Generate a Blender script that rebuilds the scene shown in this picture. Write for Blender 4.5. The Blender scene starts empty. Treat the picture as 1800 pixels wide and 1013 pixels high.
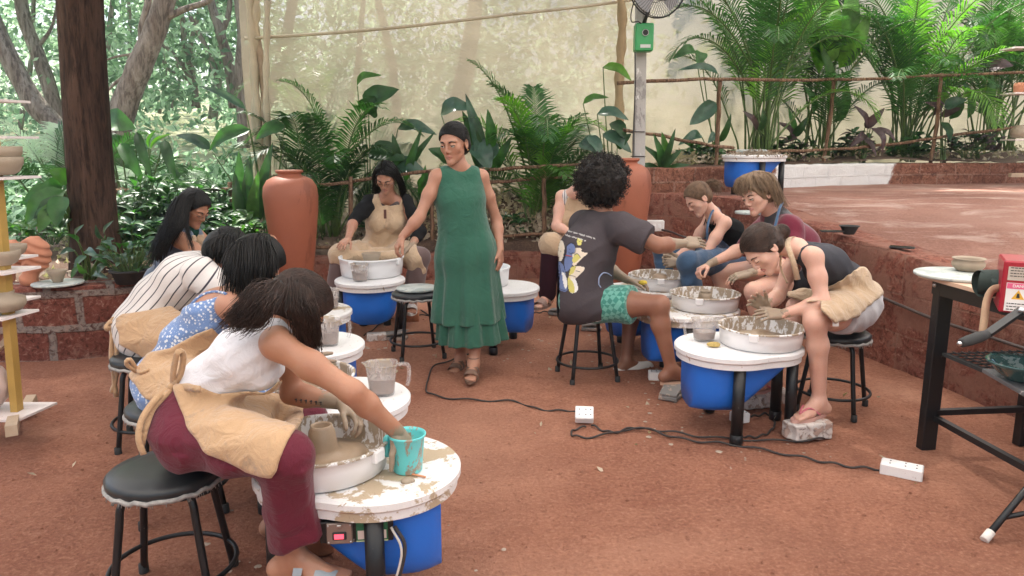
import bpy, math, random
import numpy as np
from mathutils import Vector, Matrix
from mathutils.bvhtree import BVHTree
R_ = math.radians
scene = bpy.context.scene
COL = scene.collection
RES = 1.0
# ---------------------------------------------------------------- camera
CAM_H, PITCH, FPX = 1.5, R_(11.0), 1300.0
cam_d = bpy.data.cameras.new('camera'); cam = bpy.data.objects.new('camera', cam_d); COL.objects.link(cam)
cam_d.sensor_width = 36.0; cam_d.lens = 36.0*FPX/1800.0
cam_d.clip_start = 0.05; cam_d.clip_end = 500
cam.location = (0, 0, CAM_H); cam.rotation_euler = (math.pi/2-PITCH, 0, 0)
scene.camera = cam
# ---------------------------------------------------------------- sky and sun
SUN_EL, SUN_AZ = R_(56), R_(-28)       # azimuth measured from +Y (away from the camera) towards +X
w = bpy.data.worlds.new('World'); scene.world = w; w.use_nodes = True
nt = w.node_tree; nt.nodes.clear()
sky = nt.nodes.new('ShaderNodeTexSky'); sky.sky_type = 'NISHITA'; sky.sun_disc = False
sky.sun_elevation = SUN_EL; sky.sun_rotation = SUN_AZ; sky.dust_density = 2.5
bg = nt.nodes.new('ShaderNodeBackground'); bg.inputs[1].default_value = 0.09
out = nt.nodes.new('ShaderNodeOutputWorld')
nt.links.new(sky.outputs[0], bg.inputs[0]); nt.links.new(bg.outputs[0], out.inputs[0])
sl = bpy.data.lights.new('sun', 'SUN'); sl.energy = 4.5; sl.angle = R_(1.2); sl.color = (1.0, 0.95, 0.87)
so = bpy.data.objects.new('sun', sl); COL.objects.link(so)
sdir = Vector((math.sin(SUN_AZ)*math.cos(SUN_EL), math.cos(SUN_AZ)*math.cos(SUN_EL), math.sin(SUN_EL)))
so.rotation_euler = sdir.to_track_quat('Z', 'Y').to_euler(); so.location = sdir*30
scene.view_settings.view_transform = 'Standard'; scene.view_settings.look = 'None'
scene.view_settings.exposure = 1.5; scene.view_settings.gamma = 1.0
scene.render.engine = 'CYCLES'
cy = scene.cycles
cy.use_denoising = True
try: cy.denoiser = 'OPENIMAGEDENOISE'
except Exception: pass
cy.max_bounces = 8; cy.diffuse_bounces = 4; cy.glossy_bounces = 3; cy.transmission_bounces = 6; cy.transparent_max_bounces = 12
cy.sample_clamp_indirect = 6.0; cy.caustics_reflective = False; cy.caustics_refractive = False
cy.use_adaptive_sampling = True; cy.adaptive_threshold = 0.02

# ---------------------------------------------------------------- placement helpers
_cp, _sp = math.cos(PITCH), math.sin(PITCH)
def ray(px, py):
    x = (px-900.0)/FPX; y = -(py-506.5)/FPX
    return np.array([x, _cp + y*_sp, -_sp + y*_cp])
def P(px, py, Y):
    r = ray(px, py); t = Y/r[1]
    return np.array([r[0]*t, Y, CAM_H + r[2]*t])
def PZ(px, py, z):
    r = ray(px, py); t = (z-CAM_H)/r[2]
    return np.array([r[0]*t, r[1]*t, z])
def proj(p):
    p = np.asarray(p, float); x = p[..., 0]; y = p[..., 1]; z = p[..., 2]-CAM_H
    d = y*_cp - z*_sp; u = y*_sp + z*_cp
    return 900+FPX*x/d, 506.5-FPX*u/d
def nrm(v):
    v = np.asarray(v, float); n = np.linalg.norm(v); return v/n if n > 1e-9 else v
def V3(*a): return np.array(a, float)
def bez(pts, n=16):
    """Catmull-Rom through pts"""
    p = [np.asarray(q, float) for q in pts]
    if len(p) < 3: return [p[0]*(1-t)+p[-1]*t for t in np.linspace(0, 1, n)]
    p = [2*p[0]-p[1]] + p + [2*p[-1]-p[-2]]
    seg = len(p)-3; o = []
    for i in range(n):
        t = i/(n-1)*seg; k = min(int(t), seg-1); t -= k
        a, b, c, d = p[k:k+4]
        o.append(0.5*((2*b)+(-a+c)*t+(2*a-5*b+4*c-d)*t*t+(-a+3*b-3*c+d)*t**3))
    return o
# ---------------------------------------------------------------- object helpers
def tag(o, label=None, cat=None, group=None, kind=None):
    if label: o['label'] = label
    if cat: o['category'] = cat
    if group: o['group'] = group
    if kind: o['kind'] = kind
    return o
def thing(name, label, cat, loc=(0, 0, 0), rz=0.0, group=None):
    o = bpy.data.objects.new(name, None); COL.objects.link(o); o.location = tuple(loc); o.rotation_euler = (0, 0, rz)
    o.empty_display_size = 0.1
    return tag(o, label, cat, group)
def copy_tree(o, parent=None):
    c = o.copy(); COL.objects.link(c)
    if parent is not None: c.parent = parent
    for ch in list(o.children): copy_tree(ch, c)
    return c
class MB:
    def __init__(s): s.v = []; s.f = []; s.m = []; s.sm = []; s.n = 0; s.at = {}
    def add(s, V, F, mat=0, smooth=True):
        V = np.asarray(V, float).reshape(-1, 3); s.v.append(V)
        for q in F: s.f.append(tuple(int(i)+s.n for i in q))
        s.m += [mat]*len(F); s.sm += [smooth]*len(F); s.n += len(V); return s
    def box(s, c, size, mat=0, rot=None, bev=0.0):
        x, y, z = [k/2 for k in size]
        if bev > 0:
            b = min(bev, x*.9, y*.9, z*.9); vs = []; 
            import itertools
            # chamfered box through convex hull of 24 points
            for sx in (-1, 1):
                for sy in (-1, 1):
                    for sz in (-1, 1):
                        vs += [(sx*x, sy*(y-b), sz*(z-b)), (sx*(x-b), sy*y, sz*(z-b)), (sx*(x-b), sy*(y-b), sz*z)]
            ix = lambda sx, sy, sz, k: ((sx > 0)*4+(sy > 0)*2+(sz > 0))*3+k
            F = []
            for sg in (-1, 1):
                F.append([ix(sg, -1, -1, 0), ix(sg, 1, -1, 0), ix(sg, 1, 1, 0), ix(sg, -1, 1, 0)][::sg])
                F.append([ix(-1, sg, -1, 1), ix(-1, sg, 1, 1), ix(1, sg, 1, 1), ix(1, sg, -1, 1)][::sg])
                F.append([ix(-1, -1, sg, 2), ix(1, -1, sg, 2), ix(1, 1, sg, 2), ix(-1, 1, sg, 2)][::sg])
            for a in (-1, 1):
                for b_ in (-1, 1):
                    g = a*b_
                    F.append([ix(a, b_, -1, 0), ix(a, b_, -1, 1), ix(a, b_, 1, 1), ix(a, b_, 1, 0)][::g])
                    F.append([ix(a, -1, b_, 0), ix(a, 1, b_, 0), ix(a, 1, b_, 2), ix(a, -1, b_, 2)][::g])
                    F.append([ix(-1, a, b_, 1), ix(-1, a, b_, 2), ix(1, a, b_, 2), ix(1, a, b_, 1)][::g])
                    for c_ in (-1, 1):
                        F.append([ix(a, b_, c_, 0), ix(a, b_, c_, 1), ix(a, b_, c_, 2)][::a*b_*c_])
            vs = np.array(vs)
        else:
            vs = np.array([(sx*x, sy*y, sz*z) for sx in (-1, 1) for sy in (-1, 1) for sz in (-1, 1)])
            F = [(0, 1, 3, 2), (4, 6, 7, 5), (0, 4, 5, 1), (2, 3, 7, 6), (0, 2, 6, 4), (1, 5, 7, 3)]
        if rot is not None: vs = vs @ np.array(rot).T
        return s.add(vs+np.asarray(c, float), F, mat, False)
    def tube(s, pts, r, seg=8, mat=0, caps=True, flat=None, smooth=True):
        p = np.array([np.asarray(q, float) for q in pts]); n = len(p)
        r = np.full(n, r) if np.isscalar(r) else np.asarray(r, float)
        T = np.gradient(p, axis=0); T /= np.maximum(np.linalg.norm(T, axis=1, keepdims=True), 1e-9)
        a = np.array([0, 0, 1.0]) if abs(T[0][2]) < .9 else np.array([1.0, 0, 0])
        if flat is not None: a = np.asarray(flat, float)
        vs = []; 
        u = nrm(np.cross(T[0], a))
        for i in range(n):
            u = nrm(u - T[i]*np.dot(u, T[i])); vv = np.cross(T[i], u)
            for k in range(seg):
                th = 2*math.pi*k/seg
                vs.append(p[i]+r[i]*(math.cos(th)*u+math.sin(th)*vv))
        F = []
        for i in range(n-1):
            for k in range(seg):
                k2 = (k+1) % seg
                F.append((i*seg+k, i*seg+k2, (i+1)*seg+k2, (i+1)*seg+k))
        s.add(vs, F, mat, smooth)
        if caps:
            b = s.n-len(vs)
            s.f.append(tuple(b+k for k in range(seg))[::-1]); s.f.append(tuple(b+(n-1)*seg+k for k in range(seg)))
            s.m += [mat]*2; s.sm += [False]*2
        return s
    def lathe(s, prof, c=(0, 0, 0), seg=32, mat=0, axis=None, sx=1.0, sy=1.0, wob=0.0, smooth=True, cap=True):
        """prof: list of (r, z)"""
        vs = []; F = []; n = len(prof)
        for i, (r, z) in enumerate(prof):
            for k in range(seg):
                th = 2*math.pi*k/seg
                rr = r*(1+wob*math.sin(3*th+z*9)+wob*.6*math.sin(7*th-z*15))
                vs.append((rr*math.cos(th)*sx, rr*math.sin(th)*sy, z))
        for i in range(n-1):
            for k in range(seg):
                k2 = (k+1) % seg
                F.append((i*seg+k, i*seg+k2, (i+1)*seg+k2, (i+1)*seg+k))
        if cap and prof[0][0] > 1e-6: F.append(tuple(range(seg))[::-1])
        if cap and prof[-1][0] > 1e-6: F.append(tuple((n-1)*seg+k for k in range(seg)))
        vs = np.array(vs)
        if axis is not None:
            q = Vector((0, 0, 1)).rotation_difference(Vector(tuple(axis))).to_matrix(); vs = vs @ np.array(q).T
        return s.add(vs+np.asarray(c, float), F, mat, smooth)
    def prism(s, outline, z0, z1, mat=0, smooth=False, bev=0.0):
        o = np.array(outline, float); n = len(o); c = o.mean(0)
        rings = [(z0, 1.0), (z1, 1.0)]
        if bev:
            def sc(k): return o + (c-o)/np.maximum(np.linalg.norm(c-o, axis=1, keepdims=True), 1e-6)*k
            R = [(sc(bev), z0), (o, z0+bev), (o, z1-bev), (sc(bev), z1)]
        else: R = [(o, z0), (o, z1)]
        vs = np.concatenate([np.c_[r, np.full(n, z)] for r, z in R]); F = []
        for i in range(len(R)-1):
            for k in range(n):
                k2 = (k+1) % n; F.append((i*n+k, i*n+k2, (i+1)*n+k2, (i+1)*n+k))
        s.add(vs, F, mat, smooth)
        b = s.n-len(vs)
        s.f.append(tuple(b+k for k in range(n))[::-1]); s.f.append(tuple(b+(len(R)-1)*n+k for k in range(n))); s.m += [mat]*2; s.sm += [False]*2
        return s
    def sphere(s, c, r, mat=0, seg=12, rings=8, axes=None):
        r = np.array([r, r, r]) if np.isscalar(r) else np.array(r, float)
        vs = []; F = []
        for i in range(rings+1):
            ph = math.pi*i/rings
            for k in range(seg):
                th = 2*math.pi*k/seg; vs.append((math.sin(ph)*math.cos(th), math.sin(ph)*math.sin(th), math.cos(ph)))
        for i in range(rings):
            for k in range(seg):
                k2 = (k+1) % seg; F.append((i*seg+k, (i+1)*seg+k, (i+1)*seg+k2, i*seg+k2))
        vs = np.array(vs)*r
        if axes is not None: vs = vs @ np.array(axes)
        return s.add(vs+np.asarray(c, float), F, mat)
    def xform(s, M):
        for i, v in enumerate(s.v): s.v[i] = v @ np.array(M)[:3, :3].T + np.array(M)[:3, 3]
        return s
    def obj(s, name, mats, parent=None, world=False):
        V = np.concatenate(s.v) if s.v else np.zeros((0, 3))
        if world and parent is not None:
            Mi = np.array(parent.matrix_basis.inverted()); V = V @ Mi[:3, :3].T + Mi[:3, 3]
        me = bpy.data.meshes.new(name); me.from_pydata(V.tolist(), [], s.f)
        if not isinstance(mats, (list, tuple)): mats = [mats]
        for m in mats: me.materials.append(m)
        me.polygons.foreach_set('material_index', np.array(s.m, dtype=np.int32))
        me.polygons.foreach_set('use_smooth', np.array(s.sm, dtype=bool))
        for k, a in s.at.items():
            A = np.concatenate(a) if isinstance(a, list) else a
            if A.ndim == 1:
                at = me.attributes.new(k, 'FLOAT', 'POINT'); at.data.foreach_set('value', A.astype(np.float32))
            else:
                at = me.attributes.new(k, 'FLOAT_VECTOR', 'POINT'); at.data.foreach_set('vector', A.astype(np.float32).ravel())
        me.update()
        o = bpy.data.objects.new(name, me); COL.objects.link(o)
        if parent is not None: o.parent = parent
        return o
def grid_mesh(fn, nu, nv, name, mat, parent=None, world=False, smooth=True):
    U, Vv = np.meshgrid(np.linspace(0, 1, nu), np.linspace(0, 1, nv), indexing='ij')
    pts = fn(U.ravel(), Vv.ravel()); F = []
    idx = np.arange(nu*nv).reshape(nu, nv)
    a = idx[:-1, :-1].ravel(); b = idx[1:, :-1].ravel(); c = idx[1:, 1:].ravel(); d = idx[:-1, 1:].ravel()
    m = MB(); m.add(pts, np.c_[a, b, c, d].tolist(), 0, smooth)
    return m.obj(name, mat, parent, world)
# cheap smooth noise
_rng = np.random.RandomState(5)
_NW = _rng.randn(24, 3); _NP = _rng.rand(24)*6.28
def snoise(p, freq=1.0, seed=0, octs=6):
    p = np.asarray(p, float); o = np.zeros(p.shape[:-1])
    for i in range(octs):
        k = (i*5+seed*3) % 24
        o += np.sin(p @ (_NW[k]*freq*(1+.25*i)) + _NP[(k+seed) % 24] + 1.3*np.sin(p @ (_NW[(k+7) % 24]*freq*.6)))
    return o/octs
# ---------------------------------------------------------------- materials
MAT = {}
def node(nt, t, **kw):
    n = nt.nodes.new(t)
    for k, v in kw.items():
        if hasattr(n, k): setattr(n, k, v)
    return n
def link_in(nt, sock, v):
    if isinstance(v, bpy.types.NodeSocket): nt.links.new(v, sock)
    elif isinstance(v, (tuple, list)) and len(v) == 3 and sock.type == 'RGBA': sock.default_value = (*v, 1)
    else: sock.default_value = v
def noise_out(nt, scale, detail=4, coord=None, dist=0.0, rough=.55, sc3=None):
    n = nt.nodes.new('ShaderNodeTexNoise'); n.inputs['Scale'].default_value = scale; n.inputs['Detail'].default_value = detail
    n.inputs['Roughness'].default_value = rough; n.inputs['Distortion'].default_value = dist
    if coord is None: coord = obj_coord(nt)
    if sc3:
        mp = nt.nodes.new('ShaderNodeMapping'); mp.inputs['Scale'].default_value = sc3; nt.links.new(coord, mp.inputs[0]); coord = mp.outputs[0]
    nt.links.new(coord, n.inputs['Vector']); return n.outputs[0]
def obj_coord(nt):
    return nt.nodes.new('ShaderNodeTexCoord').outputs['Object']
def attr(nt, name, out=1):
    n = nt.nodes.new('ShaderNodeAttribute'); n.attribute_name = name; return n.outputs[out] if isinstance(out, int) else n.outputs[out]
def ramp(nt, v, stops, interp='LINEAR'):
    n = nt.nodes.new('ShaderNodeValToRGB'); n.color_ramp.interpolation = interp; e = n.color_ramp.elements
    while len(e) < len(stops): e.new(.5)
    for i, (p, c) in enumerate(stops):
        e[i].position = p; e[i].color = (*c, 1) if isinstance(c, (tuple, list)) else (c, c, c, 1)
    nt.links.new(v, n.inputs[0]); return n.outputs[0]
def mixc(nt, f, a, b, mode='MIX'):
    n = nt.nodes.new('ShaderNodeMix'); n.data_type = 'RGBA'; n.blend_type = mode
    link_in(nt, n.inputs[0], f); link_in(nt, n.inputs[6], a); link_in(nt, n.inputs[7], b); return n.outputs[2]
def mth(nt, op, a, b=0.0, c=None):
    n = nt.nodes.new('ShaderNodeMath'); n.operation = op; link_in(nt, n.inputs[0], a); link_in(nt, n.inputs[1], b)
    if c is not None: link_in(nt, n.inputs[2], c)
    return n.outputs[0]
def newmat(name):
    m = bpy.data.materials.new(name); m.use_nodes = True; nt = m.node_tree; nt.nodes.clear()
    o = nt.nodes.new('ShaderNodeOutputMaterial'); b = nt.nodes.new('ShaderNodeBsdfPrincipled'); nt.links.new(b.outputs[0], o.inputs[0])
    return m, nt, b, o
def bump(nt, b, h, strength=.3, dist=.01):
    n = nt.nodes.new('ShaderNodeBump'); n.inputs['Strength'].default_value = strength; n.inputs['Distance'].default_value = dist
    nt.links.new(h, n.inputs['Height']); nt.links.new(n.outputs[0], b.inputs['Normal']); return n
def M(name, col, rough=.6, var=.12, vscale=6, bmp=0.0, bscale=60, metal=0.0, spec=None, sss=0.0, spots=None, coat=0.0, trans=0.0):
    """general material: noise-varied colour, optional bump and clay spots (colour, amount, scale)"""
    if name in MAT: return MAT[name]
    m, nt, b, o = newmat(name)
    c = np.array(col, float); n1 = noise_out(nt, vscale, 5)
    cc = ramp(nt, n1, [(.25, tuple(np.clip(c*(1-var), 0, 1))), (.75, tuple(np.clip(c*(1+var), 0, 1)))])
    if spots:
        for (sc, am, ss) in spots:
            n2 = noise_out(nt, ss, 6, rough=.65); f = ramp(nt, n2, [(1-am-.02, 0.0), (1-am+.02, 1.0)])
            cc = mixc(nt, f, cc, sc)
    link_in(nt, b.inputs['Base Color'], cc)
    b.inputs['Roughness'].default_value = rough; b.inputs['Metallic'].default_value = metal
    if spec is not None: b.inputs['Specular IOR Level'].default_value = spec
    if coat: b.inputs['Coat Weight'].default_value = coat; b.inputs['Coat Roughness'].default_value = .15
    if sss: b.inputs['Subsurface Weight'].default_value = sss; b.inputs['Subsurface Radius'].default_value = (.012, .005, .003); b.inputs['Subsurface Scale'].default_value = 1.0
    if trans: b.inputs['Transmission Weight'].default_value = trans
    if bmp: bump(nt, b, noise_out(nt, bscale, 6, rough=.6), bmp, .006)
    MAT[name] = m; return m
# ================================================================ implicit-surface modeller
def _smin(a, b, k):
    if k <= 0: return np.minimum(a, b)
    h = np.clip(.5+.5*(b-a)/k, 0, 1); return b*(1-h)+a*h-k*h*(1-h)
class SDF:
    def __init__(s, lo, hi, res):
        s.res = res*RES; s.lo = np.asarray(lo, float)-3*s.res; s.hi = np.asarray(hi, float)+3*s.res
        s.n = np.ceil((s.hi-s.lo)/s.res).astype(int)+1
        s.d = np.full(tuple(s.n), 1.0, np.float32)
        s.ax = [(s.lo[i]+np.arange(s.n[i])*s.res).astype(np.float32) for i in range(3)]
    def _reg(s, lo, hi, m):
        a = np.clip(np.floor((np.asarray(lo)-m-s.lo)/s.res).astype(int), 0, s.n); b = np.clip(np.ceil((np.asarray(hi)+m-s.lo)/s.res).astype(int)+1, 0, s.n)
        if np.any(b <= a): return None, None
        sl = tuple(slice(a[i], b[i]) for i in range(3))
        X = np.stack(np.meshgrid(*[s.ax[i][sl[i]] for i in range(3)], indexing='ij'), -1)
        return sl, X
    def _put(s, sl, d, k, op):
        c = s.d[sl]
        if op == '+': s.d[sl] = _smin(c, d, k)
        elif op == '-': s.d[sl] = -_smin(-c, d, k)
        elif op == '&': s.d[sl] = -_smin(-c, -d, k)
    def cone(s, a, b, ra, rb=None, k=.02, op='+', flat=None, fs=1.0):
        """tapered capsule; flat: axis along which the section is scaled to 1/fs"""
        rb = ra if rb is None else rb
        a = np.asarray(a, np.float32); b = np.asarray(b, np.float32); R = max(ra, rb)
        sl, X = s._reg(np.minimum(a, b)-R, np.maximum(a, b)+R, k+2.5*s.res)
        if sl is None: return s
        ba = b-a; l2 = float(ba@ba)+1e-12
        t = np.clip(((X-a)@ba)/l2, 0, 1)[..., None]
        v = X-a-t*ba
        if flat is not None:
            nn = np.asarray(nrm(flat), np.float32); v = v+(fs-1)*(v@nn)[..., None]*nn
        d = np.sqrt((v*v).sum(-1))-(ra+(rb-ra)*t[..., 0])
        s._put(sl, d, k, op); return s
    def chain(s, pts, rs, k=.02, op='+', flat=None, fs=1.0):
        for i in range(len(pts)-1): s.cone(pts[i], pts[i+1], rs[i], rs[i+1], k if i == 0 else min(k, .015), op, flat, fs)
        return s
    def ell(s, c, r, A=np.eye(3), k=.02, op='+'):
        c = np.asarray(c, np.float32); r = np.asarray(r, np.float32); A = np.asarray(A, np.float32); R = r.max()
        sl, X = s._reg(c-R, c+R, k+2.5*s.res)
        if sl is None: return s
        q = (X-c)@A.T; k0 = np.sqrt(((q/r)**2).sum(-1)); k1 = np.sqrt(((q/(r*r))**2).sum(-1))+1e-6
        s._put(sl, k0*(k0-1)/k1, k, op); return s
    def cut(s, p, n, k=.004):
        """remove the side n points to"""
        X = s._all(); s.d = -_smin(-s.d, -(((X-np.asarray(p, np.float32))@np.asarray(nrm(n), np.float32)).astype(np.float32)), k); return s
    def _all(s):
        return np.stack(np.meshgrid(*s.ax, indexing='ij'), -1)
    def noise(s, amp, freq, seed=0, band=.05, sc=(1, 1, 1)):
        m = np.abs(s.d) < band; i = np.nonzero(m)
        p = np.stack([s.ax[k][i[k]] for k in range(3)], -1)*np.array(sc)
        s.d[i] += (amp*snoise(p, freq, seed)).astype(np.float32); return s
    def fold(s, fn, band=.06):
        m = np.abs(s.d) < band; i = np.nonzero(m)
        p = np.stack([s.ax[k][i[k]] for k in range(3)], -1); s.d[i] += fn(p).astype(np.float32); return s
    def region(s, fn, k=.004, band=.08):
        """intersect with fn(p)<0"""
        m = s.d < band; i = np.nonzero(m)
        p = np.stack([s.ax[k_][i[k_]] for k_ in range(3)], -1); s.d[i] = -_smin(-s.d[i], -fn(p).astype(np.float32), k); return s
    def mesh(s):
        d = s.d; ins = d < 0; n = s.n
        if not ins.any(): return np.zeros((0, 3)), np.zeros((0, 4), int)
        c = np.zeros(tuple(n-1), np.int8)
        for i in (0, 1):
            for j in (0, 1):
                for k in (0, 1): c += ins[i:n[0]-1+i, j:n[1]-1+j, k:n[2]-1+k]
        act = (c > 0) & (c < 8); ii = np.stack(np.nonzero(act), -1)
        idm = np.full(tuple(n-1), -1, np.int64); idm[tuple(ii.T)] = np.arange(len(ii))
        corners = [(i, j, k) for i in (0, 1) for j in (0, 1) for k in (0, 1)]
        val = {cc: d[ii[:, 0]+cc[0], ii[:, 1]+cc[1], ii[:, 2]+cc[2]] for cc in corners}
        sm = np.zeros((len(ii), 3)); ct = np.zeros(len(ii))
        for a in corners:
            for ax in range(3):
                if a[ax] == 0:
                    b = list(a); b[ax] = 1; b = tuple(b); va, vb = val[a], val[b]
                    x = (va < 0) != (vb < 0); t = np.where(x, va/np.where(x, va-vb, 1), 0)
                    p = np.zeros((len(ii), 3)); 
                    for q in range(3): p[:, q] = a[q]
                    p[:, ax] = t
                    sm += p*x[:, None]; ct += x
        V = s.lo+(ii+sm/ct[:, None])*s.res
        F = []
        for ax in range(3):
            u, v = (ax+1) % 3, (ax+2) % 3
            sl0 = [slice(None)]*3; sl1 = [slice(None)]*3
            sl0[ax] = slice(0, n[ax]-1); sl1[ax] = slice(1, n[ax])
            x = ins[tuple(sl0)] != ins[tuple(sl1)]; e = np.stack(np.nonzero(x), -1)
            ok = (e[:, u] > 0) & (e[:, v] > 0) & (e[:, u] < n[u]-1) & (e[:, v] < n[v]-1); e = e[ok]
            du = np.zeros(3, int); du[u] = 1; dv = np.zeros(3, int); dv[v] = 1
            q = [idm[tuple((e-du-dv).T)], idm[tuple((e-dv).T)], idm[tuple(e.T)], idm[tuple((e-du).T)]]
            Q = np.stack(q, -1); fl = ~ins[tuple(e.T)]
            Q[fl] = Q[fl][:, ::-1]; F.append(Q)
        F = np.concatenate(F); F = F[(F >= 0).all(1)]
        # one light smoothing step
        acc = np.zeros_like(V); cn = np.zeros(len(V))
        for a, b in ((0, 1), (1, 2), (2, 3), (3, 0)):
            np.add.at(acc, F[:, a], V[F[:, b]]); np.add.at(cn, F[:, a], 1)
            np.add.at(acc, F[:, b], V[F[:, a]]); np.add.at(cn, F[:, b], 1)
        V = V*.5+.5*acc/np.maximum(cn, 1)[:, None]
        return V, F
def add_sdf(mb, s, mat=0):
    V, F = s.mesh(); base = mb.n; mb.add(V, F.tolist(), mat, True); return V

def frame(f, u):
    """rows: right, forward, up"""
    f = nrm(f); r = nrm(np.cross(f, u)); u = np.cross(r, f); return np.array([r, f, u])

# ================================================================ people
def head_part(mb, c, A, skin=0, lips=1, eye=2, iris=3, brow=4, s=1.0, down=.45, open_=.0, male=False, glasses=None):
    """c: centre of the skull, A: rows right/forward/up"""
    W = lambda x, f, u: c + s*(x*A[0]+f*A[1]+u*A[2])
    S = SDF(c-.17*s, c+.17*s, .0036)
    S.ell(W(0, -.012, .030), np.array([.074, .094, .083])*s, A, 0)
    S.ell(W(0, .030, -.030), np.array([.0535, .055, .076])*s, A, .03)
    for x in (-1, 1):
        S.cone(W(.039*x, .006, -.052), W(.008*x, .068, -.092), .018*s, .013*s, .03)
        S.ell(W(.041*x, .050, -.018), np.array([.019, .019, .022])*s, A, .025)
        S.cone(W(.012*x, .083, .026), W(.046*x, .064, .026), .0065*s, .0055*s, .018)
        S.cone(W(.031*x, .096, .004), W(.033*x, .092, .003), .0105*s, .0105*s, .016, '-')
        # eyelids
        S.ell(W(.031*x, .0715, .006), np.array([.0165, .0135, .0125])*s, A, .006)
        S.cone(W(.0085*x, .093, -.032), W(.010*x, .086, -.032), .0060*s, .0065*s, .007)
        # ears
        S.ell(W(.076*x, -.010, -.006), np.array([.007, .019, .031])*s, A, .006)
        S.ell(W(.082*x, -.006, -.004), np.array([.005, .011, .019])*s, A, .004, '-')
    S.cone(W(0, .088, .012), W(0, .1005, -.023), .0062*s, .0088*s, .012)
    S.ell(W(0, .073, -.094), np.array([.015, .012, .013])*s, A, .02)
    lipc = ((W(-.022, .0735, -.0600), W(-.004, .0860, -.0565), .0036, .0050), (W(-.004, .0860, -.0565), W(.004, .0860, -.0565), .0050, .0050), (W(.004, .0860, -.0565), W(.022, .0735, -.0600), .0050, .0036), (W(-.016, .0770, -.0640), W(0, .0845, -.0685), .0042, .0064), (W(0, .0845, -.0685), W(.016, .0770, -.0640), .0064, .0042))
    for a_, b_, r1, r2 in lipc: S.cone(a_, b_, (r1-.0012)*s, (r2-.0012)*s, .006)
    if male: S.ell(W(0, .0, .03), np.array([.076, .096, .084])*s, A, .01)
    # neck stub joins the body's neck
    V, F = S.mesh(); 
    q = ((V-c)/s) @ A.T
    mb.add(V, F.tolist(), skin, True)
    L_ = SDF(W(0, .08, -.0625)-.032*s, W(0, .08, -.0625)+.032*s, .0016)
    for a_, b_, r1, r2 in lipc: L_.cone(a_, b_, r1*s, r2*s, .0025)
    if open_: L_.cone(W(-.012, .093, -.0622), W(.012, .093, -.0622), .0024*s, .0024*s, .002, '-')
    add_sdf(mb, L_, lips)
    # eyes: a sliver of eyeball between the lids, lashes, brows
    for x in (-1, 1):
        ec = W(.031*x, .0745, .005)
        mb.sphere(ec+A[1]*.0022*s, .0128*s, eye, 14, 9)
        g = nrm(A[1]+A[0]*(-.05*x)-A[2]*down*.8)
        mb.sphere(ec+g*.0082*s, .0077*s, iris, 10, 6)
        # upper lid as a cap over the ball
        vs = []; Fq = []
        nu, nv = 9, 6
        for i in range(nu):
            for j in range(nv):
                th = (i/(nu-1)-.5)*2.6; ph = 1.35-(1.35+down*.9-.15)*(j/(nv-1))
                dd = nrm(A[1]*math.cos(th)*math.cos(ph)+A[0]*math.sin(th)*math.cos(ph)*1.15+A[2]*math.sin(ph)*.9)
                vs.append(ec+A[1]*.0022*s+dd*.0144*s)
        for i in range(nu-1):
            for j in range(nv-1): Fq.append((i*nv+j, (i+1)*nv+j, (i+1)*nv+j+1, i*nv+j+1))
        mb.add(vs, Fq, skin); 
        mb.tube([vs[i*nv+nv-1] for i in range(nu)], .0021*s, 5, brow)
        mb.tube(bez([W(.014*x, .0885, .0215), W(.030*x, .086, .0275), W(.049*x, .071, .021)], 8), [k*s*1.15 for k in (.0026, .0034, .0036, .0034, .0030, .0026, .0020, .0012)], 6, brow)
    return W
def hand_part(mb, w, d, n, t, mat=0, curl=.4, spread=.12, s=1.0, thumb=.5, curls=None, rings=False):
    """w wrist point, d towards the fingers, n out of the palm, t towards the thumb"""
    d = nrm(d); n = nrm(n-np.dot(n, d)*d); t0 = np.cross(d, n); t = t0 if np.dot(t0, t) > 0 else -t0
    S = SDF(w-.20*s, w+.20*s, .0034)
    W = lambda a, b, c: w+s*(a*d+b*t+c*n)
    for b in (-.026, -.010, .008, .024):
        S.cone(W(.0, b*.55, 0), W(.082-abs(b-.002)*.25, b*1.1, 0), .0155*s, .0125*s, .010)
    S.cone(W(.02, .018, .006), W(.045, .030, .008), .017*s, .014*s, .014)   # ball of the thumb
    S.cone(W(.02, -.022, .006), W(.06, -.026, .004), .013*s, .011*s, .012)
    ln = [.070, .078, .073, .058]; bb = [.027, .009, -.010, -.028]
    for i in range(4):
        cu = (curls[i] if curls else curl)
        p = W(.083-abs(bb[i]-.005)*.3, bb[i]*1.08, 0); a = spread*(1.2-i*.8)
        dirn = nrm(d*math.cos(a)+t*math.sin(a)); ang = 0; r = .0088*s*(1.0 if i < 3 else .88)
        for j, (fr, ca) in enumerate(((.45, .75), (.31, 1.1), (.24, .8))):
            ang += cu*ca; dv = dirn*math.cos(ang)+n*math.sin(ang); q = p+dv*ln[i]*fr*s
            S.cone(p, q, r, r*.9, .004 if j else .007); p = q; r *= .9
    # thumb leaves the side of the palm
    p = W(.028, .026, .008); d1 = nrm(d*.72+t*.75+n*(.15+.3*thumb)); q = p+d1*.040*s
    S.cone(p, q, .0125*s, .0105*s, .010); d2 = nrm(d*.9+t*(.55-.5*thumb)+n*(.15+.5*thumb)); q2 = q+d2*.030*s
    S.cone(q, q2, .0102*s, .0092*s, .004); q3 = q2+nrm(d2+n*.3*thumb)*.022*s; S.cone(q2, q3, .0092*s, .0075*s, .004)
    V, F = S.mesh(); mb.add(V, F.tolist(), mat, True); return V
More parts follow.
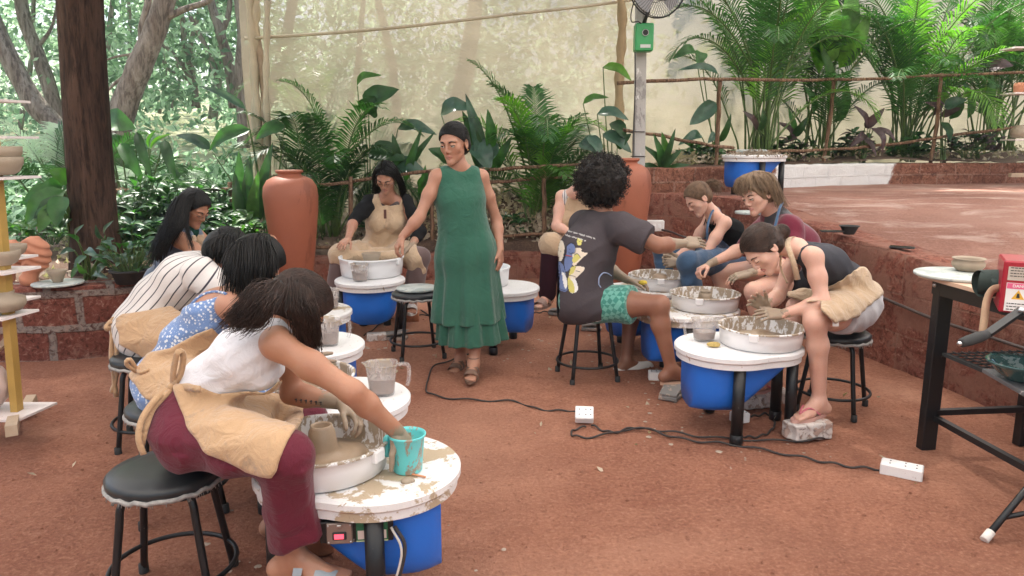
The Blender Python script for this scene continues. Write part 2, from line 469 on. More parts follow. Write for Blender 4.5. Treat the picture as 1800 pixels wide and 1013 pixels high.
def foot_part(S, ank, toe, up, s=1.0):
    """adds a foot to SDF S: ankle joint above the heel, toe tip point on the sole plane"""
    up = nrm(up); f = toe-ank; f = nrm(f-np.dot(f, up)*up); r = np.cross(f, up); L = .245*s
    heel = ank-f*.045*s-up*.055*s
    S.cone(ank, heel+up*.012*s, .034*s, .030*s, .03)
    S.cone(heel+up*.01*s, heel+f*.10*s+up*.018*s, .028*s, .030*s, .03, flat=r, fs=.9)
    S.cone(ank+f*.01, heel+f*.155*s+up*.012*s, .032*s, .022*s, .03)
    for i, (b, l, rr) in enumerate(((-.028, .218, .0125), (-.009, .222, .0100), (.008, .212, .0092), (.023, .199, .0088), (.036, .184, .0082))):
        S.cone(heel+f*.12*s+r*b*.7*s+up*.006*s, heel+f*(l-.045)*s+r*b*s+up*.001*s, .022*s, .014*s, .012)
        S.cone(heel+f*(l-.045)*s+r*b*s, heel+f*l*s+r*b*1.05*s-up*.008*s, rr*1.05*s, rr*s, .004)
class Person:
    """joints in world coordinates. J keys: pel chs nck hd, hA hB kA kB aA aB tA tB (toes), sA sB eA eB wA wB"""
    def __init__(s, J, fem=True, bulk=1.0, size=1.0):
        s.J = {k: np.asarray(v, float) for k, v in J.items()}; s.fem = fem; s.b = bulk; s.z = size
        J = s.J; J.setdefault('wst', (J['pel']*.5+J['chs']*.5))
        s.latH = nrm(J['hA']-J['hB']); s.latS = nrm(J['sA']-J['sB'])
        s.fwd = nrm(np.cross(J['nck']-J['pel'], s.latS)) if 'fwd' not in s.J else nrm(s.J['fwd'])
        if np.dot(s.fwd, (J['kA']+J['kB'])/2-J['pel']) < 0: s.fwd = -s.fwd
    def bounds(s, keys=None, m=.2):
        P_ = np.array([v for k, v in s.J.items() if k != 'fwd' and (keys is None or k in keys)])
        return P_.min(0)-m, P_.max(0)+m
    def report(s, name):
        J = s.J; L = lambda a, b: round(float(np.linalg.norm(J[a]-J[b])), 2)
        print('PERSON', name, 'torso', L('pel', 'nck'), 'sh', L('sA', 'sB'), 'uarm', L('sA', 'eA'), L('sB', 'eB'), 'farm', L('eA', 'wA'), L('eB', 'wB'), 'thigh', L('hA', 'kA'), L('hB', 'kB'), 'shin', L('kA', 'aA'), L('kB', 'aB'), 'hip', L('hA', 'hB'), 'neck-hd', L('nck', 'hd'))
    def torso(s, S, g=0.0, k=.04, low=True, high=True, bust=True):
        J = s.J; b = s.b; z = s.z
        if low:
            S.cone(J['hA'], J['hB'], .105*b*z+g, .105*b*z+g, k)
            S.cone(J['pel']-s.fwd*.03+s.latH*.06, J['pel']-s.fwd*.03-s.latH*.06, .11*b*z+g, .11*b*z+g, k)
        lat = nrm(s.latH+s.latS)
        for x in (-1, 1):
            o1, o2, o3 = .065*b*x*z, (.045 if s.fem else .055)*b*x*z, .068*b*x*z
            S.cone(J['pel']+s.latH*o1, J['wst']+lat*o2, .100*b*z+g, .088*b*z+g, k)
            S.cone(J['wst']+lat*o2, J['chs']+s.latS*o3, .088*b*z+g, .092*b*z+g, k)
            if high:
                sh = J['sA'] if x == 1 else J['sB']
                S.cone(J['chs']+s.latS*o3, J['nck']*.45+sh*.55-nrm(J['nck']-J['chs'])*.03, .092*b*z+g, .055*z+g, k)
                if s.fem and bust: S.ell(J['chs']+s.latS*.07*x*z+s.fwd*.075*z+(J['chs']-J['nck'])*.05, np.array([.058, .058, .058])*b*z+g, k=.03)
        return s
    def neck(s, S, g=0.0):
        J = s.J; u = nrm(J['hd']-J['nck'])
        S.cone(J['nck']-u*.02, J['hd']-u*.02-s.headA[1]*.015*s.z, .052*s.z+g if s.fem else .060*s.z+g, .048*s.z+g if s.fem else .057*s.z+g, .03)
        for x in 'AB': S.cone(J['nck']+u*.015, J['nck']*.35+J['s'+x]*.65, .038*s.z+g, .036*s.z+g, .04)
    def arm(s, S, x, g=0.0, k=.03, upto=1.0, fore=True, thick=1.0):
        J = s.J; sh, e, w_ = J['s'+x], J['e'+x], J['w'+x]; z = s.z*thick; b = s.b
        ru = (.047 if s.fem else .054)*z*b
        S.cone(sh, sh, ru*1.12+g, k=k)
        S.cone(sh, sh+(e-sh)*min(.45, upto), ru*1.05+g, ru+g, k)
        if upto > .45: S.cone(sh+(e-sh)*.45, sh+(e-sh)*upto, ru+g, ru*.82+g, k)
        if fore:
            S.cone(e, e+(w_-e)*.3, ru*.80+g, ru*.84+g, k); S.cone(e+(w_-e)*.3, w_, ru*.84+g, .0255*z+g, k)
    def leg(s, S, x, g=0.0, k=.03, thigh=True, shin=True, upto=1.0, sc=1.0, wide=0.0):
        J = s.J; h, kn, a = J['h'+x], J['k'+x], J['a'+x]; z = s.z; b = s.b*sc
        if thigh:
            S.cone(h, h+(kn-h)*min(.5, upto), .098*z*b+g, .082*z*b+g+wide*.5, k)
            if upto > .5: S.cone(h+(kn-h)*.5, h+(kn-h)*upto, .082*z*b+g+wide*.5, (.082+(.058-.082)*(upto-.5)*2)*z*b+g+wide, k)
        if shin:
            kf = nrm(kn-h)
            calf = -nrm(np.cross(np.cross(nrm(a-kn), kf), nrm(a-kn)))*.018 if np.linalg.norm(np.cross(nrm(a-kn), kf)) > .1 else 0
            m1 = kn+(a-kn)*.3+calf
            S.cone(kn, m1, .055*z*b+g+wide, .056*z*b+g+wide, k); S.cone(m1, kn+(a-kn)*.98, .056*z*b+g+wide, .034*z+g+wide, k)
    def body(s, root, mats, res=.0068, feet=('A', 'B'), arms=('A', 'B'), legs=('A', 'B'), name='body', clay=None, face=True, head=None, legup=None):
        """mats: skin, lips, eye, iris, brow ; clay(list of (point, radius)) -> 'clay' attribute"""
        J = s.J; lo, hi = s.bounds(m=.16); S = SDF(lo, hi, res)
        s.torso(S, -.002); s.neck(S)
        for x in arms: s.arm(S, x)
        for x in legs: s.leg(S, x)
        for x in feet: foot_part(S, J['a'+x], J['t'+x], s.J.get('u'+x, V3(0, 0, 1)), s.z)
        mb = MB(); V, F = S.mesh(); mb.add(V, F.tolist(), 0, True)
        if face: head_part(mb, J['hd'], s.headA, s=s.z*s.hs, **(head or {}))
        for x in arms:
            if 'hand'+x in s.H:
                h = s.H['hand'+x]; hand_part(mb, J['w'+x], s=s.z*(.95 if s.fem else 1.05), **h)
        V = np.concatenate(mb.v); c = np.zeros(len(V))
        for (p, r) in (clay or []):
            c = np.maximum(c, np.clip(1.25-np.linalg.norm(V-p, axis=1)/r, 0, 1))
        mb.at['clay'] = c
        return mb.obj(name, mats, root, world=True)
    H = {}; hs = 1.0
def lerp(a, b, t): return a+(b-a)*t
def hair_strands(mb, guides, n, r0=.0035, r1=.0012, jit=.012, npt=12, seed=0, wave=0.0, wfreq=6, seg=4, mat=0, bias=None):
    """guides: list of polylines laid side by side; strands are blends of neighbours"""
    rnd = random.Random(seed); G = [np.array(bez(g, npt)) for g in guides]
    for i in range(n):
        t = rnd.random()*(len(G)-1); k = min(int(t), len(G)-2); t -= k
        p = G[k]*(1-t)+G[k+1]*t
        off = np.array([rnd.gauss(0, 1) for _ in range(3)])*jit
        ln = rnd.uniform(.66, 1.0); m = max(4, int(npt*ln)); q = p[:m].copy()
        sc = np.linspace(.5, 1.5, m)[:, None]
        q = q+off*sc
        if wave:
            ph = rnd.random()*1.6+t*2; d1 = nrm(V3(.25, .4, 1)+.45*np.array([rnd.gauss(0, 1) for _ in range(3)]))
            q = q+d1*(wave*np.sin(np.linspace(0, wfreq, m)+ph)*np.linspace(.2, 1, m))[:, None]
        rr = np.linspace(r0, r1, m)*rnd.uniform(.7, 1.3)
        mb.tube(q, rr, seg, mat, caps=False)
# ================================================================ materials of the setting
def leafmat(name, col, tr=.35, rough=.42, var=.35, vs=9):
    if name in MAT: return MAT[name]
    m, nt, b, o = newmat(name); c = np.array(col)
    n = noise_out(nt, vs, 3)
    cc = ramp(nt, n, [(.3, tuple(c*(1-var))), (.7, tuple(np.clip(c*(1+var), 0, 1)))])
    link_in(nt, b.inputs['Base Color'], cc); b.inputs['Roughness'].default_value = rough
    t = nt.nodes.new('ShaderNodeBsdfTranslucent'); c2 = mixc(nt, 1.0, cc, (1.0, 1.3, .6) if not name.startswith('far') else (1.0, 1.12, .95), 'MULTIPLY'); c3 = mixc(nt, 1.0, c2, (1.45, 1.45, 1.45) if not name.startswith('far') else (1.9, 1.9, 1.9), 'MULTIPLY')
    link_in(nt, t.inputs[0], c3); mx = nt.nodes.new('ShaderNodeMixShader'); mx.inputs[0].default_value = tr
    nt.links.new(b.outputs[0], mx.inputs[1]); nt.links.new(t.outputs[0], mx.inputs[2]); nt.links.new(mx.outputs[0], o.inputs[0])
    MAT[name] = m; return m
def dirt_mat(name, base, dark, light, patch=None):
    m, nt, b, o = newmat(name); co = obj_coord(nt)
    n1 = noise_out(nt, .7, 5, co, .4); n2 = noise_out(nt, 5, 8, co, .3, .7); n3 = noise_out(nt, 55, 8, co, 0, .75)
    c = ramp(nt, n1, [(.36, dark), (.6, base), (.72, light)]); c = mixc(nt, mth(nt, 'MULTIPLY', ramp(nt, n2, [(.40, 1.0), (.6, 0.0)]), .55), c, dark)
    c = mixc(nt, mth(nt, 'MULTIPLY', ramp(nt, n3, [(.5, 0.0), (.68, 1.0)]), .55), c, light)
    c = mixc(nt, mth(nt, 'MULTIPLY', ramp(nt, n3, [(.34, 1.0), (.47, 0.0)]), .6), c, tuple(np.array(dark)*.6))
    n5 = noise_out(nt, .33, 4, co, 1.2); c = mixc(nt, mth(nt, 'MULTIPLY', ramp(nt, n5, [(.46, 0.0), (.62, 1.0)]), .45), c, light)
    n6 = noise_out(nt, 2.2, 7, co, 1.5, .7); c = mixc(nt, mth(nt, 'MULTIPLY', ramp(nt, n6, [(.60, 0.0), (.66, 1.0)]), .5), c, dark)
    if patch:
        n4 = noise_out(nt, 1.3, 7, co, .6, .7, (1, 2.2, 1)); c = mixc(nt, mth(nt, 'MULTIPLY', ramp(nt, n4, [(.52, 0.0), (.66, 1.0)]), .7), c, patch)
    link_in(nt, b.inputs['Base Color'], c); b.inputs['Roughness'].default_value = .95; b.inputs['Specular IOR Level'].default_value = .15
    h = mth(nt, 'ADD', mth(nt, 'MULTIPLY', n2, .9), mth(nt, 'MULTIPLY', n3, .5)); bump(nt, b, h, 1.0, .035)
    MAT[name] = m; return m
def block_mat(name, bw, bh, mortar, red, red2, mort=.05, white=False, plaster=0.0):
    m, nt, b, o = newmat(name); uv = attr(nt, 'suv')
    mp = nt.nodes.new('ShaderNodeMapping'); nt.links.new(uv, mp.inputs[0])
    # wobble the joints
    nw = nt.nodes.new('ShaderNodeTexNoise'); nw.inputs['Scale'].default_value = 4; nw.inputs['Detail'].default_value = 5; nt.links.new(uv, nw.inputs['Vector'])
    ad = nt.nodes.new('ShaderNodeVectorMath'); ad.operation = 'MULTIPLY_ADD'; nt.links.new(nw.outputs[1], ad.inputs[0]); ad.inputs[1].default_value = (.05, .04, 0); nt.links.new(mp.outputs[0], ad.inputs[2])
    br = nt.nodes.new('ShaderNodeTexBrick'); br.inputs['Scale'].default_value = 1.0; br.inputs['Brick Width'].default_value = bw; br.inputs['Row Height'].default_value = bh
    br.inputs['Mortar Size'].default_value = mort; br.inputs['Mortar Smooth'].default_value = .3; br.inputs['Bias'].default_value = 0; nt.links.new(ad.outputs[0], br.inputs['Vector'])
    link_in(nt, br.inputs['Color1'], red); link_in(nt, br.inputs['Color2'], red2); link_in(nt, br.inputs['Mortar'], mortar)
    n1 = noise_out(nt, 28, 8, None, .8, .72); n2 = noise_out(nt, 3.0, 6, None, .5, .65); vo = nt.nodes.new('ShaderNodeTexVoronoi'); vo.inputs['Scale'].default_value = 38; nt.links.new(obj_coord(nt), vo.inputs['Vector'])
    c = mixc(nt, mth(nt, 'MULTIPLY', ramp(nt, n1, [(.38, 1.0), (.5, 0.0)]), .9), br.outputs[0], tuple(np.array(red)*.28))
    c = mixc(nt, mth(nt, 'MULTIPLY', ramp(nt, n1, [(.55, 0.0), (.66, 1.0)]), .6), c, (.50, .33, .26)); n9 = noise_out(nt, 7, 6, None, .8, .7); c = mixc(nt, mth(nt, 'MULTIPLY', ramp(nt, n9, [(.54, 0.0), (.62, 1.0)]), .55), c, tuple(np.array(red2)*.55)); c = mixc(nt, mth(nt, 'MULTIPLY', ramp(nt, n9, [(.36, 1.0), (.42, 0.0)]), .4), c, (.42, .26, .2))
    if plaster: c = mixc(nt, mth(nt, 'MULTIPLY', ramp(nt, n2, [(.62-plaster, 0.0), (.68-plaster, 1.0)]), .8), c, mortar)
    if white:
        sx = nt.nodes.new('ShaderNodeSeparateXYZ'); nt.links.new(uv, sx.inputs[0])
        wv = mth(nt, 'ADD', sx.outputs[0], mth(nt, 'MULTIPLY', n2, .9)); 
        f = ramp(nt, mth(nt, 'MULTIPLY', wv, .1), [(.255, 0.0), (.262, 1.0), (.475, 1.0), (.482, 0.0)])
        patch = ramp(nt, noise_out(nt, 1.9, 5, None, .3), [(.53, 1.0), (.56, 0.0)])
        zz = ramp(nt, sx.outputs[1], [(.19, 0.0), (.21, 1.0)])
        c = mixc(nt, mth(nt, 'MULTIPLY', f, mth(nt, 'MAXIMUM', patch, zz)), c, (.82, .80, .78))
    link_in(nt, b.inputs['Base Color'], c); b.inputs['Roughness'].default_value = .92; b.inputs['Specular IOR Level'].default_value = .2
    h = mth(nt, 'ADD', mth(nt, 'MULTIPLY', n1, 1.0), mth(nt, 'MULTIPLY', br.outputs[1], .5)); bump(nt, b, h, .9, .025)
    MAT[name] = m; return m
def bark_mat(name, c1, c2, sc=9, st=8):
    m, nt, b, o = newmat(name)
    n1 = noise_out(nt, sc, 8, None, .8, .7, (1, 1, 1/st)); n2 = noise_out(nt, sc*4, 6, None, .3, .7, (1, 1, 1/st))
    c = ramp(nt, n1, [(.32, c1), (.6, c2), (.75, tuple(np.array(c2)*1.5))]); c = mixc(nt, mth(nt, 'MULTIPLY', ramp(nt, n2, [(.4, 1.0), (.52, 0.0)]), .7), c, tuple(np.array(c1)*.4))
    link_in(nt, b.inputs['Base Color'], c); b.inputs['Roughness'].default_value = .9; b.inputs['Specular IOR Level'].default_value = .25
    bump(nt, b, mth(nt, 'ADD', n1, n2), 1.0, .03); MAT[name] = m; return m
DIRT = dirt_mat('red_dirt', (.455, .208, .132), (.275, .112, .072), (.60, .325, .22))
DIRT2 = dirt_mat('platform_dirt', (.35, .18, .135), (.23, .11, .082), (.46, .28, .225), patch=(.56, .42, .36))
SOIL = dirt_mat('garden_soil', (.16, .10, .07), (.07, .04, .03), (.30, .22, .17))
GRASSY = dirt_mat('forest_floor', (.30, .30, .15), (.12, .15, .06), (.62, .56, .42))
LAT = block_mat('laterite_blocks', .40, .245, (.30, .25, .22), (.27, .085, .06), (.20, .07, .05), .030)
LAT2 = block_mat('laterite_wall', .46, .27, (.30, .15, .11), (.31, .112, .076), (.215, .074, .052), .007, plaster=.14)
LATW = block_mat('laterite_painted', .50, .28, (.34, .19, .14), (.30, .13, .085), (.22, .09, .06), .012, white=True)
BARK = bark_mat('dark_bark', (.030, .016, .011), (.105, .060, .042))
BARK2 = bark_mat('grey_bark', (.22, .16, .13), (.50, .42, .37), 6, 5)
STICK = bark_mat('stick_wood', (.16, .085, .05), (.36, .22, .14), 14, 10)
# ================================================================ ground, platform, planters
def ground_fn(u, v):
    x = -6.5+u*11.0; y = -2.0+v*11.5; p = np.c_[x, y, 0*x]
    z = .012*snoise(p, 1.1, 1)+.007*snoise(p, 5.0, 2)+.0055*snoise(p, 17.0, 3)
    z = np.where((np.abs(x) < 6), z, 0); return np.c_[x, y, z]
g = grid_mesh(ground_fn, 300, 300, 'ground', DIRT); tag(g, kind='structure')
def terrain_z(x, y):
    h = np.clip(y-11, 0, 60)*.085+np.clip(y-9, 0, 40)*np.clip(-x-3, 0, 10)*.004
    p = np.stack([x, y, 0*x], -1)
    return -.05+h+.15*np.clip((y-10)*.2, 0, 1)*snoise(p, .35, 4)
def terr(u, v):
    x = (u-.5)*140; y = -60+v*150; return np.c_[x, y, terrain_z(x, y)]
tg = grid_mesh(terr, 160, 170, 'forest_floor', GRASSY); tag(tg, kind='structure')
def plat_z(y): return .70+.1*np.clip(y-4.2, -3, 2.8)
WALLP = [(3.6, .6), (3.15, 2.6), (2.80, 3.97), (2.56, 4.95), (2.36, 5.6), (2.22, 6.3), (2.06, 6.97), (1.75, 7.4), (1.35, 7.65)]
UPP = [(1.30, 7.9), (2.4, 8.3), (3.4, 9.1), (4.5, 9.78), (5.6, 10.0), (8, 10.2), (12, 10.3)]
def densify(path, step):
    p = [np.array(bez(path, 60))][0]; d = np.r_[0, np.cumsum(np.linalg.norm(np.diff(p, axis=0), axis=1))]
    n = max(4, int(d[-1]/step)); s = np.linspace(0, d[-1], n); return np.c_[np.interp(s, d, p[:, 0]), np.interp(s, d, p[:, 1])], s
def path_wall(name, path, z0, z1, thick, mat, side=1, rough=.012, step=.05, cap=.0):
    """side: which way the thickness goes from the visible face"""
    p, s = densify(path, step); n = len(p); T = np.gradient(p, axis=0); T /= np.linalg.norm(T, axis=1, keepdims=True); N = np.c_[-T[:, 1], T[:, 0]]*side
    Z0 = np.array([z0(x, y) for x, y in p]); Z1 = np.array([z1(x, y) for x, y in p]); H = Z1-Z0
    rows = []; uvs = []
    nz = 12
    prof = [(0, k/nz) for k in range(nz+1)]+[(k/5, 1.0) for k in range(1, 6)]+[(1.0, 0.0)]
    V = []; U = []
    for (a, b_) in prof:
        q = p+N*thick*a; z = Z0+H*b_; V.append(np.c_[q, z]); U.append(np.c_[s, z+a*thick, 0*s])
    V = np.array(V); U = np.array(U); fl = V.reshape(-1, 3)
    dsp = rough*(snoise(fl, 9, 1)+.7*snoise(fl, 25, 2)); jn = np.where(np.repeat(np.array([b_ for a, b_ in prof]), n) > .02, 1, .4)
    nn = np.tile(np.c_[N, 0*s], (len(prof), 1))
    topm = np.repeat(np.array([1.0 if (b_ == 1.0 and a > 0) else 0 for a, b_ in prof]), n)[:, None]
    fl = fl - nn*(dsp*jn)[:, None]*(1-topm)*1.0 + np.array([0, 0, 1.0])*(dsp[:, None]*topm*.8)
    m = MB(); k = len(prof); idx = np.arange(k*n).reshape(k, n)
    F = np.c_[idx[:-1, :-1].ravel(), idx[:-1, 1:].ravel(), idx[1:, 1:].ravel(), idx[1:, :-1].ravel()]
    if side > 0: F = F
    m.add(fl, F.tolist(), 0, True); 
    for e in (0, n-1): m.f.append(tuple(int(i) for i in idx[:, e])); m.m.append(0); m.sm.append(False)
    m.at['suv'] = U.reshape(-1, 3); return m.obj(name, mat)
o = path_wall('retaining_wall', WALLP, lambda x, y: -.04, lambda x, y: plat_z(y)+.02, .30, LAT2, side=-1)
tag(o, 'red laterite retaining wall with worn plaster holding up the raised terrace', 'wall')
o = path_wall('planter_wall', UPP, lambda x, y: plat_z(y)-.03, lambda x, y: plat_z(y)+.27, .28, LATW, side=1)
tag(o, 'low laterite planter wall with a white painted stretch behind the raised terrace', 'wall')
LP = [(-6.6, 4.95), (-5.0, 5.0), (-3.9, 5.0), (-3.1, 5.05), (-2.65, 5.35), (-2.45, 5.9), (-2.40, 6.6)]
o = path_wall('planter_wall', LP, lambda x, y: -.04, lambda x, y: .52, .26, LAT, side=1)
tag(o, 'rounded planter wall of red laterite blocks with grey mortar round the big tree', 'wall')
BP = [(-2.40, 6.75), (-2.35, 7.6), (-1.5, 8.05), (-.4, 8.25), (.6, 8.35), (1.2, 8.3), (1.34, 7.95)]
o = path_wall('planter_wall', BP, lambda x, y: -.04, lambda x, y: .30, .24, LAT2, side=1)
tag(o, 'low brown stone planter edge behind the seated woman in black and the clay pots', 'wall')
def inpoly(px, py, poly):
    poly = np.asarray(poly); c = np.zeros(px.shape, bool); j = len(poly)-1
    for i in range(len(poly)):
        xi, yi = poly[i]; xj, yj = poly[j]
        with np.errstate(divide='ignore', invalid='ignore'):
            c ^= ((yi > py) != (yj > py)) & (px < (xj-xi)*(py-yi)/(yj-yi+1e-12)+xi)
        j = i
    return c
def region_sheet(name, poly, x0, x1, y0, y1, step, zf, mat, **kw):
    nx, ny = int((x1-x0)/step), int((y1-y0)/step); X, Y = np.meshgrid(np.linspace(x0, x1, nx), np.linspace(y0, y1, ny), indexing='ij')
    Z = zf(X, Y); idx = np.arange(nx*ny).reshape(nx, ny); a = idx[:-1, :-1].ravel(); F = np.c_[a, idx[1:, :-1].ravel(), idx[1:, 1:].ravel(), idx[:-1, 1:].ravel()]
    cx = (X[:-1, :-1]+X[1:, 1:]).ravel()/2; cyy = (Y[:-1, :-1]+Y[1:, 1:]).ravel()/2; F = F[inpoly(cx, cyy, poly)]
    m = MB(); m.add(np.c_[X.ravel(), Y.ravel(), Z.ravel()], F.tolist(), 0, True); o = m.obj(name, mat); return tag(o, **kw)
offw = [(x+.14, y+.05) for x, y in WALLP]
poly = offw+[(1.35, 8.0), (2.4, 8.42), (3.4, 9.2), (4.5, 9.88), (5.6, 10.1), (8, 10.3), (12, 10.4), (12, .6)]
region_sheet('terrace_floor', poly, 1.0, 12, .5, 10.6, .055, lambda X, Y: plat_z(Y)+.010*snoise(np.stack([X, Y, 0*X], -1), 2, 3)+.004*snoise(np.stack([X, Y, 0*X], -1), 14, 1), DIRT2, kind='structure')
def soilz(X, Y):
    p = np.stack([X, Y, 0*X], -1); b = np.where(X < 1.2, .30, 1.12); b = np.where((X < -2.3) & (Y < 7.2), .46, b)
    t = np.clip((X-1.0)/.9, 0, 1); b = np.where((Y > 7.7) & (X > 1.0), .30+t*.9, b)
    b = b+np.where(X < 1.2, np.clip(Y-8.4, 0, 1.1)*.5*np.clip((X+2.6), 0, 1), 0)
    return b+.05*snoise(p, 2.2, 5)+.02*snoise(p, 9, 2)+np.clip(Y-8.5, 0, 4)*.05
region_sheet('garden_soil', [(-6.6, 5.1), (-3.9, 5.12), (-3.1, 5.2), (-2.75, 5.45), (-2.5, 6.0), (-2.45, 7.7), (-1.5, 8.15), (-.4, 8.37), (.6, 8.45), (1.3, 8.4), (1.45, 8.05), (2.4, 8.45), (3.4, 9.25), (4.5, 9.9), (8, 10.3), (12, 10.45), (12, 12.8), (-6.6, 11)], -6.7, 12.2, 5, 13, .09, soilz, SOIL, kind='structure')
# ================================================================ shade net screen behind the plants
def net_mat():
    m, nt, b, o = newmat('shade_net'); co = obj_coord(nt)
    n1 = noise_out(nt, .9, 5, co, .5); n2 = noise_out(nt, 90, 2, co, 0, .5, (1, 1, .25)); n3 = noise_out(nt, 5, 6, co, 1.0, .6, (1, 1, 2.5))
    c = ramp(nt, n1, [(.3, (.35, .305, .24)), (.7, (.45, .40, .325))]); c = mixc(nt, mth(nt, 'MULTIPLY', n2, .3), c, (.33, .28, .21))
    link_in(nt, b.inputs['Base Color'], c); b.inputs['Roughness'].default_value = .8
    t = nt.nodes.new('ShaderNodeBsdfTranslucent'); link_in(nt, t.inputs[0], mixc(nt, 1.0, c, (1.0, .96, .90), 'MULTIPLY')); tr = nt.nodes.new('ShaderNodeBsdfTransparent')
    m1 = nt.nodes.new('ShaderNodeMixShader'); m1.inputs[0].default_value = .48; m2 = nt.nodes.new('ShaderNodeMixShader')
    sx = nt.nodes.new('ShaderNodeSeparateXYZ'); nt.links.new(co, sx.inputs[0])
    f = ramp(nt, mth(nt, 'MULTIPLY_ADD', sx.outputs[0], .1, .5), [(.15, .46), (.5, .38), (.62, .18), (.9, .12)])
    link_in(nt, m2.inputs[0], f)
    nt.links.new(b.outputs[0], m1.inputs[1]); nt.links.new(t.outputs[0], m1.inputs[2]); nt.links.new(m1.outputs[0], m2.inputs[1]); nt.links.new(tr.outputs[0], m2.inputs[2]); nt.links.new(m2.outputs[0], o.inputs[0])
    bump(nt, b, n3, .5, .05); MAT['net'] = m; return m
NET = net_mat()
NP_, _ns = densify([(-3.15, 9.0), (-1.2, 9.25), (1.3, 9.75), (3.2, 10.9), (5.2, 12.0), (8.2, 12.6), (13, 12.9)], .06)
NLEN = _ns[-1]
def netp(s, z):
    x = np.interp(s, _ns, NP_[:, 0]); y = np.interp(s, _ns, NP_[:, 1]); return x, y
def net_fn(u, v):
    s = u*NLEN; x, y = netp(s, 0); z = .25+v*4.6
    p = np.c_[s, z*.6, 0*s]; dd = .045*snoise(p, 2.0, 2)+.02*np.abs(snoise(np.c_[s*1.2, z*3.5, 0*s], 2.0, 7))+.012*np.sin(s*9+2*np.sin(z*1.5))+.03*np.sin(z*2.2+s*.9)
    return np.c_[x, y+dd, z]
root = thing('shade_net_screen', 'translucent beige shade net stretched as a wall behind the palms', 'net', (-3.15, 9.0, .25))
grid_mesh(net_fn, 260, 70, 'net_cloth', NET, root, world=True)
CLOTHB = M('beige_cloth', (.60, .50, .36), .9, .15, 5, .4, 30)
WOODP = M('pale_wood', (.45, .34, .24), .8, .2, 8, .4, 40)
m = MB(); m.tube(bez([P(476, 560, 8.95), P(470, 330, 8.95), P(466, 170, 8.95), P(430, -60, 8.95)], 20), .045, 10); m.obj('pole', WOODP, root, world=True)
m = MB()
for k, (a, b_, c_, r) in enumerate((((452, -30), (447, 120), (462, 380), .05), ((436, -20), (452, 190), (470, 400), .042), ((470, 0), (468, 200), (476, 440), .035))):
    pts = bez([P(a[0], a[1], 8.93-.04*k), P(b_[0], b_[1], 8.93-.04*k), P(c_[0], c_[1], 8.93-.04*k)], 24)
    m.tube(pts, [r*(1+.25*math.sin(i*1.7+k)) for i in range(24)], 12)
m.obj('gathered_edge', CLOTHB, root, world=True)
m = MB()
for a, b_ in (((430, 68), (900, 25)), ((900, 25), (1250, -25))):
    def netY(px, py):
        Y0 = 9.3
        for _ in range(8): Y0 = float(np.interp(P(px, py, Y0)[0], NP_[:, 0], NP_[:, 1]))
        return Y0-.13
    q = [P(a[0]+(b_[0]-a[0])*t, a[1]+(b_[1]-a[1])*t+5*math.sin(t*3.1), netY(a[0]+(b_[0]-a[0])*t, a[1]+(b_[1]-a[1])*t)) for t in np.linspace(0, 1, 14)]
    m.tube(q, .018, 8)
m.obj('hem_rope', CLOTHB, root, world=True)
m = MB(); m.tube(bez([P(1092, 260, 9.55), P(1088, 150, 9.55), P(1094, 40, 9.5), P(1085, -60, 9.5)], 20), [.055+.012*math.sin(i*2) for i in range(20)], 10); m.obj('seam_fold', M('brown_cloth', (.42, .30, .17), .9, .2, 5, .4, 30), root, world=True)
# translucent roof over the workshop (lets the light down softly)
mr, nt, b, o_ = newmat('roof_net'); link_in(nt, b.inputs['Base Color'], (.80, .76, .70)); b.inputs['Roughness'].default_value = .9
t = nt.nodes.new('ShaderNodeBsdfTranslucent'); link_in(nt, t.inputs[0], (.93, .88, .82)); tr = nt.nodes.new('ShaderNodeBsdfTransparent')
m1 = nt.nodes.new('ShaderNodeMixShader'); m1.inputs[0].default_value = .75; m2 = nt.nodes.new('ShaderNodeMixShader'); m2.inputs[0].default_value = .10
nt.links.new(b.outputs[0], m1.inputs[1]); nt.links.new(t.outputs[0], m1.inputs[2]); nt.links.new(m1.outputs[0], m2.inputs[1]); nt.links.new(tr.outputs[0], m2.inputs[2]); nt.links.new(m2.outputs[0], o_.inputs[0])
def roof_z(x, y): return 3.9+.05*np.sin(x*2.7)*np.sin(y*2.1)
roof_poly = [(-6.2, -5), (8.8, -5), (8.8, 10.2), (1.4, 10.2), (1.2, 8.9), (-2.6, 8.9), (-2.8, 7.6), (-6.2, 7.4)]
region_sheet('roof_cloth', roof_poly, -6.3, 9, -5.1, 10.3, .15, roof_z, mr, label='pale translucent cloth roof stretched over the workshop', cat='roof')
# ================================================================ sticks and fences
def stick(m, pts, r, seg=8, n=14, mat=0, seed=0):
    q = np.array(bez(pts, n)); q += .008*np.c_[snoise(q, 6, seed), snoise(q, 6, seed+1), snoise(q, 6, seed+2)]*2
    m.tube(q, r*(1+.18*snoise(q, 14, seed)), seg, mat); return m
def fence(label, posts, rails, group):
    """posts: (top px,py, bottom px,py, Y); rails: list of px,py,Y"""
    a = posts[0]; root = thing('stick_fence', label, 'fence', P(a[2], a[3], a[4]))
    for i, (x0, y0, x1, y1, Y) in enumerate(posts):
        m = MB(); stick(m, [P(x0, y0, Y), P((x0+x1)/2+2, (y0+y1)/2, Y), P(x1, y1, Y)], .025, seed=i); m.obj('post', STICK, root, world=True)
    for i, r in enumerate(rails):
        m = MB(); stick(m, [P(x, y, Y-.06) for x, y, Y in r], .0195, n=26, seed=i+7); m.obj('rail', STICK, root, world=True)
fence('thin stick fence behind the big tree and the left clay pot', [(213, 330, 222, 440, 7.2), (405, 322, 410, 420, 8.0), (617, 312, 612, 470, 8.45)], [[(150, 338, 6.8), (300, 334, 7.6), (405, 333, 8.0), (500, 328, 8.3), (617, 322, 8.5)], [(420, 440, 8.0), (617, 432, 8.5)]], None)
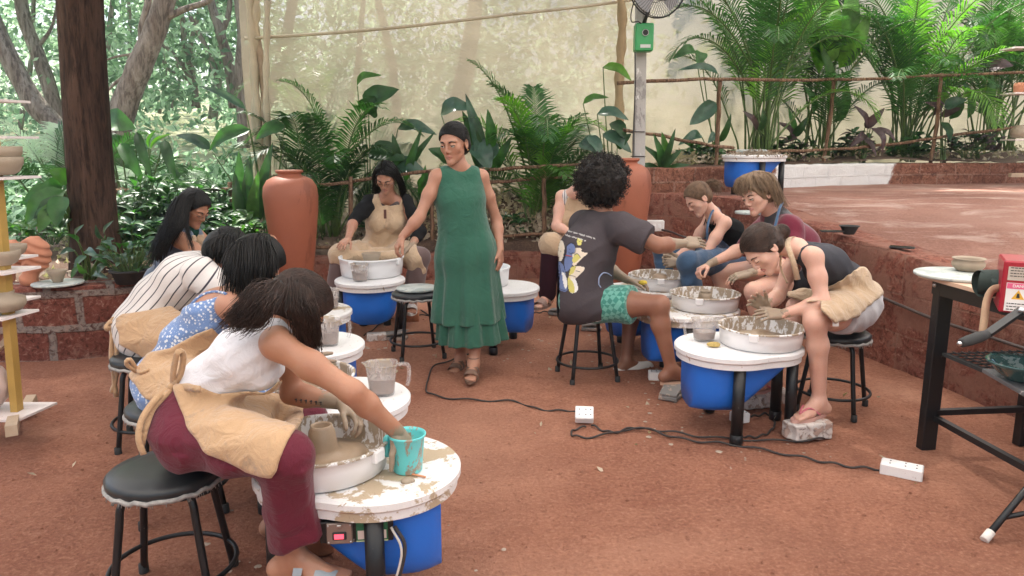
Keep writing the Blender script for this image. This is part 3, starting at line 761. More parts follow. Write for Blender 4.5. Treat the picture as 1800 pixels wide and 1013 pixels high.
fence('stick fence with two rails behind the woman in green', [(755, 300, 760, 460, 8.6), (956, 290, 954, 470, 8.6)], [[(600, 322, 8.55), (760, 300, 8.6), (870, 298, 8.6), (1010, 290, 8.6), (1085, 286, 8.5)], [(760, 330, 8.7), (900, 318, 8.7), (1010, 308, 8.7)], [(860, 418, 8.6), (1000, 408, 8.6)]], None)
fence('long stick fence in front of the palms on the raised terrace', [(1266, 137, 1256, 305, 9.0), (1466, 138, 1446, 300, 9.95), (1655, 128, 1636, 292, 10.3)],
      [[(1085, 147, 8.6), (1180, 142, 8.8), (1266, 138, 9.0), (1370, 141, 9.5), (1466, 140, 9.95), (1560, 138, 10.1), (1655, 133, 10.3), (1830, 126, 10.6)],
       [(1095, 228, 8.5), (1180, 243, 8.7), (1290, 262, 9.05)], [(1280, 268, 9.1), (1390, 266, 9.7), (1480, 262, 10.0), (1580, 252, 10.2)], [(1560, 256, 10.2), (1640, 243, 10.3), (1830, 218, 10.6)]], None)
# ================================================================ foliage builders
def leaf_cloud(m, C, size, rnd, mat=0, nmats=1, up=.4, asp=.45):
    """C: (n,3) centres; adds n pointed leaf faces (two quads folded along the midrib)"""
    n = len(C); d = rnd.randn(n, 3); d[:, 2] -= .3; d /= np.linalg.norm(d, axis=1, keepdims=True)
    u = rnd.randn(n, 3)+np.array([0, 0, up*2]); s = np.cross(d, u); s /= np.linalg.norm(s, axis=1, keepdims=True); nn = np.cross(s, d)
    L = (size*(.6+.8*rnd.rand(n)))[:, None]; w_ = L*asp*.5
    v0 = C; v1 = C+d*L*.45+s*w_+nn*L*.08; v2 = C+d*L; v3 = C+d*L*.45-s*w_+nn*L*.08
    V = np.stack([v0, v1, v2, v3], 1).reshape(-1, 3); i = np.arange(n)*4
    F = np.concatenate([np.c_[i, i+1, i+2], np.c_[i, i+2, i+3]])
    base = m.n; m.v.append(V); m.n += len(V); m.f += [tuple(f) for f in (F+base).tolist()]
    mm = rnd.randint(0, nmats, n) if nmats > 1 else np.full(n, 0); m.m += (mm+mat).tolist()*2; m.sm += [False]*(2*n)
def frond(m, base, d0, L, rnd, nl=34, leaf=.36, droop=1.0, mat=0, stem=1, wid=.022, side_up=.25):
    """palm frond: arching rachis with paired leaflets"""
    d = nrm(d0); pts = [np.array(base, float)]; n = 18; up = V3(0, 0, 1)
    for i in range(n): 
        t = i/n; d = nrm(d+V3(0, 0, -1)*droop*.14*(t**1.2)+np.array([rnd.gauss(0, .01) for _ in range(3)])); pts.append(pts[-1]+d*L/n)
    pts = np.array(pts); m.tube(pts, np.linspace(.011, .003, len(pts))*(L/1.2), 5, stem, caps=False)
    side = nrm(np.cross(d0, up+V3(.01, .02, 0)))
    for k in range(nl):
        t = .22+.78*k/(nl-1); x = t*n; i = min(int(x), n-1); p = pts[i]*(1-(x-i))+pts[i+1]*(x-i); T = nrm(pts[i+1]-pts[i]); s_ = nrm(side-T*np.dot(side, T)); nn = nrm(np.cross(s_, T)); nn = nn if nn[2] > 0 else -nn
        ll = leaf*math.sin(math.pi*min(1, .18+.80*t))**.6*rnd.uniform(.88, 1.1)
        for sg in (-1, 1):
            dv = nrm(T*(.45+.7*t)+s_*sg*1.0+nn*side_up+np.array([rnd.gauss(0, .05) for _ in range(3)]))
            q0 = p; q1 = p+dv*ll*.5-V3(0, 0, .02)*ll; q2 = p+dv*ll*.98-V3(0, 0, 1)*ll*(.16+.22*rnd.random()); ww = nrm(np.cross(dv, nn))*wid*.5
            m.add([q0-ww*.35, q0+ww*.35, q1+ww, q1-ww, q2], [(0, 1, 2, 3), (3, 2, 4)], mat, False)
def palm_clump(name, label, base, h, spread, n, seed, mats, group=None, lean=(0, 0), nl=34, leaf=.34, dirs=None, parent_cat='palm'):
    rnd = random.Random(seed); root = thing(name, label, 'palm', base, 0, group)
    ms = MB(); mf = MB()
    for k in range(n):
        az = k*2.399+rnd.uniform(-.3, .3); inc = rnd.uniform(.12, .75)*spread; b = V3(rnd.gauss(0, .10), rnd.gauss(0, .10), 0)
        hh = h*rnd.uniform(.06, .48)*(1-.25*inc); top = b+V3(math.cos(az)*inc*.25+lean[0]*.3, math.sin(az)*inc*.25+lean[1]*.3, hh)
        ms.tube(bez([b, (b+top)/2+V3(math.cos(az), math.sin(az), 0)*-.02, top], 8), np.linspace(.016, .010, 8), 6)
        d = nrm(V3(math.cos(az)*inc+lean[0], math.sin(az)*inc+lean[1], 1.0)); frond(mf, top, d, h*rnd.uniform(.50, .70), rnd, nl, leaf*rnd.uniform(.85, 1.1), rnd.uniform(1.0, 2.1)*(.6+inc), 0 if rnd.random() < .7 else 2, 1)
    ms.obj('stem', mats[1], root); mf.obj('fronds', [mats[0], mats[1], mats[2]], root); return root
def blade(m, base, tip, wid, nrmv=None, arch=.1, fold=.15, mat=0, n=9, shape=.75, wave=.0):
    """one broad leaf from base to tip with midrib fold"""
    base = np.asarray(base, float); tip = np.asarray(tip, float); T = nrm(tip-base); L = np.linalg.norm(tip-base)
    nv = nrm(nrmv if nrmv is not None else V3(0, -1, .5)); s_ = nrm(np.cross(T, nv)); nv = nrm(np.cross(s_, T)); vs = []
    for i in range(n+1):
        t = i/n; c = base+(tip-base)*t+nv*arch*L*math.sin(math.pi*t); wd = wid*.5*(math.sin(math.pi*min(1, t**shape))**.75 if 0 < t < 1 else 0)+.0015
        wv = wave*wid*math.sin(t*14)
        for a in (-1, -.5, 0, .5, 1): vs.append(c+s_*wd*a+nv*(abs(a)**1.5*fold*wd*2+wv*abs(a)))
    F = []
    for i in range(n):
        for k in range(4): F.append((i*5+k, i*5+k+1, (i+1)*5+k+1, (i+1)*5+k))
    m.add(vs, F, mat, True)
LEAF_D = leafmat('leaf_dark', (.030, .082, .026), .25); LEAF_M = leafmat('leaf_mid', (.045, .130, .034), .35); LEAF_L = leafmat('leaf_light', (.07, .17, .035), .4)
LEAF_B = leafmat('leaf_bluish', (.055, .115, .075), .15, .28); LEAF_P = leafmat('leaf_purple', (.085, .05, .055), .2); LEAF_Y = leafmat('leaf_bright', (.11, .25, .03), .5)
FAR1 = leafmat('far_leaf', (.27, .36, .25), .45, .5, .3, 2); FAR2 = leafmat('far_leaf_pale', (.50, .58, .48), .5, .5, .3, 2); FAR3 = leafmat('far_leaf_deep', (.15, .24, .15), .3, .5, .3, 2); DRY = leafmat('dry_leaf', (.42, .34, .26), .2, .8, .4, 6)  # far leaf colours lightened and greyed to imitate overexposed sun and haze
STEMG = leafmat('stem_green', (.09, .15, .04), .0)
# ================================================================ forest beyond
def trunk_tree(name, label, cat, paths, Y, leafc=None, bark=BARK2, seed=0, group=None, noise=.02):
    """paths: list of [(px,py,width_px)...]; the first is the trunk, the others limbs"""
    b = P(paths[0][0][0], paths[0][0][1], Y); root = thing(name, label, cat, b, 0, group); rs = np.random.RandomState(seed)
    for j, pa in enumerate(paths):
        pts = np.array(bez([P(x, y, Y+(dy[0] if (dy := rest) else 0)) for (x, y, w_, *rest) in pa], 30)); wd = np.interp(np.linspace(0, 1, 30), np.linspace(0, 1, len(pa)), [w_ for (_, _, w_, *r) in pa])*Y/FPX/2
        pts = pts+noise*np.c_[snoise(pts, 2.5, seed+j), snoise(pts, 2.5, seed+j+1), 0*wd]
        m = MB(); m.tube(pts, wd*(1+.10*snoise(pts, 5, seed)), 12 if j == 0 else 7); m.obj('trunk' if j == 0 else 'limb', bark, root, world=True)
    if leafc:
        m = MB()
        for (cx, cyy, r, n, sz) in leafc:
            c = P(cx, cyy, Y); q = rs.randn(n, 3); q /= np.linalg.norm(q, axis=1, keepdims=True); q *= (rs.rand(n, 1)**.4)*r; q += .25*r*np.sign(snoise(q*3/r, 2, seed))[:, None]*rs.rand(n, 1)
            leaf_cloud(m, c+q, np.full(n, sz), rs, nmats=3)
        m.obj('crown', [FAR1, FAR2, FAR3], root, world=True)
    return root
G = 'leaning trees in the forest behind'
trunk_tree('forest_tree', 'grey leaning tree trunk at the far left edge of the forest', 'tree', [[(150, 400, 34), (105, 240, 34), (60, 180, 33), (10, 90, 30), (-40, -30, 26)]], 10.5, [(-60, -300, 1.6, 2500, .16)], seed=1)
trunk_tree('forest_tree', 'thin brown curved trunk just left of the big dark tree', 'tree', [[(120, 330, 26), (98, 200, 25), (72, 110, 23), (45, 40, 20), (30, -40, 18)], [(60, 90, 8), (90, 50, 5), (100, 10, 4)]], 11.5, [(30, -320, 1.8, 2500, .16)], seed=2)
trunk_tree('forest_tree', 'stout pinkish grey forked tree leaning right of the big dark trunk', 'tree', [[(185, 330, 46), (210, 215, 44), (240, 130, 40), (275, 50, 36), (300, -40, 30)], [(262, 80, 18), (285, 38, 14), (320, 18, 11), (366, 2, 9), (380, -20, 6)], [(253, 95, 14), (250, 50, 12), (262, 0, 11), (258, -30, 9)], [(225, 130, 6), (190, 160, 4), (170, 200, 3)], [(235, 95, 5), (205, 100, 4), (180, 108, 3)]], 9.3, [(300, -900, 1.7, 2500, .15)], seed=3)
trunk_tree('forest_tree', 'bushy many stemmed tree in the middle of the forest gap', 'tree', [[(345, 190, 16), (338, 140, 15), (325, 90, 11), (320, 30, 8), (300, -20, 6)], [(338, 140, 10), (310, 100, 8), (285, 75, 5), (270, 50, 4)], [(340, 130, 10), (335, 80, 8), (350, 20, 6)], [(332, 140, 8), (300, 125, 6), (280, 100, 4)]], 13, [(320, -60, 1.3, 1600, .15)], seed=4)
trunk_tree('forest_tree', 'pale forked tree near the edge of the shade net', 'tree', [[(412, 190, 18), (400, 110, 18), (388, 60, 16), (372, 10, 14), (365, -30, 12)], [(388, 60, 12), (400, 30, 9), (408, -20, 8)], [(380, 130, 12), (360, 80, 9), (335, 30, 7)]], 12, [(390, -1000, 1.5, 2000, .16)], seed=5)
trunk_tree('forest_tree', 'thick pale trunk half hidden by the left edge of the shade net', 'tree', [[(436, 260, 34), (430, 130, 32), (432, 60, 30), (425, -40, 28)]], 11, [(430, -1000, 1.6, 2000, .16)], seed=6)
for k, (x0, y0, x1, y1, w_, Y) in enumerate(((30, 250, 60, -20, 9, 15), (160, 200, 200, -20, 10, 16), (375, 210, 380, -30, 16, 17), (215, 190, 225, -20, 8, 18), (280, 200, 285, 60, 6, 15), (300, 190, 310, 110, 5, 14), (455, 220, 520, -20, 22, 12.5), (700, 240, 660, -20, 16, 13), (780, 260, 840, -20, 34, 12), (600, 250, 640, -20, 12, 14))):
    trunk_tree('forest_tree', ['slender far trunk at the left edge between the two leaning trees', 'slender far trunk just right of the big dark tree', 'far trunk left of the shade net, the widest of the slender ones', 'thin far trunk behind the stout forked tree', 'very thin short trunk in the middle of the forest gap', 'thin short trunk right of the middle of the forest gap', 'slanting pale trunk seen through the left end of the shade net', 'pale trunk seen through the net left of the woman in green', 'broad pale trunk seen through the net above the woman in green', 'thin pale trunk seen through the net above the dark palm'][k], 'tree', [[(x0, y0, w_), ((x0+x1)/2+8, (y0+y1)/2, w_*.9), (x1, y1, w_*.7)]], Y, [(x1, -250 if x0 < 450 else -1100, 1.5, 900, .2)], seed=20+k, group=['slender trunks far back', 'trunks behind the shade net'][x0 > 450])
# the leafy mass of the wood (one uncountable thing)
rs = np.random.RandomState(3); m = MB()
def cluster(n, xr, yr, zr, r, per, sz, keep=None):
    c = np.c_[rs.uniform(*xr, n), rs.uniform(*yr, n), rs.uniform(*zr, n)]
    c[:, 2] += terrain_z(c[:, 0], c[:, 1])
    q = rs.randn(n, per, 3)*np.array([r, r, r*.55]); q = q*(.5+rs.rand(n, 1, 1))
    leaf_cloud(m, (c[:, None]+q).reshape(-1, 3), np.full(n*per, sz), rs, nmats=3)
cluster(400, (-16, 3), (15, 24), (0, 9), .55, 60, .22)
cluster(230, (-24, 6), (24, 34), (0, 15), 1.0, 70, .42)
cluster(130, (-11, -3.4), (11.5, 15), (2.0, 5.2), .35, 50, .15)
o = m.obj('forest_foliage', [FAR1, FAR2, FAR3]); tag(o, 'mass of green leaves, paled for sun and haze, filling the forest behind', 'foliage', kind='stuff')
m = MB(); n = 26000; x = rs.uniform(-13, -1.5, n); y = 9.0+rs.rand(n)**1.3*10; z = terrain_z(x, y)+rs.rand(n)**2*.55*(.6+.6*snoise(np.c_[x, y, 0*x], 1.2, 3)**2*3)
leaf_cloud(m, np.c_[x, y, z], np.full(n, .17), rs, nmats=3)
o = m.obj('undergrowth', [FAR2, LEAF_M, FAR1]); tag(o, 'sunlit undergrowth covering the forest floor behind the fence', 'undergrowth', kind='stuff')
m = MB(); n = 5000; x = rs.uniform(-9, -3.5, n); y = rs.uniform(7.6, 11, n); leaf_cloud(m, np.c_[x, y, np.maximum(terrain_z(x, y), 0)+.02+.05*rs.rand(n)], np.full(n, .10), rs)
n = 7000; x = rs.uniform(-6.0, 11.5, n); y = rs.uniform(5.3, 12.5, n); ok = ((x < -2.9) & (y > 5.4)) | ((x < 1.3) & (y > 8.5)) | ((x > 1.6) & (y > 8.6+np.clip(x-2, 0, 3)*.6) & (y > 8.9)); x, y = x[ok], y[ok]
leaf_cloud(m, np.c_[x, y, soilz(x, y)+.02+.05*rs.rand(len(x))], np.full(len(x), .10), rs, up=0)
n = 4500; x = rs.uniform(-2, 3.2, n); y = rs.uniform(8.5, 9.6, n); ok = (y > 8.55+np.clip(x-1.2, 0, 3)*.42); x, y = x[ok], y[ok]; leaf_cloud(m, np.c_[x, y, soilz(x, y)+.02+.10*rs.rand(len(x))], np.full(len(x), .085), rs, up=0)
o = m.obj('leaf_litter', DRY); tag(o, 'pale dry leaf litter lying on the planter soil', 'leaf litter', kind='stuff')
# ================================================================ the big dark tree
def big_trunk():
    root = thing('big_tree', 'big dark brown tree trunk rising from the laterite planter at left', 'tree', (-3.4, 6.05, .45))
    ctr = bez([P(176, 500, 6.05), P(168, 430, 6.05), P(155, 250, 6.05), P(141, 0, 6.05), P(137, -160, 6.05), P(132, -420, 6.05)], 60)
    rad = np.interp(np.linspace(0, 1, 60), [0, .10, .25, .5, 1], [.30, .20, .175, .165, .15]); seg = 64; vs = []
    for i, c in enumerate(ctr):
        for k in range(seg):
            th = 2*math.pi*k/seg; dv = V3(math.cos(th), math.sin(th), 0); p = c+dv*rad[i]
            q = V3(math.cos(th)*1.0, math.sin(th)*1.0, c[2]*.35)
            r = rad[i]*(1+.05*float(snoise(q, 2.5, 1))+.05*float(snoise(V3(math.cos(th)*3, math.sin(th)*3, c[2]*.6), 3, 2)))+.05*max(0, .35-(c[2]-.45))*math.sin(th*5)**2
            vs.append(c+dv*r)
    F = [(i*seg+k, i*seg+(k+1) % seg, (i+1)*seg+(k+1) % seg, (i+1)*seg+k) for i in range(59) for k in range(seg)]
    m = MB(); m.add(vs, F); m.obj('trunk', BARK, root, world=True)
    rs = np.random.RandomState(8); m = MB()
    for cx in ((0, 0, 2.3, 1.5), (1.2, .6, 2.8, 1.2), (-1.3, -.3, 2.7, 1.2)):
        n = 2500; q = rs.randn(n, 3); q /= np.linalg.norm(q, axis=1, keepdims=True); q *= (rs.rand(n, 1)**.4)*cx[3]; leaf_cloud(m, ctr[-1]+V3(*cx[:3])+q, np.full(n, .14), rs, nmats=2)
    m.obj('crown', [LEAF_M, LEAF_D], root, world=True)
    for k in range(4):
        m = MB(); a = k*1.7; m.tube(bez([ctr[-1], ctr[-1]+V3(math.cos(a)*.4, math.sin(a)*.4, 1.1), ctr[-1]+V3(math.cos(a)*1.2, math.sin(a)*1.0, 2.4)], 8), np.linspace(.13, .04, 8), 8); m.obj('limb', BARK, root, world=True)
    m = MB(); m.tube([ctr[8]+V3(math.cos(t)*.2, math.sin(t)*.2, .02*math.sin(2*t)) for t in np.linspace(0, 6.283, 30)], .006, 5); m.obj('wire_loop', M('wire', (.25, .15, .10), .6), root, world=True)
big_trunk()
# ================================================================ palms
def PB(px, py, Y): return P(px, py, Y)
palm_clump('areca_palm', 'dark areca palm clump between the left clay pot and the seated woman in black', P(585, 450, 9.0), 2.15, 1.25, 24, 1, (LEAF_D, STEMG, LEAF_M), nl=42, leaf=.40)
palm_clump('areca_palm', 'areca palm clump behind the shoulder of the woman in green', P(945, 430, 9.15), 2.2, 1.35, 20, 12, (LEAF_M, STEMG, LEAF_L), nl=42, leaf=.40)
palm_clump('areca_palm', 'tall areca palm to the left of the raised terrace planting', P(1335, 275, 10.0), 2.9, 1.1, 30, 3, (LEAF_M, STEMG, LEAF_Y), nl=42, leaf=.42)
palm_clump('areca_palm', 'areca palm between the second and third fence posts of the terrace', P(1585, 275, 10.9), 3.0, 1.15, 30, 44, (LEAF_M, STEMG, LEAF_Y), nl=42, leaf=.44)
palm_clump('areca_palm', 'areca palm at the far right end of the terrace planting', P(1752, 265, 11.2), 2.7, 1.15, 28, 5, (LEAF_M, STEMG, LEAF_L), nl=42, leaf=.42)
palm_clump('areca_palm', 'small loose areca palm just left of the tall banana leaves', P(1440, 280, 10.9), 2.9, .9, 12, 6, (LEAF_D, STEMG, LEAF_M), nl=40, leaf=.42)
palm_clump('areca_palm', 'small pale palm behind the shelf at the left edge', P(110, 400, 8.2), 1.5, 1.3, 10, 71, (LEAF_M, STEMG, FAR2))
palm_clump('areca_palm', 'palm with arching pale fronds behind the fence left of the clay pot', P(260, 390, 8.8), 1.3, 1.4, 9, 18, (LEAF_M, STEMG, FAR2))
palm_clump('areca_palm', 'palm glowing through the shade net above the dark palm clump', P(560, 330, 10.6), 2.6, 1.1, 14, 23, (LEAF_L, STEMG, LEAF_Y), nl=26)
# foreground-ish fronds the photograph shows singly
rnd = random.Random(4); mf = MB(); root = thing('arching_palm', 'palm with three long arching fronds above the stick fence behind the woman in green', 'palm', P(930, 400, 8.9))
for bx, by, dx, dy, dz, L in ((915, 330, -.45, -.1, 1.0, 1.25), (940, 300, .62, 0, .95, 1.15), (930, 330, -.75, .1, .75, 1.3), (955, 330, .25, -.1, 1, .9), (925, 340, -1.0, -.1, .45, 1.15), (955, 345, 1.0, -.1, .5, 1.05), (935, 320, -.15, -.2, 1, 1.2), (950, 340, .75, -.4, .6, .95), (915, 345, -.6, -.4, .6, 1.0)):
    frond(mf, P(bx, by, 8.9), V3(dx, dy, dz), L, rnd, 36, .36, 1.9, 0 if dx < -.5 else 2, 1, .024, .5)
mf.obj('fronds', [LEAF_M, STEMG, LEAF_Y], root, world=True); m = MB()
for bx, by in ((915, 330), (940, 300), (930, 330)): m.tube(bez([P(935, 430, 8.9), P(bx, by, 8.9)], 5), .014, 6)
m.obj('stem', STEMG, root, world=True)
mf = MB(); root = thing('arching_palm', 'palm with wide arching dark fronds rising above the head of the seated woman in black', 'palm', P(590, 420, 8.85)); m = MB()
for bx, by, dx, dy, dz, L in ((580, 300, -.7, -.1, .8, 1.15), (600, 290, .7, -.1, .8, 1.2), (590, 300, -.25, -.1, 1, 1.25), (600, 310, .3, -.2, 1, 1.2), (575, 330, -1, -.2, .4, 1.0), (610, 330, 1, -.2, .4, 1.1), (595, 330, .1, -.5, .7, .9)):
    frond(mf, P(bx, by, 8.85), V3(dx, dy, dz), L, rnd, 38, .36, 1.8, 0, 1, .022, .4); m.tube([P(590, 430, 8.85), P(bx, by, 8.85)], .012, 6)
mf.obj('fronds', [LEAF_M, STEMG], root, world=True); m.obj('stem', STEMG, root, world=True)
# ================================================================ broad-leaved plants placed leaf by leaf
def broad_plant(name, label, base, leaves, mats, cat='plant', group=None, stems=True):
    """leaves: (bx,by,tx,ty,w_px,Y,mat,arch)"""
    root = thing(name, label, cat, base, 0, group); m = MB(); s_ = MB()
    for (bx, by, tx, ty, wp, Y, mt, *ex) in leaves:
        A = P(bx, by, Y); B = P(tx, ty, Y-.12 if len(ex) < 2 else Y+ex[1]); ar = ex[0] if ex else .12
        blade(m, A, B, wp*Y/FPX, V3(.2, -1, .6), ar, .18, mt, 10, .62, .04)
        if stems: s_.tube(bez([np.array(base)+V3(rnd.gauss(0, .02), 0, 0), (np.array(base)*.45+A*.55)+V3(0, .05, .0), A], 10), np.linspace(.010, .006, 10), 5)
    m.obj('leaves', mats, root, world=True)
    if stems: s_.obj('stem', STEMG, root, world=True)
    return root
LM = [LEAF_D, LEAF_M, LEAF_L, LEAF_B, LEAF_P, LEAF_Y]
broad_plant('elephant_ear', 'tall plant with dark lobed leaf rising above the seated woman in black', P(650, 420, 8.9), [(640, 190, 702, 158, 42, 8.9, 0), (648, 200, 660, 168, 40, 8.9, 0), (628, 152, 672, 133, 16, 8.9, 2, .3), (700, 225, 768, 238, 24, 8.9, 3, .2), (650, 268, 715, 282, 42, 8.8, 0), (690, 300, 750, 305, 40, 8.8, 3, .2)], LM)
broad_plant('ginger_plant', 'upright strap leaved plant right of the seated woman in black', P(730, 400, 8.8), [(712, 320, 742, 225, 14, 8.8, 1), (718, 300, 765, 232, 12, 8.8, 0), (700, 300, 690, 235, 18, 8.8, 0), (735, 330, 770, 300, 16, 8.8, 1), (740, 350, 748, 290, 14, 8.8, 1), (745, 380, 780, 330, 18, 8.8, 0)], LM)
broad_plant('banana_plant', 'large leaved plant directly behind the head of the woman in green', P(845, 420, 8.8), [(845, 300, 812, 195, 26, 8.8, 0), (850, 290, 818, 165, 24, 8.75, 3, .05), (862, 262, 857, 192, 20, 8.7, 1), (832, 250, 862, 300, 40, 8.7, 3), (858, 246, 845, 298, 44, 8.75, 3), (790, 285, 752, 262, 26, 8.8, 0), (775, 200, 834, 192, 32, 8.8, 3, .25), (868, 300, 900, 240, 18, 8.8, 1)], LM)
broad_plant('elephant_ear', 'broad bluish leaves left of the fan post above the right clay pot', P(1080, 420, 8.7), [(1060, 118, 1110, 143, 20, 8.7, 5, .2), (1025, 182, 1070, 172, 14, 8.7, 2, .2), (1050, 200, 1105, 212, 22, 8.6, 3, .2), (1060, 235, 1110, 270, 26, 8.6, 3), (1020, 250, 1060, 272, 34, 8.6, 3), (1075, 215, 1100, 245, 26, 8.6, 0), (1085, 260, 1110, 235, 18, 8.6, 0), (1035, 240, 1058, 275, 22, 8.5, 3)], LM)
broad_plant('ginger_plant', 'dark leafy plant at the foot of the fan post on the terrace edge', P(1160, 300, 8.3), [(1160, 298, 1148, 235, 16, 8.3, 1), (1160, 298, 1187, 226, 12, 8.3, 0), (1165, 298, 1128, 255, 14, 8.3, 0), (1160, 300, 1200, 262, 14, 8.3, 0), (1158, 300, 1120, 290, 12, 8.3, 0), (1165, 290, 1163, 232, 18, 8.35, 2), (1170, 300, 1215, 290, 10, 8.3, 0)], LM)
broad_plant('elephant_ear', 'bluish drooping leaves left of the first terrace fence post', P(1262, 290, 9.2), [(1222, 90, 1182, 104, 20, 9.2, 1, .25), (1232, 92, 1226, 115, 22, 9.2, 1), (1262, 130, 1192, 124, 14, 9.2, 3, .2), (1258, 180, 1212, 220, 28, 9.2, 3, -.1), (1232, 238, 1192, 256, 18, 9.2, 3, .3), (1258, 235, 1244, 252, 14, 9.2, 3), (1265, 250, 1285, 200, 12, 9.2, 0)], LM)
broad_plant('banana_plant', 'tall banana like plant with glowing leaves behind the second terrace post', P(1455, 285, 10.6), [(1445, 110, 1378, -30, 34, 10.6, 5, .05), (1452, 120, 1445, -60, 44, 10.5, 5, .05), (1470, 110, 1500, -40, 40, 10.6, 2, .05), (1475, 120, 1530, 20, 30, 10.6, 5, .1), (1440, 130, 1395, 40, 28, 10.6, 5, .1), (1470, 215, 1488, 140, 22, 10.5, 1), (1462, 170, 1475, 200, 18, 10.5, 1), (1430, 200, 1412, 150, 18, 10.5, 1), (1455, 200, 1432, 60, 22, 10.55, 2)], LM)
m = MB()
broad_plant('croton_plant', 'purple brown leaved plant drooping over the terrace planter', P(1520, 290, 10.2), [(1520, 225, 1555, 190, 16, 10.2, 4), (1525, 230, 1500, 185, 16, 10.2, 4), (1530, 225, 1550, 270, 14, 10.1, 4, .3), (1520, 235, 1490, 262, 14, 10.2, 4, .3), (1535, 228, 1575, 250, 13, 10.2, 4, .2), (1515, 240, 1540, 275, 12, 10.1, 4)], LM)
broad_plant('croton_plant', 'purple leaved plant beside the third terrace fence post', P(1660, 290, 10.4), [(1655, 200, 1625, 180, 16, 10.4, 4), (1655, 205, 1690, 190, 14, 10.4, 4), (1660, 190, 1700, 175, 20, 10.3, 3, .2), (1655, 215, 1670, 250, 18, 10.3, 0), (1670, 210, 1685, 160, 24, 10.5, 1), (1655, 165, 1640, 205, 14, 10.5, 4)], LM)
broad_plant('croton_plant', 'purple brown leaves left of the banana like plant', P(1395, 290, 10.3), [(1395, 240, 1365, 215, 14, 10.3, 4), (1395, 240, 1420, 205, 14, 10.3, 0), (1400, 240, 1370, 255, 12, 10.3, 4), (1390, 250, 1385, 190, 16, 10.4, 1), (1330, 230, 1305, 195, 16, 9.8, 4), (1335, 230, 1340, 190, 14, 9.8, 0)], LM)
broad_plant('elephant_ear', 'big silvery leaf drooping at the right end of the terrace planting', P(1720, 280, 10.8), [(1690, 60, 1742, 85, 20, 10.6, 3, .25), (1738, 122, 1782, 116, 22, 10.6, 4, .2), (1700, 130, 1650, 90, 12, 10.7, 1), (1720, 200, 1745, 130, 22, 10.9, 1), (1700, 210, 1690, 140, 24, 10.8, 1)], LM)
broad_plant('heliconia', 'heart shaped and strap leaves hanging right of the big dark trunk', P(225, 430, 7.2), [(185, 222, 240, 228, 50, 7.2, 1, .2), (212, 252, 254, 322, 22, 7.2, 1), (240, 232, 270, 322, 16, 7.2, 0), (288, 246, 310, 320, 18, 7.2, 0), (262, 260, 275, 228, 10, 7.2, 2), (265, 262, 300, 236, 10, 7.2, 5), (190, 260, 182, 330, 20, 7.2, 0)], LM)
broad_plant('elephant_ear', 'single broad leaves on long stalks left of the shade net pole', P(470, 430, 8.2), [(440, 228, 368, 266, 26, 8.2, 1, .25), (432, 192, 350, 152, 14, 8.2, 3, .15), (500, 220, 450, 246, 26, 8.2, 1, .15), (370, 262, 310, 238, 20, 8.4, 3, .2)], LM)
broad_plant('ginger_plant', 'cluster of tall upright leaves between the fence and the left clay pot', P(440, 440, 7.9), [(432, 400, 420, 265, 26, 7.9, 1), (440, 400, 440, 270, 24, 7.9, 0), (448, 400, 472, 285, 24, 7.9, 1), (455, 390, 480, 250, 22, 7.9, 0), (430, 410, 412, 300, 22, 7.85, 0), (445, 400, 455, 300, 22, 7.8, 2)], LM, stems=False)
broad_plant('monstera', 'glossy split leaf climber hanging on the left side of the big trunk', P(125, 450, 6.0), [(110, 335, 40, 355, 30, 6.0, 1, .2), (120, 318, 85, 300, 30, 5.95, 2, .1), (115, 335, 45, 395, 36, 5.9, 1, .2), (118, 355, 60, 385, 34, 5.85, 0), (110, 345, 100, 400, 34, 5.8, 1), (105, 360, 68, 410, 30, 5.8, 2), (120, 385, 105, 402, 22, 5.9, 0), (110, 330, 70, 330, 30, 6.0, 1), (115, 375, 70, 370, 26, 5.9, 0)], LM)
broad_plant('pothos', 'spindly shrub with small grey green leaves in front of the big trunk', P(150, 500, 5.6), [(130, 440, 105, 448, 12, 5.5, 3), (135, 420, 148, 395, 10, 5.5, 3), (138, 425, 118, 412, 10, 5.5, 1), (150, 450, 130, 472, 12, 5.4, 3), (152, 440, 175, 455, 14, 5.4, 3), (180, 420, 168, 395, 9, 5.5, 3), (185, 415, 200, 388, 9, 5.5, 3), (188, 430, 202, 420, 12, 5.5, 3), (178, 450, 160, 460, 12, 5.4, 3), (185, 465, 172, 482, 14, 5.3, 3), (140, 470, 125, 490, 10, 5.3, 1), (150, 480, 135, 462, 10, 5.3, 2), (165, 482, 190, 490, 12, 5.3, 3)], LM)
# generic leafy shrubs
def shrub(label, base, r, h, n, mats, seed, sz=.14, cat='shrub', group=None, parent=None, asp=.38):
    rs = np.random.RandomState(seed); rnd_ = random.Random(seed); root = thing('leafy_shrub', label, cat, base, 0, group) if parent is None else parent
    m = MB(); s_ = MB()
    for k in range(n):
        az = rnd_.random()*6.28; rr = r*math.sqrt(rnd_.random()); hh = h*rnd_.uniform(.3, 1)*(1-.4*(rr/r)**2); p = V3(math.cos(az)*rr, math.sin(az)*rr, hh)
        s_.tube(bez([V3(p[0]*.2, p[1]*.2, 0), V3(p[0]*.5, p[1]*.5, hh*.6), p], 5), .005, 4, caps=False)
        for j in range(5):
            a2 = rnd_.random()*6.28; d = nrm(V3(math.cos(a2), math.sin(a2), rnd_.uniform(-.3, .7))); q = p+d*sz*rnd_.uniform(.7, 1.3)
            blade(m, p, q, sz*asp, V3(.1, -.4, 1), .12, .2, rnd_.randrange(len(mats)), 4, .7)
    m.obj('leaves', mats, root); s_.obj('stem', STEMG, root); return root
SG = 'leafy shrubs growing along the planters'
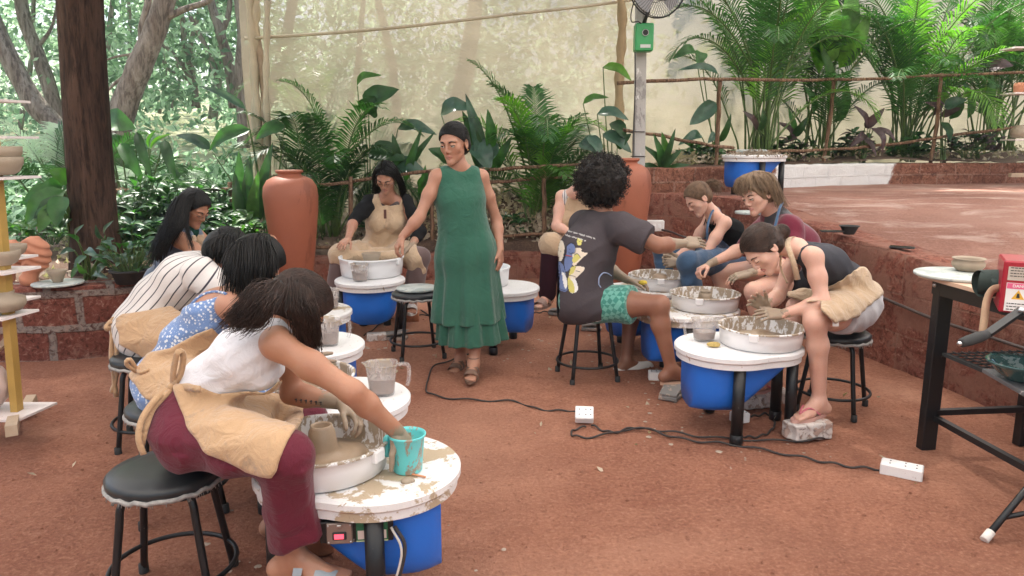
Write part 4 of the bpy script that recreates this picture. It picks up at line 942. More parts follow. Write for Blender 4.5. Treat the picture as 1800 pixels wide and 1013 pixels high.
for k, (px, py, Y, r, h, n, ms) in enumerate(((255, 425, 6.9, .35, .60, 60, 0), (300, 415, 7.4, .35, .55, 50, 1), (360, 415, 7.8, .35, .55, 55, 0), (395, 440, 7.3, .35, .45, 50, 1), (235, 460, 6.4, .3, .45, 40, 2), (330, 440, 7.0, .35, .5, 45, 2), (90, 430, 6.8, .3, .3, 22, 1), (890, 430, 8.9, .35, .35, 24, 0), (1005, 440, 8.8, .3, .4, 30, 0), (680, 430, 8.9, .35, .5, 40, 0), (1240, 300, 9.4, .3, .35, 24, 0), (1500, 285, 10.5, .3, .4, 26, 3), (1600, 285, 10.6, .3, .4, 26, 0), (1700, 280, 10.7, .35, .45, 28, 3), (1390, 290, 10.1, .25, .4, 20, 3), (450, 465, 7.6, .3, .4, 30, 1))):
    shrub(['low leafy shrub right of the big dark trunk', 'leafy shrub behind the head of the long haired woman in denim', 'shrub between the fence post and the big trunk, dark green', 'pale shrub at the foot of the strap leaved cluster', 'mixed shrub just right of the base of the big trunk', 'mixed shrub behind the shoulder of the long haired woman', 'sparse shrub under the split leaf climber at left', 'low shrub right of the woman in green by the litter slope', 'shrub between the fence post and the hidden person', 'shrub behind the seated woman in black', 'small shrub at the foot of the first terrace fence post', 'purple tinged shrub right of the second terrace fence post', 'green shrub under the middle terrace palm', 'purple tinged shrub near the third terrace fence post', 'purple tinged shrub left of the banana like plant', 'shrub just left of the left clay jar'][k], P(px, py, Y), r, h, n, [[LEAF_M, LEAF_D], [LEAF_L, LEAF_M], [LEAF_D, LEAF_M, LEAF_B], [LEAF_P, LEAF_D]][ms], 60+k, .15, group=[SG+' on the left', SG+' at the back'][px > 500])
# ================================================================ materials of the things
CLAYC = (.36, .27, .20)
def spotmat(name, base, rough=.45, spots=(), bump_=.15, streak=None, coat=0.0):
    """base colour with real clay splashes: spots = (colour, amount, scale, stretch)"""
    if name in MAT: return MAT[name]
    m, nt, b, o = newmat(name); co = obj_coord(nt); c = np.array(base)
    cc = ramp(nt, noise_out(nt, 4, 5, co), [(.3, tuple(c*.92)), (.7, tuple(np.clip(c*1.05, 0, 1)))]); hh = None
    for (sc, am, ss, st) in spots:
        n2 = noise_out(nt, ss, 7, co, .4, .68, (1, 1, st)); f = ramp(nt, n2, [(.5+am-.012, 0.0), (.5+am+.012, 1.0)]); cc = mixc(nt, f, cc, sc); hh = f if hh is None else mth(nt, 'ADD', hh, f)
    link_in(nt, b.inputs['Base Color'], cc); b.inputs['Roughness'].default_value = rough
    if coat: b.inputs['Coat Weight'].default_value = coat
    if hh is not None and bump_: bump(nt, b, hh, bump_, .004)
    MAT[name] = m; return m
WHITE = spotmat('white_plastic', (.80, .79, .79), .38, [((.42, .33, .25), .15, 14, 1), ((.20, .15, .12), .17, 60, 1)])
WHITED = spotmat('white_plastic_muddy', (.78, .76, .75), .42, [((.46, .36, .25), .03, 7, 1), ((.36, .27, .19), .14, 22, 1), ((.22, .17, .13), .2, 60, 1)])
PANW = spotmat('pan_plastic', (.80, .78, .78), .36, [((.40, .32, .24), .235, 45, .5), ((.22, .17, .13), .23, 70, .7)])
PANM = spotmat('pan_plastic_muddy', (.78, .76, .75), .45, [((.36, .28, .20), -.02, 28, .4), ((.25, .19, .14), .12, 50, .5)])
BLUE = spotmat('blue_plastic', (.014, .15, .62), .42, [((.10, .25, .62), .24, 40, .3), ((.35, .45, .7), .285, 60, .4)], .05)
BLACKP = spotmat('black_paint', (.010, .010, .011), .42, [((.35, .32, .30), .19, 55, .6)], .05)
BLACKR = M('black_rubber', (.03, .03, .03), .8, .2, 10)
VINYL = spotmat('black_vinyl', (.022, .024, .026), .38, [((.10, .10, .10), .22, 14, 1)], .02)
FRAY = M('frayed_trim', (.38, .36, .34), .95, .35, 60, .8, 150)
CLAY = M('wet_clay', (.34, .245, .165), .42, .12, 10, .15, 60)
CLAYG = M('grey_clay', (.33, .26, .19), .6, .15, 8, .3, 50)
SLIP = M('clay_slurry', (.40, .32, .22), .22, .10, 5, .05, 20)
SLURRY = M('grey_slurry', (.24, .175, .145), .35, .1, 6)
TERRA = spotmat('terracotta', (.36, .115, .062), .55, [((.27, .085, .045), .04, 2.2, .5), ((.55, .36, .27), .27, 9, 1)], .05)
TERRA2 = M('terracotta_matt', (.52, .22, .13), .85, .15, 5, .3, 40)
MARBLE = spotmat('marble_bat', (.50, .53, .50), .55, [((.34, .38, .37), .02, 7, 1), ((.50, .44, .36), .14, 20, 1)], .0)
CORDM = M('black_cord', (.035, .028, .026), .6, .2, 20)
SOCKW = spotmat('socket_white', (.80, .78, .77), .4, [((.45, .30, .24), .16, 25, 1)], .03)
BRICKO = M('orange_brick', (.42, .17, .09), .95, .25, 14, .6, 60)
BRICKW = spotmat('pale_brick', (.66, .60, .56), .95, [((.30, .22, .19), .10, 60, 1), ((.5, .36, .3), .04, 9, 1)], .9)
STEEL = M('steel', (.55, .55, .56), .3, .1, 6, metal=1.0)
PEDAL = spotmat('grey_pedal', (.22, .21, .20), .6, [((.42, .33, .27), .02, 12, 1)], .1)
CHROME = M('control_panel_plate', (.30, .24, .21), .4, .1, 8, metal=.6)
def jugmat():
    m, nt, b, o = newmat('milky_jug'); n = noise_out(nt, 26, 6, None, .4, .7, (1, 1, .35)); f = ramp(nt, n, [(.50, 0.0), (.56, 1.0)])
    co = obj_coord(nt); sx = nt.nodes.new('ShaderNodeSeparateXYZ'); nt.links.new(co, sx.inputs[0]); up = ramp(nt, mth(nt, 'MULTIPLY', sx.outputs[2], 6.0), [(.45, .15), (.8, 1.0)])
    f = mth(nt, 'MULTIPLY', f, up); link_in(nt, b.inputs['Base Color'], mixc(nt, f, (.80, .76, .75), (.36, .28, .20))); b.inputs['Roughness'].default_value = .35
    tr = nt.nodes.new('ShaderNodeBsdfTransparent'); mx = nt.nodes.new('ShaderNodeMixShader'); link_in(nt, mx.inputs[0], mth(nt, 'MULTIPLY', mth(nt, 'SUBTRACT', 1.0, f), .84))
    nt.links.new(b.outputs[0], mx.inputs[1]); nt.links.new(tr.outputs[0], mx.inputs[2]); nt.links.new(mx.outputs[0], o.inputs[0]); return m
JUG = jugmat()
def txt(body, size, loc, rot, mat, parent=None, name='lettering', ext=.0006, world=True, bold=False, shear=0.0):
    c = bpy.data.curves.new(name, 'FONT'); c.body = body; c.size = size; c.extrude = ext; c.align_x = 'CENTER'; c.align_y = 'CENTER'; c.shear = shear
    if bold: c.offset = size*.02
    o = bpy.data.objects.new(name, c); COL.objects.link(o); dg = bpy.context.evaluated_depsgraph_get(); me = bpy.data.meshes.new_from_object(o.evaluated_get(dg)); bpy.data.objects.remove(o)
    o = bpy.data.objects.new(name, me); COL.objects.link(o); me.materials.clear(); me.materials.append(mat)
    Mx = Matrix.Translation(Vector(tuple(loc))) @ rot.to_4x4()
    if parent is not None: Mx = parent.matrix_basis.inverted() @ Mx; o.parent = parent
    me.transform(Mx); return o
def face_rot(nx, up=(0, 0, 1)):
    """rotation taking +Z to nx with text up along up"""
    z = Vector(tuple(nx)).normalized(); x = Vector(tuple(up)).cross(z).normalized(); y = z.cross(x); return Matrix((x, y, z)).transposed()
# ================================================================ wheels
def wheel_outline(n=72, grow=0.0):
    o = []
    for k in range(n):
        a = 2*math.pi*k/n; dx, dy = math.cos(a), math.sin(a); best = 0
        for (cx, r) in ((-.055, .275), (.12, .225)):
            bq = -cx*dx; dd = bq*bq-(cx*cx-r*r); best = max(best, -bq+math.sqrt(dd) if dd > 0 else 0)
        o.append((best+grow, a))
    R = np.array([q[0] for q in o]); R = np.convolve(np.r_[R[-4:], R, R[:4]], np.ones(5)/5, 'same')[4:-4]
    return [(r*math.cos(a), r*math.sin(a)) for r, (_, a) in zip(R, o)]
def make_wheel(label, x, y, rz, top, pan, group='potter wheels', big=False, panel=False, zg=0.0, pots=True, panh=.10, panr=.215, legs=True):
    root = thing('pottery_wheel', label, 'pottery wheel', (x, y, zg), rz, group)
    m = MB(); m.prism(wheel_outline(), .425, .462, 0, False, .008); 
    m.prism(wheel_outline(grow=-.012), .395, .4245, 0, False); m.obj('table_top', top, root)
    # blue tub: deep at the round end, sloping up towards the potter
    m = MB(); secs = []
    for t in np.linspace(0, 1, 14):
        xx = -.26+.50*t; hw = .205 if t < .45 else .205-(t-.45)*.16; hw *= math.sin(math.pi*(.5 if t > .22 else .22+.28*t/.22)); zb = .135+max(0, t-.42)**1.15*.46; secs.append((xx, hw, zb))
    nn = 15; V = []
    for xx, hw, zb in secs:
        for k in range(nn):
            a = math.pi*k/(nn-1); c_, s_ = math.cos(a), math.sin(a); e = .45
            V.append((xx, -hw*np.sign(c_)*abs(c_)**e, .395-(.395-zb)*s_**e))
    F = [(i*nn+k, (i+1)*nn+k, (i+1)*nn+k+1, i*nn+k+1) for i in range(13) for k in range(nn-1)]
    F.append(tuple(range(nn))); F.append(tuple(13*nn+k for k in range(nn))[::-1]); m.add(V, F, 0, True); m.obj('tub', BLUE, root)
    for (lx, ly) in ((-.06, -.235), (-.06, .235), (.27, -.10), (.27, .10)):
        m = MB(); m.tube([(lx*.97, ly*.97, .40), (lx, ly, .02)], .030, 14); m.lathe([(.031, 0), (.033, .004), (.033, .05), (.0305, .052)], (lx, ly, 0), 14, 0); m.obj('leg', BLACKP, root)
    px = .12
    m = MB(); R = panr; H = panh
    m.lathe([(R*.90, .4635), (R*.955, .470), (R*.985, .4625+H*.6), (R, .4625+H*.90), (R+.006, .4625+H*.93)], (px, 0, 0), 56, 0, wob=.002, cap=False)
    m.lathe([(R+.006, .4625+H*.93), (R+.008, .4625+H), (R-.002, .4625+H+.002), (R-.008, .4625+H*.94), (R*.95, .485), (R*.90, .476), (.0, .476)], (px, 0, 0), 56, 1, wob=.002, cap=False)
    for a in (.35, 2.6, 4.2):
        m.box((px+math.cos(a)*(R+.004), math.sin(a)*(R+.004), .4625+H*.80), (.022, .05, .04), 0, np.array(Matrix.Rotation(a, 3, 'Z')), .004)
    m.obj('splash_pan', [PANW if pan is PANM else pan, pan], root)
    m = MB(); m.lathe([(.0, .478), (.14, .478), (.15, .480), (.15, .497), (.145, .501), (0, .501)], (px, 0, 0), 40, 0); m.obj('wheel_head', SLIP if pan is PANM else MARBLE, root)
    if panel:
        m = MB(); m.box((-.005, .205, .345), (.22, .03, .07), 0, None, .003); pn = m.obj('control_panel', BLACKP, root)
        m = MB(); m.box((.045, .2235, .345), (.078, .010, .068), 0, None, .003); m.obj('switch_plate', CHROME, pn)
        m = MB(); m.box((.045, .230, .339), (.042, .006, .026), 0, None, .003); m.box((.045, .230, .370), (.014, .006, .010), 1, None, .002); m.obj('switch', [BLACKR, STEEL], pn)
        m = MB(); m.box((.046, .2335, .339), (.028, .003, .015)); rl, nt_, b_, o_ = newmat('red_rocker'); link_in(nt_, b_.inputs['Base Color'], (.5, .02, .04)); link_in(nt_, b_.inputs['Emission Color'], (1, .08, .12)); b_.inputs['Emission Strength'].default_value = .8; m.obj('red_rocker', rl, pn)
        for sx_ in (.012, .078):
            for sz in (.318, .373):
                m = MB(); m.sphere((sx_, .2285, sz), .0035, 0, 8, 5); m.obj('screw', STEEL, pn)
        m = MB(); m.box((-.052, .2225, .347), (.095, .006, .064), 0, None, .001); m.box((-.052, .226, .337), (.086, .0015, .028), 1); m.box((-.052, .226, .3165), (.095, .0015, .003), 2); m.box((-.052, .226, .378), (.095, .0015, .002), 2); m.obj('rating_label', [M('label_green', (.02, .13, .06), .5), M('label_cream', (.62, .50, .45), .6), M('label_line', (.55, .62, .35), .5)], pn)
    return root
def wl(root, lx, ly, z=0.462):
    c, s = math.cos(root.rotation_euler[2]), math.sin(root.rotation_euler[2]); l = root.location; return np.array([l[0]+lx*c-ly*s, l[1]+lx*s+ly*c, l[2]+z])
def place_wheel(label, pan_px, pan_py, rz, *a, **k):
    p = PZ(pan_px, pan_py, .56+k.get('zg', 0)); x = p[0]-.12*math.cos(rz); y = p[1]-.12*math.sin(rz); return make_wheel(label, x, y, rz, *a, **k)
W1_ = place_wheel('nearest potter wheel with muddy white top and red power switch', 566, 771, math.pi+.10, WHITED, PANM, panel=True)
W2_ = place_wheel('second potter wheel of the left row, white speckled top behind the muddy one', 529, 659, math.pi+.06, WHITE, PANM)
W3_ = place_wheel('third potter wheel of the left row, holding the jug with a handle', 488, 573, math.pi+.04, WHITE, PANM)
W4_ = place_wheel('farthest potter wheel of the left row, with brown slurry stains on top', 492, 519, math.pi, WHITED, PANM)
WF_ = place_wheel('clean white potter wheel in front of the seated woman in black cardigan', 653, 462, math.pi/2+.1, WHITE, spotmat('clean_pan', (.80, .80, .81), .35, [((.40, .32, .24), .26, 20, 1)]), panr=.255, panh=.15)
WG_ = place_wheel('potter wheel half hidden behind the woman in green, with a white bucket pan', 845, 478, math.pi*.9, WHITE, MAT['clean_pan'], panh=.14)
WB_ = place_wheel('potter wheel with a small round clay pot between the curly haired man and the boy', 1240, 515, .10, WHITED, PANM)
WK_ = place_wheel('potter wheel in front of the girl in the black camisole', 1160, 482, .35, WHITED, PANM)
WR_ = place_wheel('right potter wheel with a sponge and jug, before the woman in the grey top', 1338, 573, .03, WHITE, PANM)
zp = float(plat_z(8.2)); pq = P(1326, 272, 7.7)
WT_ = make_wheel('potter wheel on the raised terrace, its top heaped with clay trimmings', pq[0], pq[1], .3, WHITE, WHITE, zg=pq[2]-.462)
for c in list(WT_.children):
    if c.name.startswith(('splash_pan', 'wheel_head')): bpy.data.objects.remove(c)
m = MB(); m.lathe([(.0, .4635), (.15, .4635), (.155, .475), (.155, .500), (.145, .512), (0, .512)], (.02, .08, 0), 30); m.obj('bat', MARBLE, WT_)
rs = np.random.RandomState(2); m = MB(); n = 900; q = rs.randn(n, 2)*np.array([.12, .08]); zz = .465+.045*np.exp(-((q/.12)**2).sum(1))*rs.rand(n); leaf_cloud(m, np.c_[q[:, 0]-.02, q[:, 1]-.12, zz], np.full(n, .035), rs, asp=.3)
o = m.obj('clay_trimmings', CLAYG); o.location = WT_.location; tag(o, 'heap of dry clay trimmings on the wheel standing on the terrace', 'clay trimmings', kind='stuff')
t = txt('Nidec', .045, P(1201, 615, 3.86)+V3(0, -.012, 0), face_rot(nrm(V3(-.75, -1, 0))), BLACKP, WR_, bold=True)
# white lettering line on the pans stays in the clay spots
# ================================================================ stools
def make_stool(label, x, y, rz=0.0, h=.465, r=.178, group='black stools'):
    root = thing('stool', label, 'stool', (x, y, 0), rz, group)
    m = MB(); m.lathe([(0, h-.045), (r*.97, h-.045), (r, h-.035), (r*1.01, h-.015), (r*.93, h-.003), (r*.6, h+.006), (0, h+.008)], seg=48, wob=.004); m.obj('seat', VINYL, root)
    m = MB(); a = np.linspace(0, 2*math.pi, 64); m.tube([(math.cos(t_)*(r*1.0), math.sin(t_)*r, h-.043+.003*math.sin(t_*17)+.002*math.sin(t_*41)) for t_ in a], .0085, 6, caps=False)
    rd = random.Random(int(x*100)); 
    for k in range(90):
        t_ = rd.random()*6.28; m.tube([(math.cos(t_)*r*1.02, math.sin(t_)*r*1.02, h-.046), (math.cos(t_)*r*1.04, math.sin(t_)*r*1.04, h-.054-rd.random()*.008)], .0012, 3)
    m.obj('frayed_trim', FRAY, root)
    for k in range(4):
        a_ = math.pi/4+k*math.pi/2; d = V3(math.cos(a_), math.sin(a_), 0)
        m = MB(); m.tube(bez([d*.05+V3(0, 0, h-.055), d*.12+V3(0, 0, h-.057), d*.152+V3(0, 0, h-.085), d*.165+V3(0, 0, h-.16), d*.215+V3(0, 0, .012)], 16), .0125, 12); lg = m.obj('leg', BLACKP, root)
        m = MB(); m.lathe([(.0165, 0), (.0175, .004), (.0165, .036), (.013, .038)], d*.217, 12); m.obj('rubber_foot', BLACKR, lg)
    m = MB(); m.tube([(math.cos(t_)*.198, math.sin(t_)*.198, .115) for t_ in a], .0085, 8, caps=False); m.obj('foot_ring', BLACKP, root)
    return root
st1 = PZ(290, 822, .46); st2 = PZ(290, 706, .46); st3 = PZ(262, 622, .46)
make_stool('nearest stool with frayed seat edge, under the woman in maroon trousers', st1[0], st1[1], .15)
make_stool('stool under the woman in the blue floral dress', st2[0]+.03, st2[1], .5)
make_stool('stool under the person in the striped shirt', st3[0], st3[1], .3)
stC = PZ(733, 512, .47); stC_ = make_stool('empty looking stool carrying a round marble bat beside the woman in green', stC[0], stC[1], .35, .475)
stD = PZ(1034, 542, .46); make_stool('stool under the curly haired man in the grey shirt', stD[0], stD[1], .25)
stR = PZ(1472, 582, .46); make_stool('stool under the woman in the beige apron at right', stR[0], stR[1], .95)
def bat(label, c, r, h=.016, parent=None):
    m = MB(); m.lathe([(0, 0), (r*.98, 0), (r, .004), (r, h-.003), (r*.985, h), (0, h)], (0, 0, 0), 48); o = m.obj('round_bat', MARBLE); o.location = tuple(c); return tag(o, label, 'bat')
bat('round marble bat lying on the empty looking stool', (stC[0]+.0, stC[1], .484), .145)
# ================================================================ jugs and bucket
def make_jug(label, c, rz, h=.125, r=.060, handle=True, fill=.55):
    root = thing('measuring_jug', label, 'jug', c, rz, 'milky plastic jugs of slurry')
    def sq(k, rr, z, n=32):
        o = []
        for i in range(n):
            a = 2*math.pi*i/n; c_, s_ = math.cos(a), math.sin(a); e = .62; o.append((rr*np.sign(c_)*abs(c_)**e, rr*.92*np.sign(s_)*abs(s_)**e, z))
        return o
    levels = [(0, .002), (.74, .0), (.80, .008), (.88, h*.5), (.97, h*.93), (1.04, h*.97), (1.05, h), (1.0, h), (.93, h*.93), (.85, h*.5), (.76, .012), (0, .008)]
    m = MB(); V = []; 
    for k, (s_, z) in enumerate(levels): V += sq(k, max(r*s_, 1e-4), z)
    n = 32; F = [(i*n+k, i*n+(k+1) % n, (i+1)*n+(k+1) % n, (i+1)*n+k) for i in range(len(levels)-1) for k in range(n)]; m.add(V, F); m.obj('jug_body', JUG, root)
    m = MB(); V = sq(0, r*.765, .012)+sq(0, r*.862, h*fill*.95)+sq(0, r*.868, h*fill)+sq(0, 1e-4, h*fill); F = [(i*n+k, i*n+(k+1) % n, (i+1)*n+(k+1) % n, (i+1)*n+k) for i in range(3) for k in range(n)]; m.add(V, F); m.obj('slurry', SLURRY, root)
    if handle:
        m = MB(); m.tube(bez([(r*.95, 0, h*.93), (r*1.5, 0, h*.95), (r*1.72, 0, h*.85), (r*1.72, 0, h*.5), (r*1.60, 0, h*.25)], 14), [.0085]*14, 8); m.obj('handle', JUG, root)
    # pouring lip
    m = MB(); m.tube([(-r*1.0, -.018, h), (-r*1.22, 0, h+.003), (-r*1.0, .018, h)], .0035, 6); m.obj('lip', JUG, root)
    return root
j2 = PZ(672, 692, .464); make_jug('jug of slurry with a long handle on the second wheel of the left row', j2, 0.1, .135, .066)
j3 = PZ(577, 606, .464); make_jug('jug of slurry with a curled handle on the third wheel of the left row', j3, .15, .135, .066)
j4 = PZ(582, 541, .464); make_jug('mud rimmed jug on the farthest wheel of the left row', j4, 1.8, .12, .062)
jf = PZ(633, 494, .464); make_jug('mud rimmed jug on the wheel of the seated woman in black', jf, -.9, .135, .066)
jr = PZ(1237, 598, .464); make_jug('half filled jug beside a yellow sponge on the right wheel', jr, 3.3, .118, .064, fill=.42)
bk = PZ(717, 826, .464)
root = thing('bucket', 'turquoise plastic bucket smeared with clay on the nearest wheel', 'bucket', bk)
TURQ = spotmat('turquoise_plastic', (.14, .64, .65), .4, [((.36, .28, .21), .075, 18, .45), ((.28, .30, .27), .16, 60, .6)], .1)
h = .125; r = .058
m = MB(); m.lathe([(0, .003), (r*.76, .0), (r*.80, .004), (r*.97, h*.92), (r*1.03, h*.94), (r*1.06, h), (r*1.0, h+.001), (r*.93, h*.92), (r*.76, .008), (0, .008)], seg=40); m.obj('bucket_body', TURQ, root)
m = MB(); m.lathe([(r*.80, h*.45), (r*.86, h*.52), (0, h*.53)], seg=30); m.obj('slurry', SLIP, root)
m = MB(); m.box((-r*1.15, .01, h*.62), (.022, .03, h*.55), 0, None, .006); m.obj('handle', TURQ, root)
m = MB(); a = PZ(700, 828, .468); b_ = PZ(748, 839, .468); m.tube([a, b_], .0035, 6); tag(m.obj('wooden_tool', M('orange_wood', (.55, .24, .12), .6)), 'thin wooden modelling stick lying by the turquoise bucket', 'tool')
m = MB(); c = PZ(714, 846, .466); m.sphere(c, (.018, .015, .012), 0, 12, 8); m.sphere(c+V3(.015, .004, 0), (.012, .01, .008)); tag(m.obj('clay_lump', CLAYG), 'small wet lump of clay on the rim of the nearest wheel', 'clay')
m = MB()
S = SDF(V3(-.04, -.03, 0), V3(.04, .03, .03), .003); S.ell(V3(0, 0, .013), (.036, .024, .014), k=0); S.noise(.003, 160); add_sdf(m, S); o = m.obj('sponge', M('yellow_sponge', (.50, .36, .12), .95, .25, 60, .9, 200)); o.location = tuple(PZ(1254, 610, .463)); tag(o, 'yellow brown sponge lying on the right wheel table', 'sponge')
# ================================================================ clay work on the wheels
def pot(name, label, prof, c, mat=CLAY, cat='clay pot', seg=36, group=None, wob=.004):
    m = MB(); m.lathe(prof, seg=seg, wob=wob); o = m.obj(name, mat); o.location = tuple(c); return tag(o, label, cat, group)
pot('clay_cylinder', 'freshly thrown tapering clay cylinder on the nearest wheel', [(0, 0), (.14, 0), (.143, .004), (.09, .010), (.052, .014), (.050, .03), (.045, .06), (.042, .085), (.036, .096), (.035, .105), (.030, .107), (.027, .10), (.030, .06), (0, .05)], wl(W1_, .12, 0, .501), CLAY)
pot('clay_pot', 'small round necked clay pot turning on the wheel near the boy', [(0, 0), (.12, 0), (.12, .004), (.05, .010), (.035, .012), (.043, .028), (.043, .045), (.034, .058), (.029, .062), (.036, .071), (.034, .073), (.026, .064), (.03, .045), (0, .04)], wl(WB_, .12, 0, .501), CLAYG)
pot('clay_disc', 'low mound of clay being centred on the right wheel', [(0, 0), (.13, 0), (.13, .004), (.07, .012), (.045, .030), (.028, .036), (0, .03)], wl(WR_, .12, 0, .501), CLAY)
pot('clay_disc', 'lump of clay being shaped by the girl in the black camisole', [(0, 0), (.14, 0), (.14, .004), (.06, .012), (.05, .05), (.035, .06), (0, .055)], wl(WK_, .12, 0, .501), CLAY)
pot('clay_disc', 'muddy clay base in the pan of the second left wheel', [(0, 0), (.13, 0), (.13, .004), (.05, .012), (.035, .04), (0, .045)], wl(W2_, .12, 0, .501), CLAY)
pot('clay_bowl', 'grey clay bowl on the wheel of the seated woman in black', [(0, 0), (.07, .0), (.075, .004), (.055, .02), (.06, .08), (.078, .135), (.072, .137), (.05, .06), (0, .05)], wl(WF_, .12, 0, .503), CLAYG)
# ================================================================ big storage jars
def big_jar(label, px, py, Y, h, r):
    c = PZ(px, py, 0) if Y is None else P(px, py, Y)
    m = MB(); k = h
    m.lathe([(0, 0), (r*.52, 0), (r*.56, .02*k), (r*.70, .22*k), (r*.86, .48*k), (r*.97, .70*k), (r, .80*k), (r*.96, .875*k), (r*.82, .925*k), (r*.58, .952*k), (r*.46, .958*k), (r*.42, .965*k), (r*.42, .975*k), (r*.50, .985*k), (r*.50, 1.0*k), (r*.44, 1.002*k), (r*.36, .99*k), (r*.36, .95*k), (0, .9*k)], seg=72, wob=.003)
    o = m.obj('storage_jar', TERRA); o.location = tuple(c); return tag(o, label, 'jar')
big_jar('tall terracotta storage jar standing left of the seated woman in black', 521, 522, 7.15, 1.235, .258)
big_jar('tall terracotta storage jar half hidden behind the curly haired man', 1096, 505, 7.15, 1.25, .235)
# ================================================================ post with stabiliser and fan
root = thing('post', 'weathered grey square post carrying the green box and the fan', 'post', P(1124, 420, 7.75))
m = MB(); a = P(1122, 400, 7.75); b_ = P(1128, -60, 7.75); s_ = .048
def bar(m, a, b, w1, w2, mat=0, up=V3(0, 0, 1)):
    a = np.asarray(a, float); b = np.asarray(b, float); d = nrm(b-a); r_ = np.cross(d, up); r_ = nrm(r_) if np.linalg.norm(r_) > .05 else V3(1, 0, 0); u = np.cross(r_, d)
    V = [p+r_*w1/2*sx+u*w2/2*sy for p in (a, b) for sx, sy in ((-1, -1), (1, -1), (1, 1), (-1, 1))]
    m.add(V, [(0, 1, 2, 3)[::-1], (4, 5, 6, 7), (0, 1, 5, 4), (1, 2, 6, 5), (2, 3, 7, 6), (3, 0, 4, 7)], mat, False); return m
bar(m, a, b_, .105, .09); m.obj('shaft', spotmat('weathered_paint', (.45, .43, .41), .7, [((.28, .26, .25), .05, 5, .3), ((.7, .68, .66), .14, 20, .4)], .3), root, world=True)
m = MB(); a = P(1114, 250, 7.62); m.tube([P(1116, 88, 7.64), P(1117, 150, 7.66), P(1113, 240, 7.66), P(1112, 330, 7.66), P(1118, 360, 7.66)], .007, 6); tag(m.obj('power_cable', CORDM), 'black cable running down the grey post', 'cable')
m = MB()
for y_ in (232, 275): c = P(1122, y_, 7.75); m.tube([c+V3(math.cos(t)*.075, math.sin(t)*.07, 0) for t in np.linspace(0, 6.283, 14)], .005, 5)
m.obj('wire_tie', CORDM, root, world=True)
root = thing('voltage_stabiliser', 'green voltage stabiliser box with a round dial fixed to the grey post', 'electrical box', P(1131, 67, 7.62))
GRN = M('green_paint', (.03, .30, .09), .35, .08, 5); c = P(1131, 67, 7.60); W_, H_ = 30*7.8/FPX, 44*7.8/FPX
m = MB(); m.box(c+V3(0, 0, .0), (W_, .14, H_), 0, None, .012); m.obj('case', GRN, root, world=True)
m = MB(); m.lathe([(0, 0), (.026, 0), (.030, .004), (.030, .010), (.022, .012), (0, .012)], c+V3(.005, -.072, .04), 24, axis=(0, -1, 0)); m.obj('dial', [BLACKR], root, world=True)
m = MB(); m.tube([c+V3(.005+.029*math.cos(t), -.084, .04+.029*math.sin(t)) for t in np.linspace(0, 6.283, 24)], .003, 5); m.obj('dial_ring', STEEL, root, world=True)
m = MB(); m.box(c+V3(.01, -.0725, -.085), (.10, .004, .032), 0, None, .001); m.obj('name_plate', M('grey_plate', (.55, .58, .56), .4), root, world=True)
root = thing('wall_fan', 'black wire cage fan mounted on the grey post above the green box', 'fan', P(1150, 0, 7.5))
c = P(1156, -32, 7.42); R = .325; ax = nrm(V3(.42, -1, -.05)); q = np.array(Vector((0, 0, 1)).rotation_difference(Vector(tuple(ax))).to_matrix())
def ring(m, rr, off, rad): m.tube([c+q@V3(rr*math.cos(t), rr*math.sin(t), off) for t in np.linspace(0, 6.2832, 48)], rad, 5, caps=False)
m = MB(); ring(m, R, 0, .007); ring(m, R*.98, .03, .004); ring(m, R*.55, .075, .003); ring(m, R*.28, .09, .005); ring(m, R*.55, -.07, .003)
for k in range(70):
    t = 2*math.pi*k/70; e = V3(math.cos(t), math.sin(t), 0)
    m.tube([c+q@(e*R*.25+V3(0, 0, .09)), c+q@(e*R*.6+V3(0, 0, .08)), c+q@(e*R*.9+V3(0, 0, .05)), c+q@(e*R)], .0017, 3, caps=False)
    m.tube([c+q@(e*R*.25+V3(0, 0, -.09)), c+q@(e*R*.6+V3(0, 0, -.07)), c+q@(e*R)], .0017, 3, caps=False)
m.obj('cage', BLACKR, root, world=True)
m = MB(); m.lathe([(0, .08), (.05, .08), (.06, .05), (.06, .0)], c, 20, axis=ax); m.obj('hub', M('fan_grey', (.30, .30, .32), .5), root, world=True)
for k in range(3):
    m = MB(); vs = []
    for i in range(8):
        for j in range(5):
            rr = .05+.25*i/7; t = 2*math.pi*k/3+(j/4-.5)*(1.5-.3*i/7); vs.append(c+q@V3(rr*math.cos(t), rr*math.sin(t), .03*(j/4-.5)))
    m.add(vs, [(i*5+j, i*5+j+1, (i+1)*5+j+1, (i+1)*5+j) for i in range(7) for j in range(4)]); m.obj('blade', MAT['fan_grey'], root, world=True)
m = MB(); m.lathe([(.05, -.20), (.085, -.18), (.085, -.05), (.05, -.03)], c, 24, axis=ax); m.obj('motor', BLACKR, root, world=True)
m = MB(); m.tube([c-ax*.12, P(1140, 20, 7.5), P(1130, 45, 7.6)], .018, 8); m.obj('bracket', BLACKR, root, world=True)
m = MB(); m.tube(bez([P(1124, -20, 7.5), P(1111, 15, 7.5), P(1110, 38, 7.5), P(1122, 38, 7.52), P(1130, 46, 7.55)], 24), .006, 6); m.obj('cable', CORDM, root, world=True)
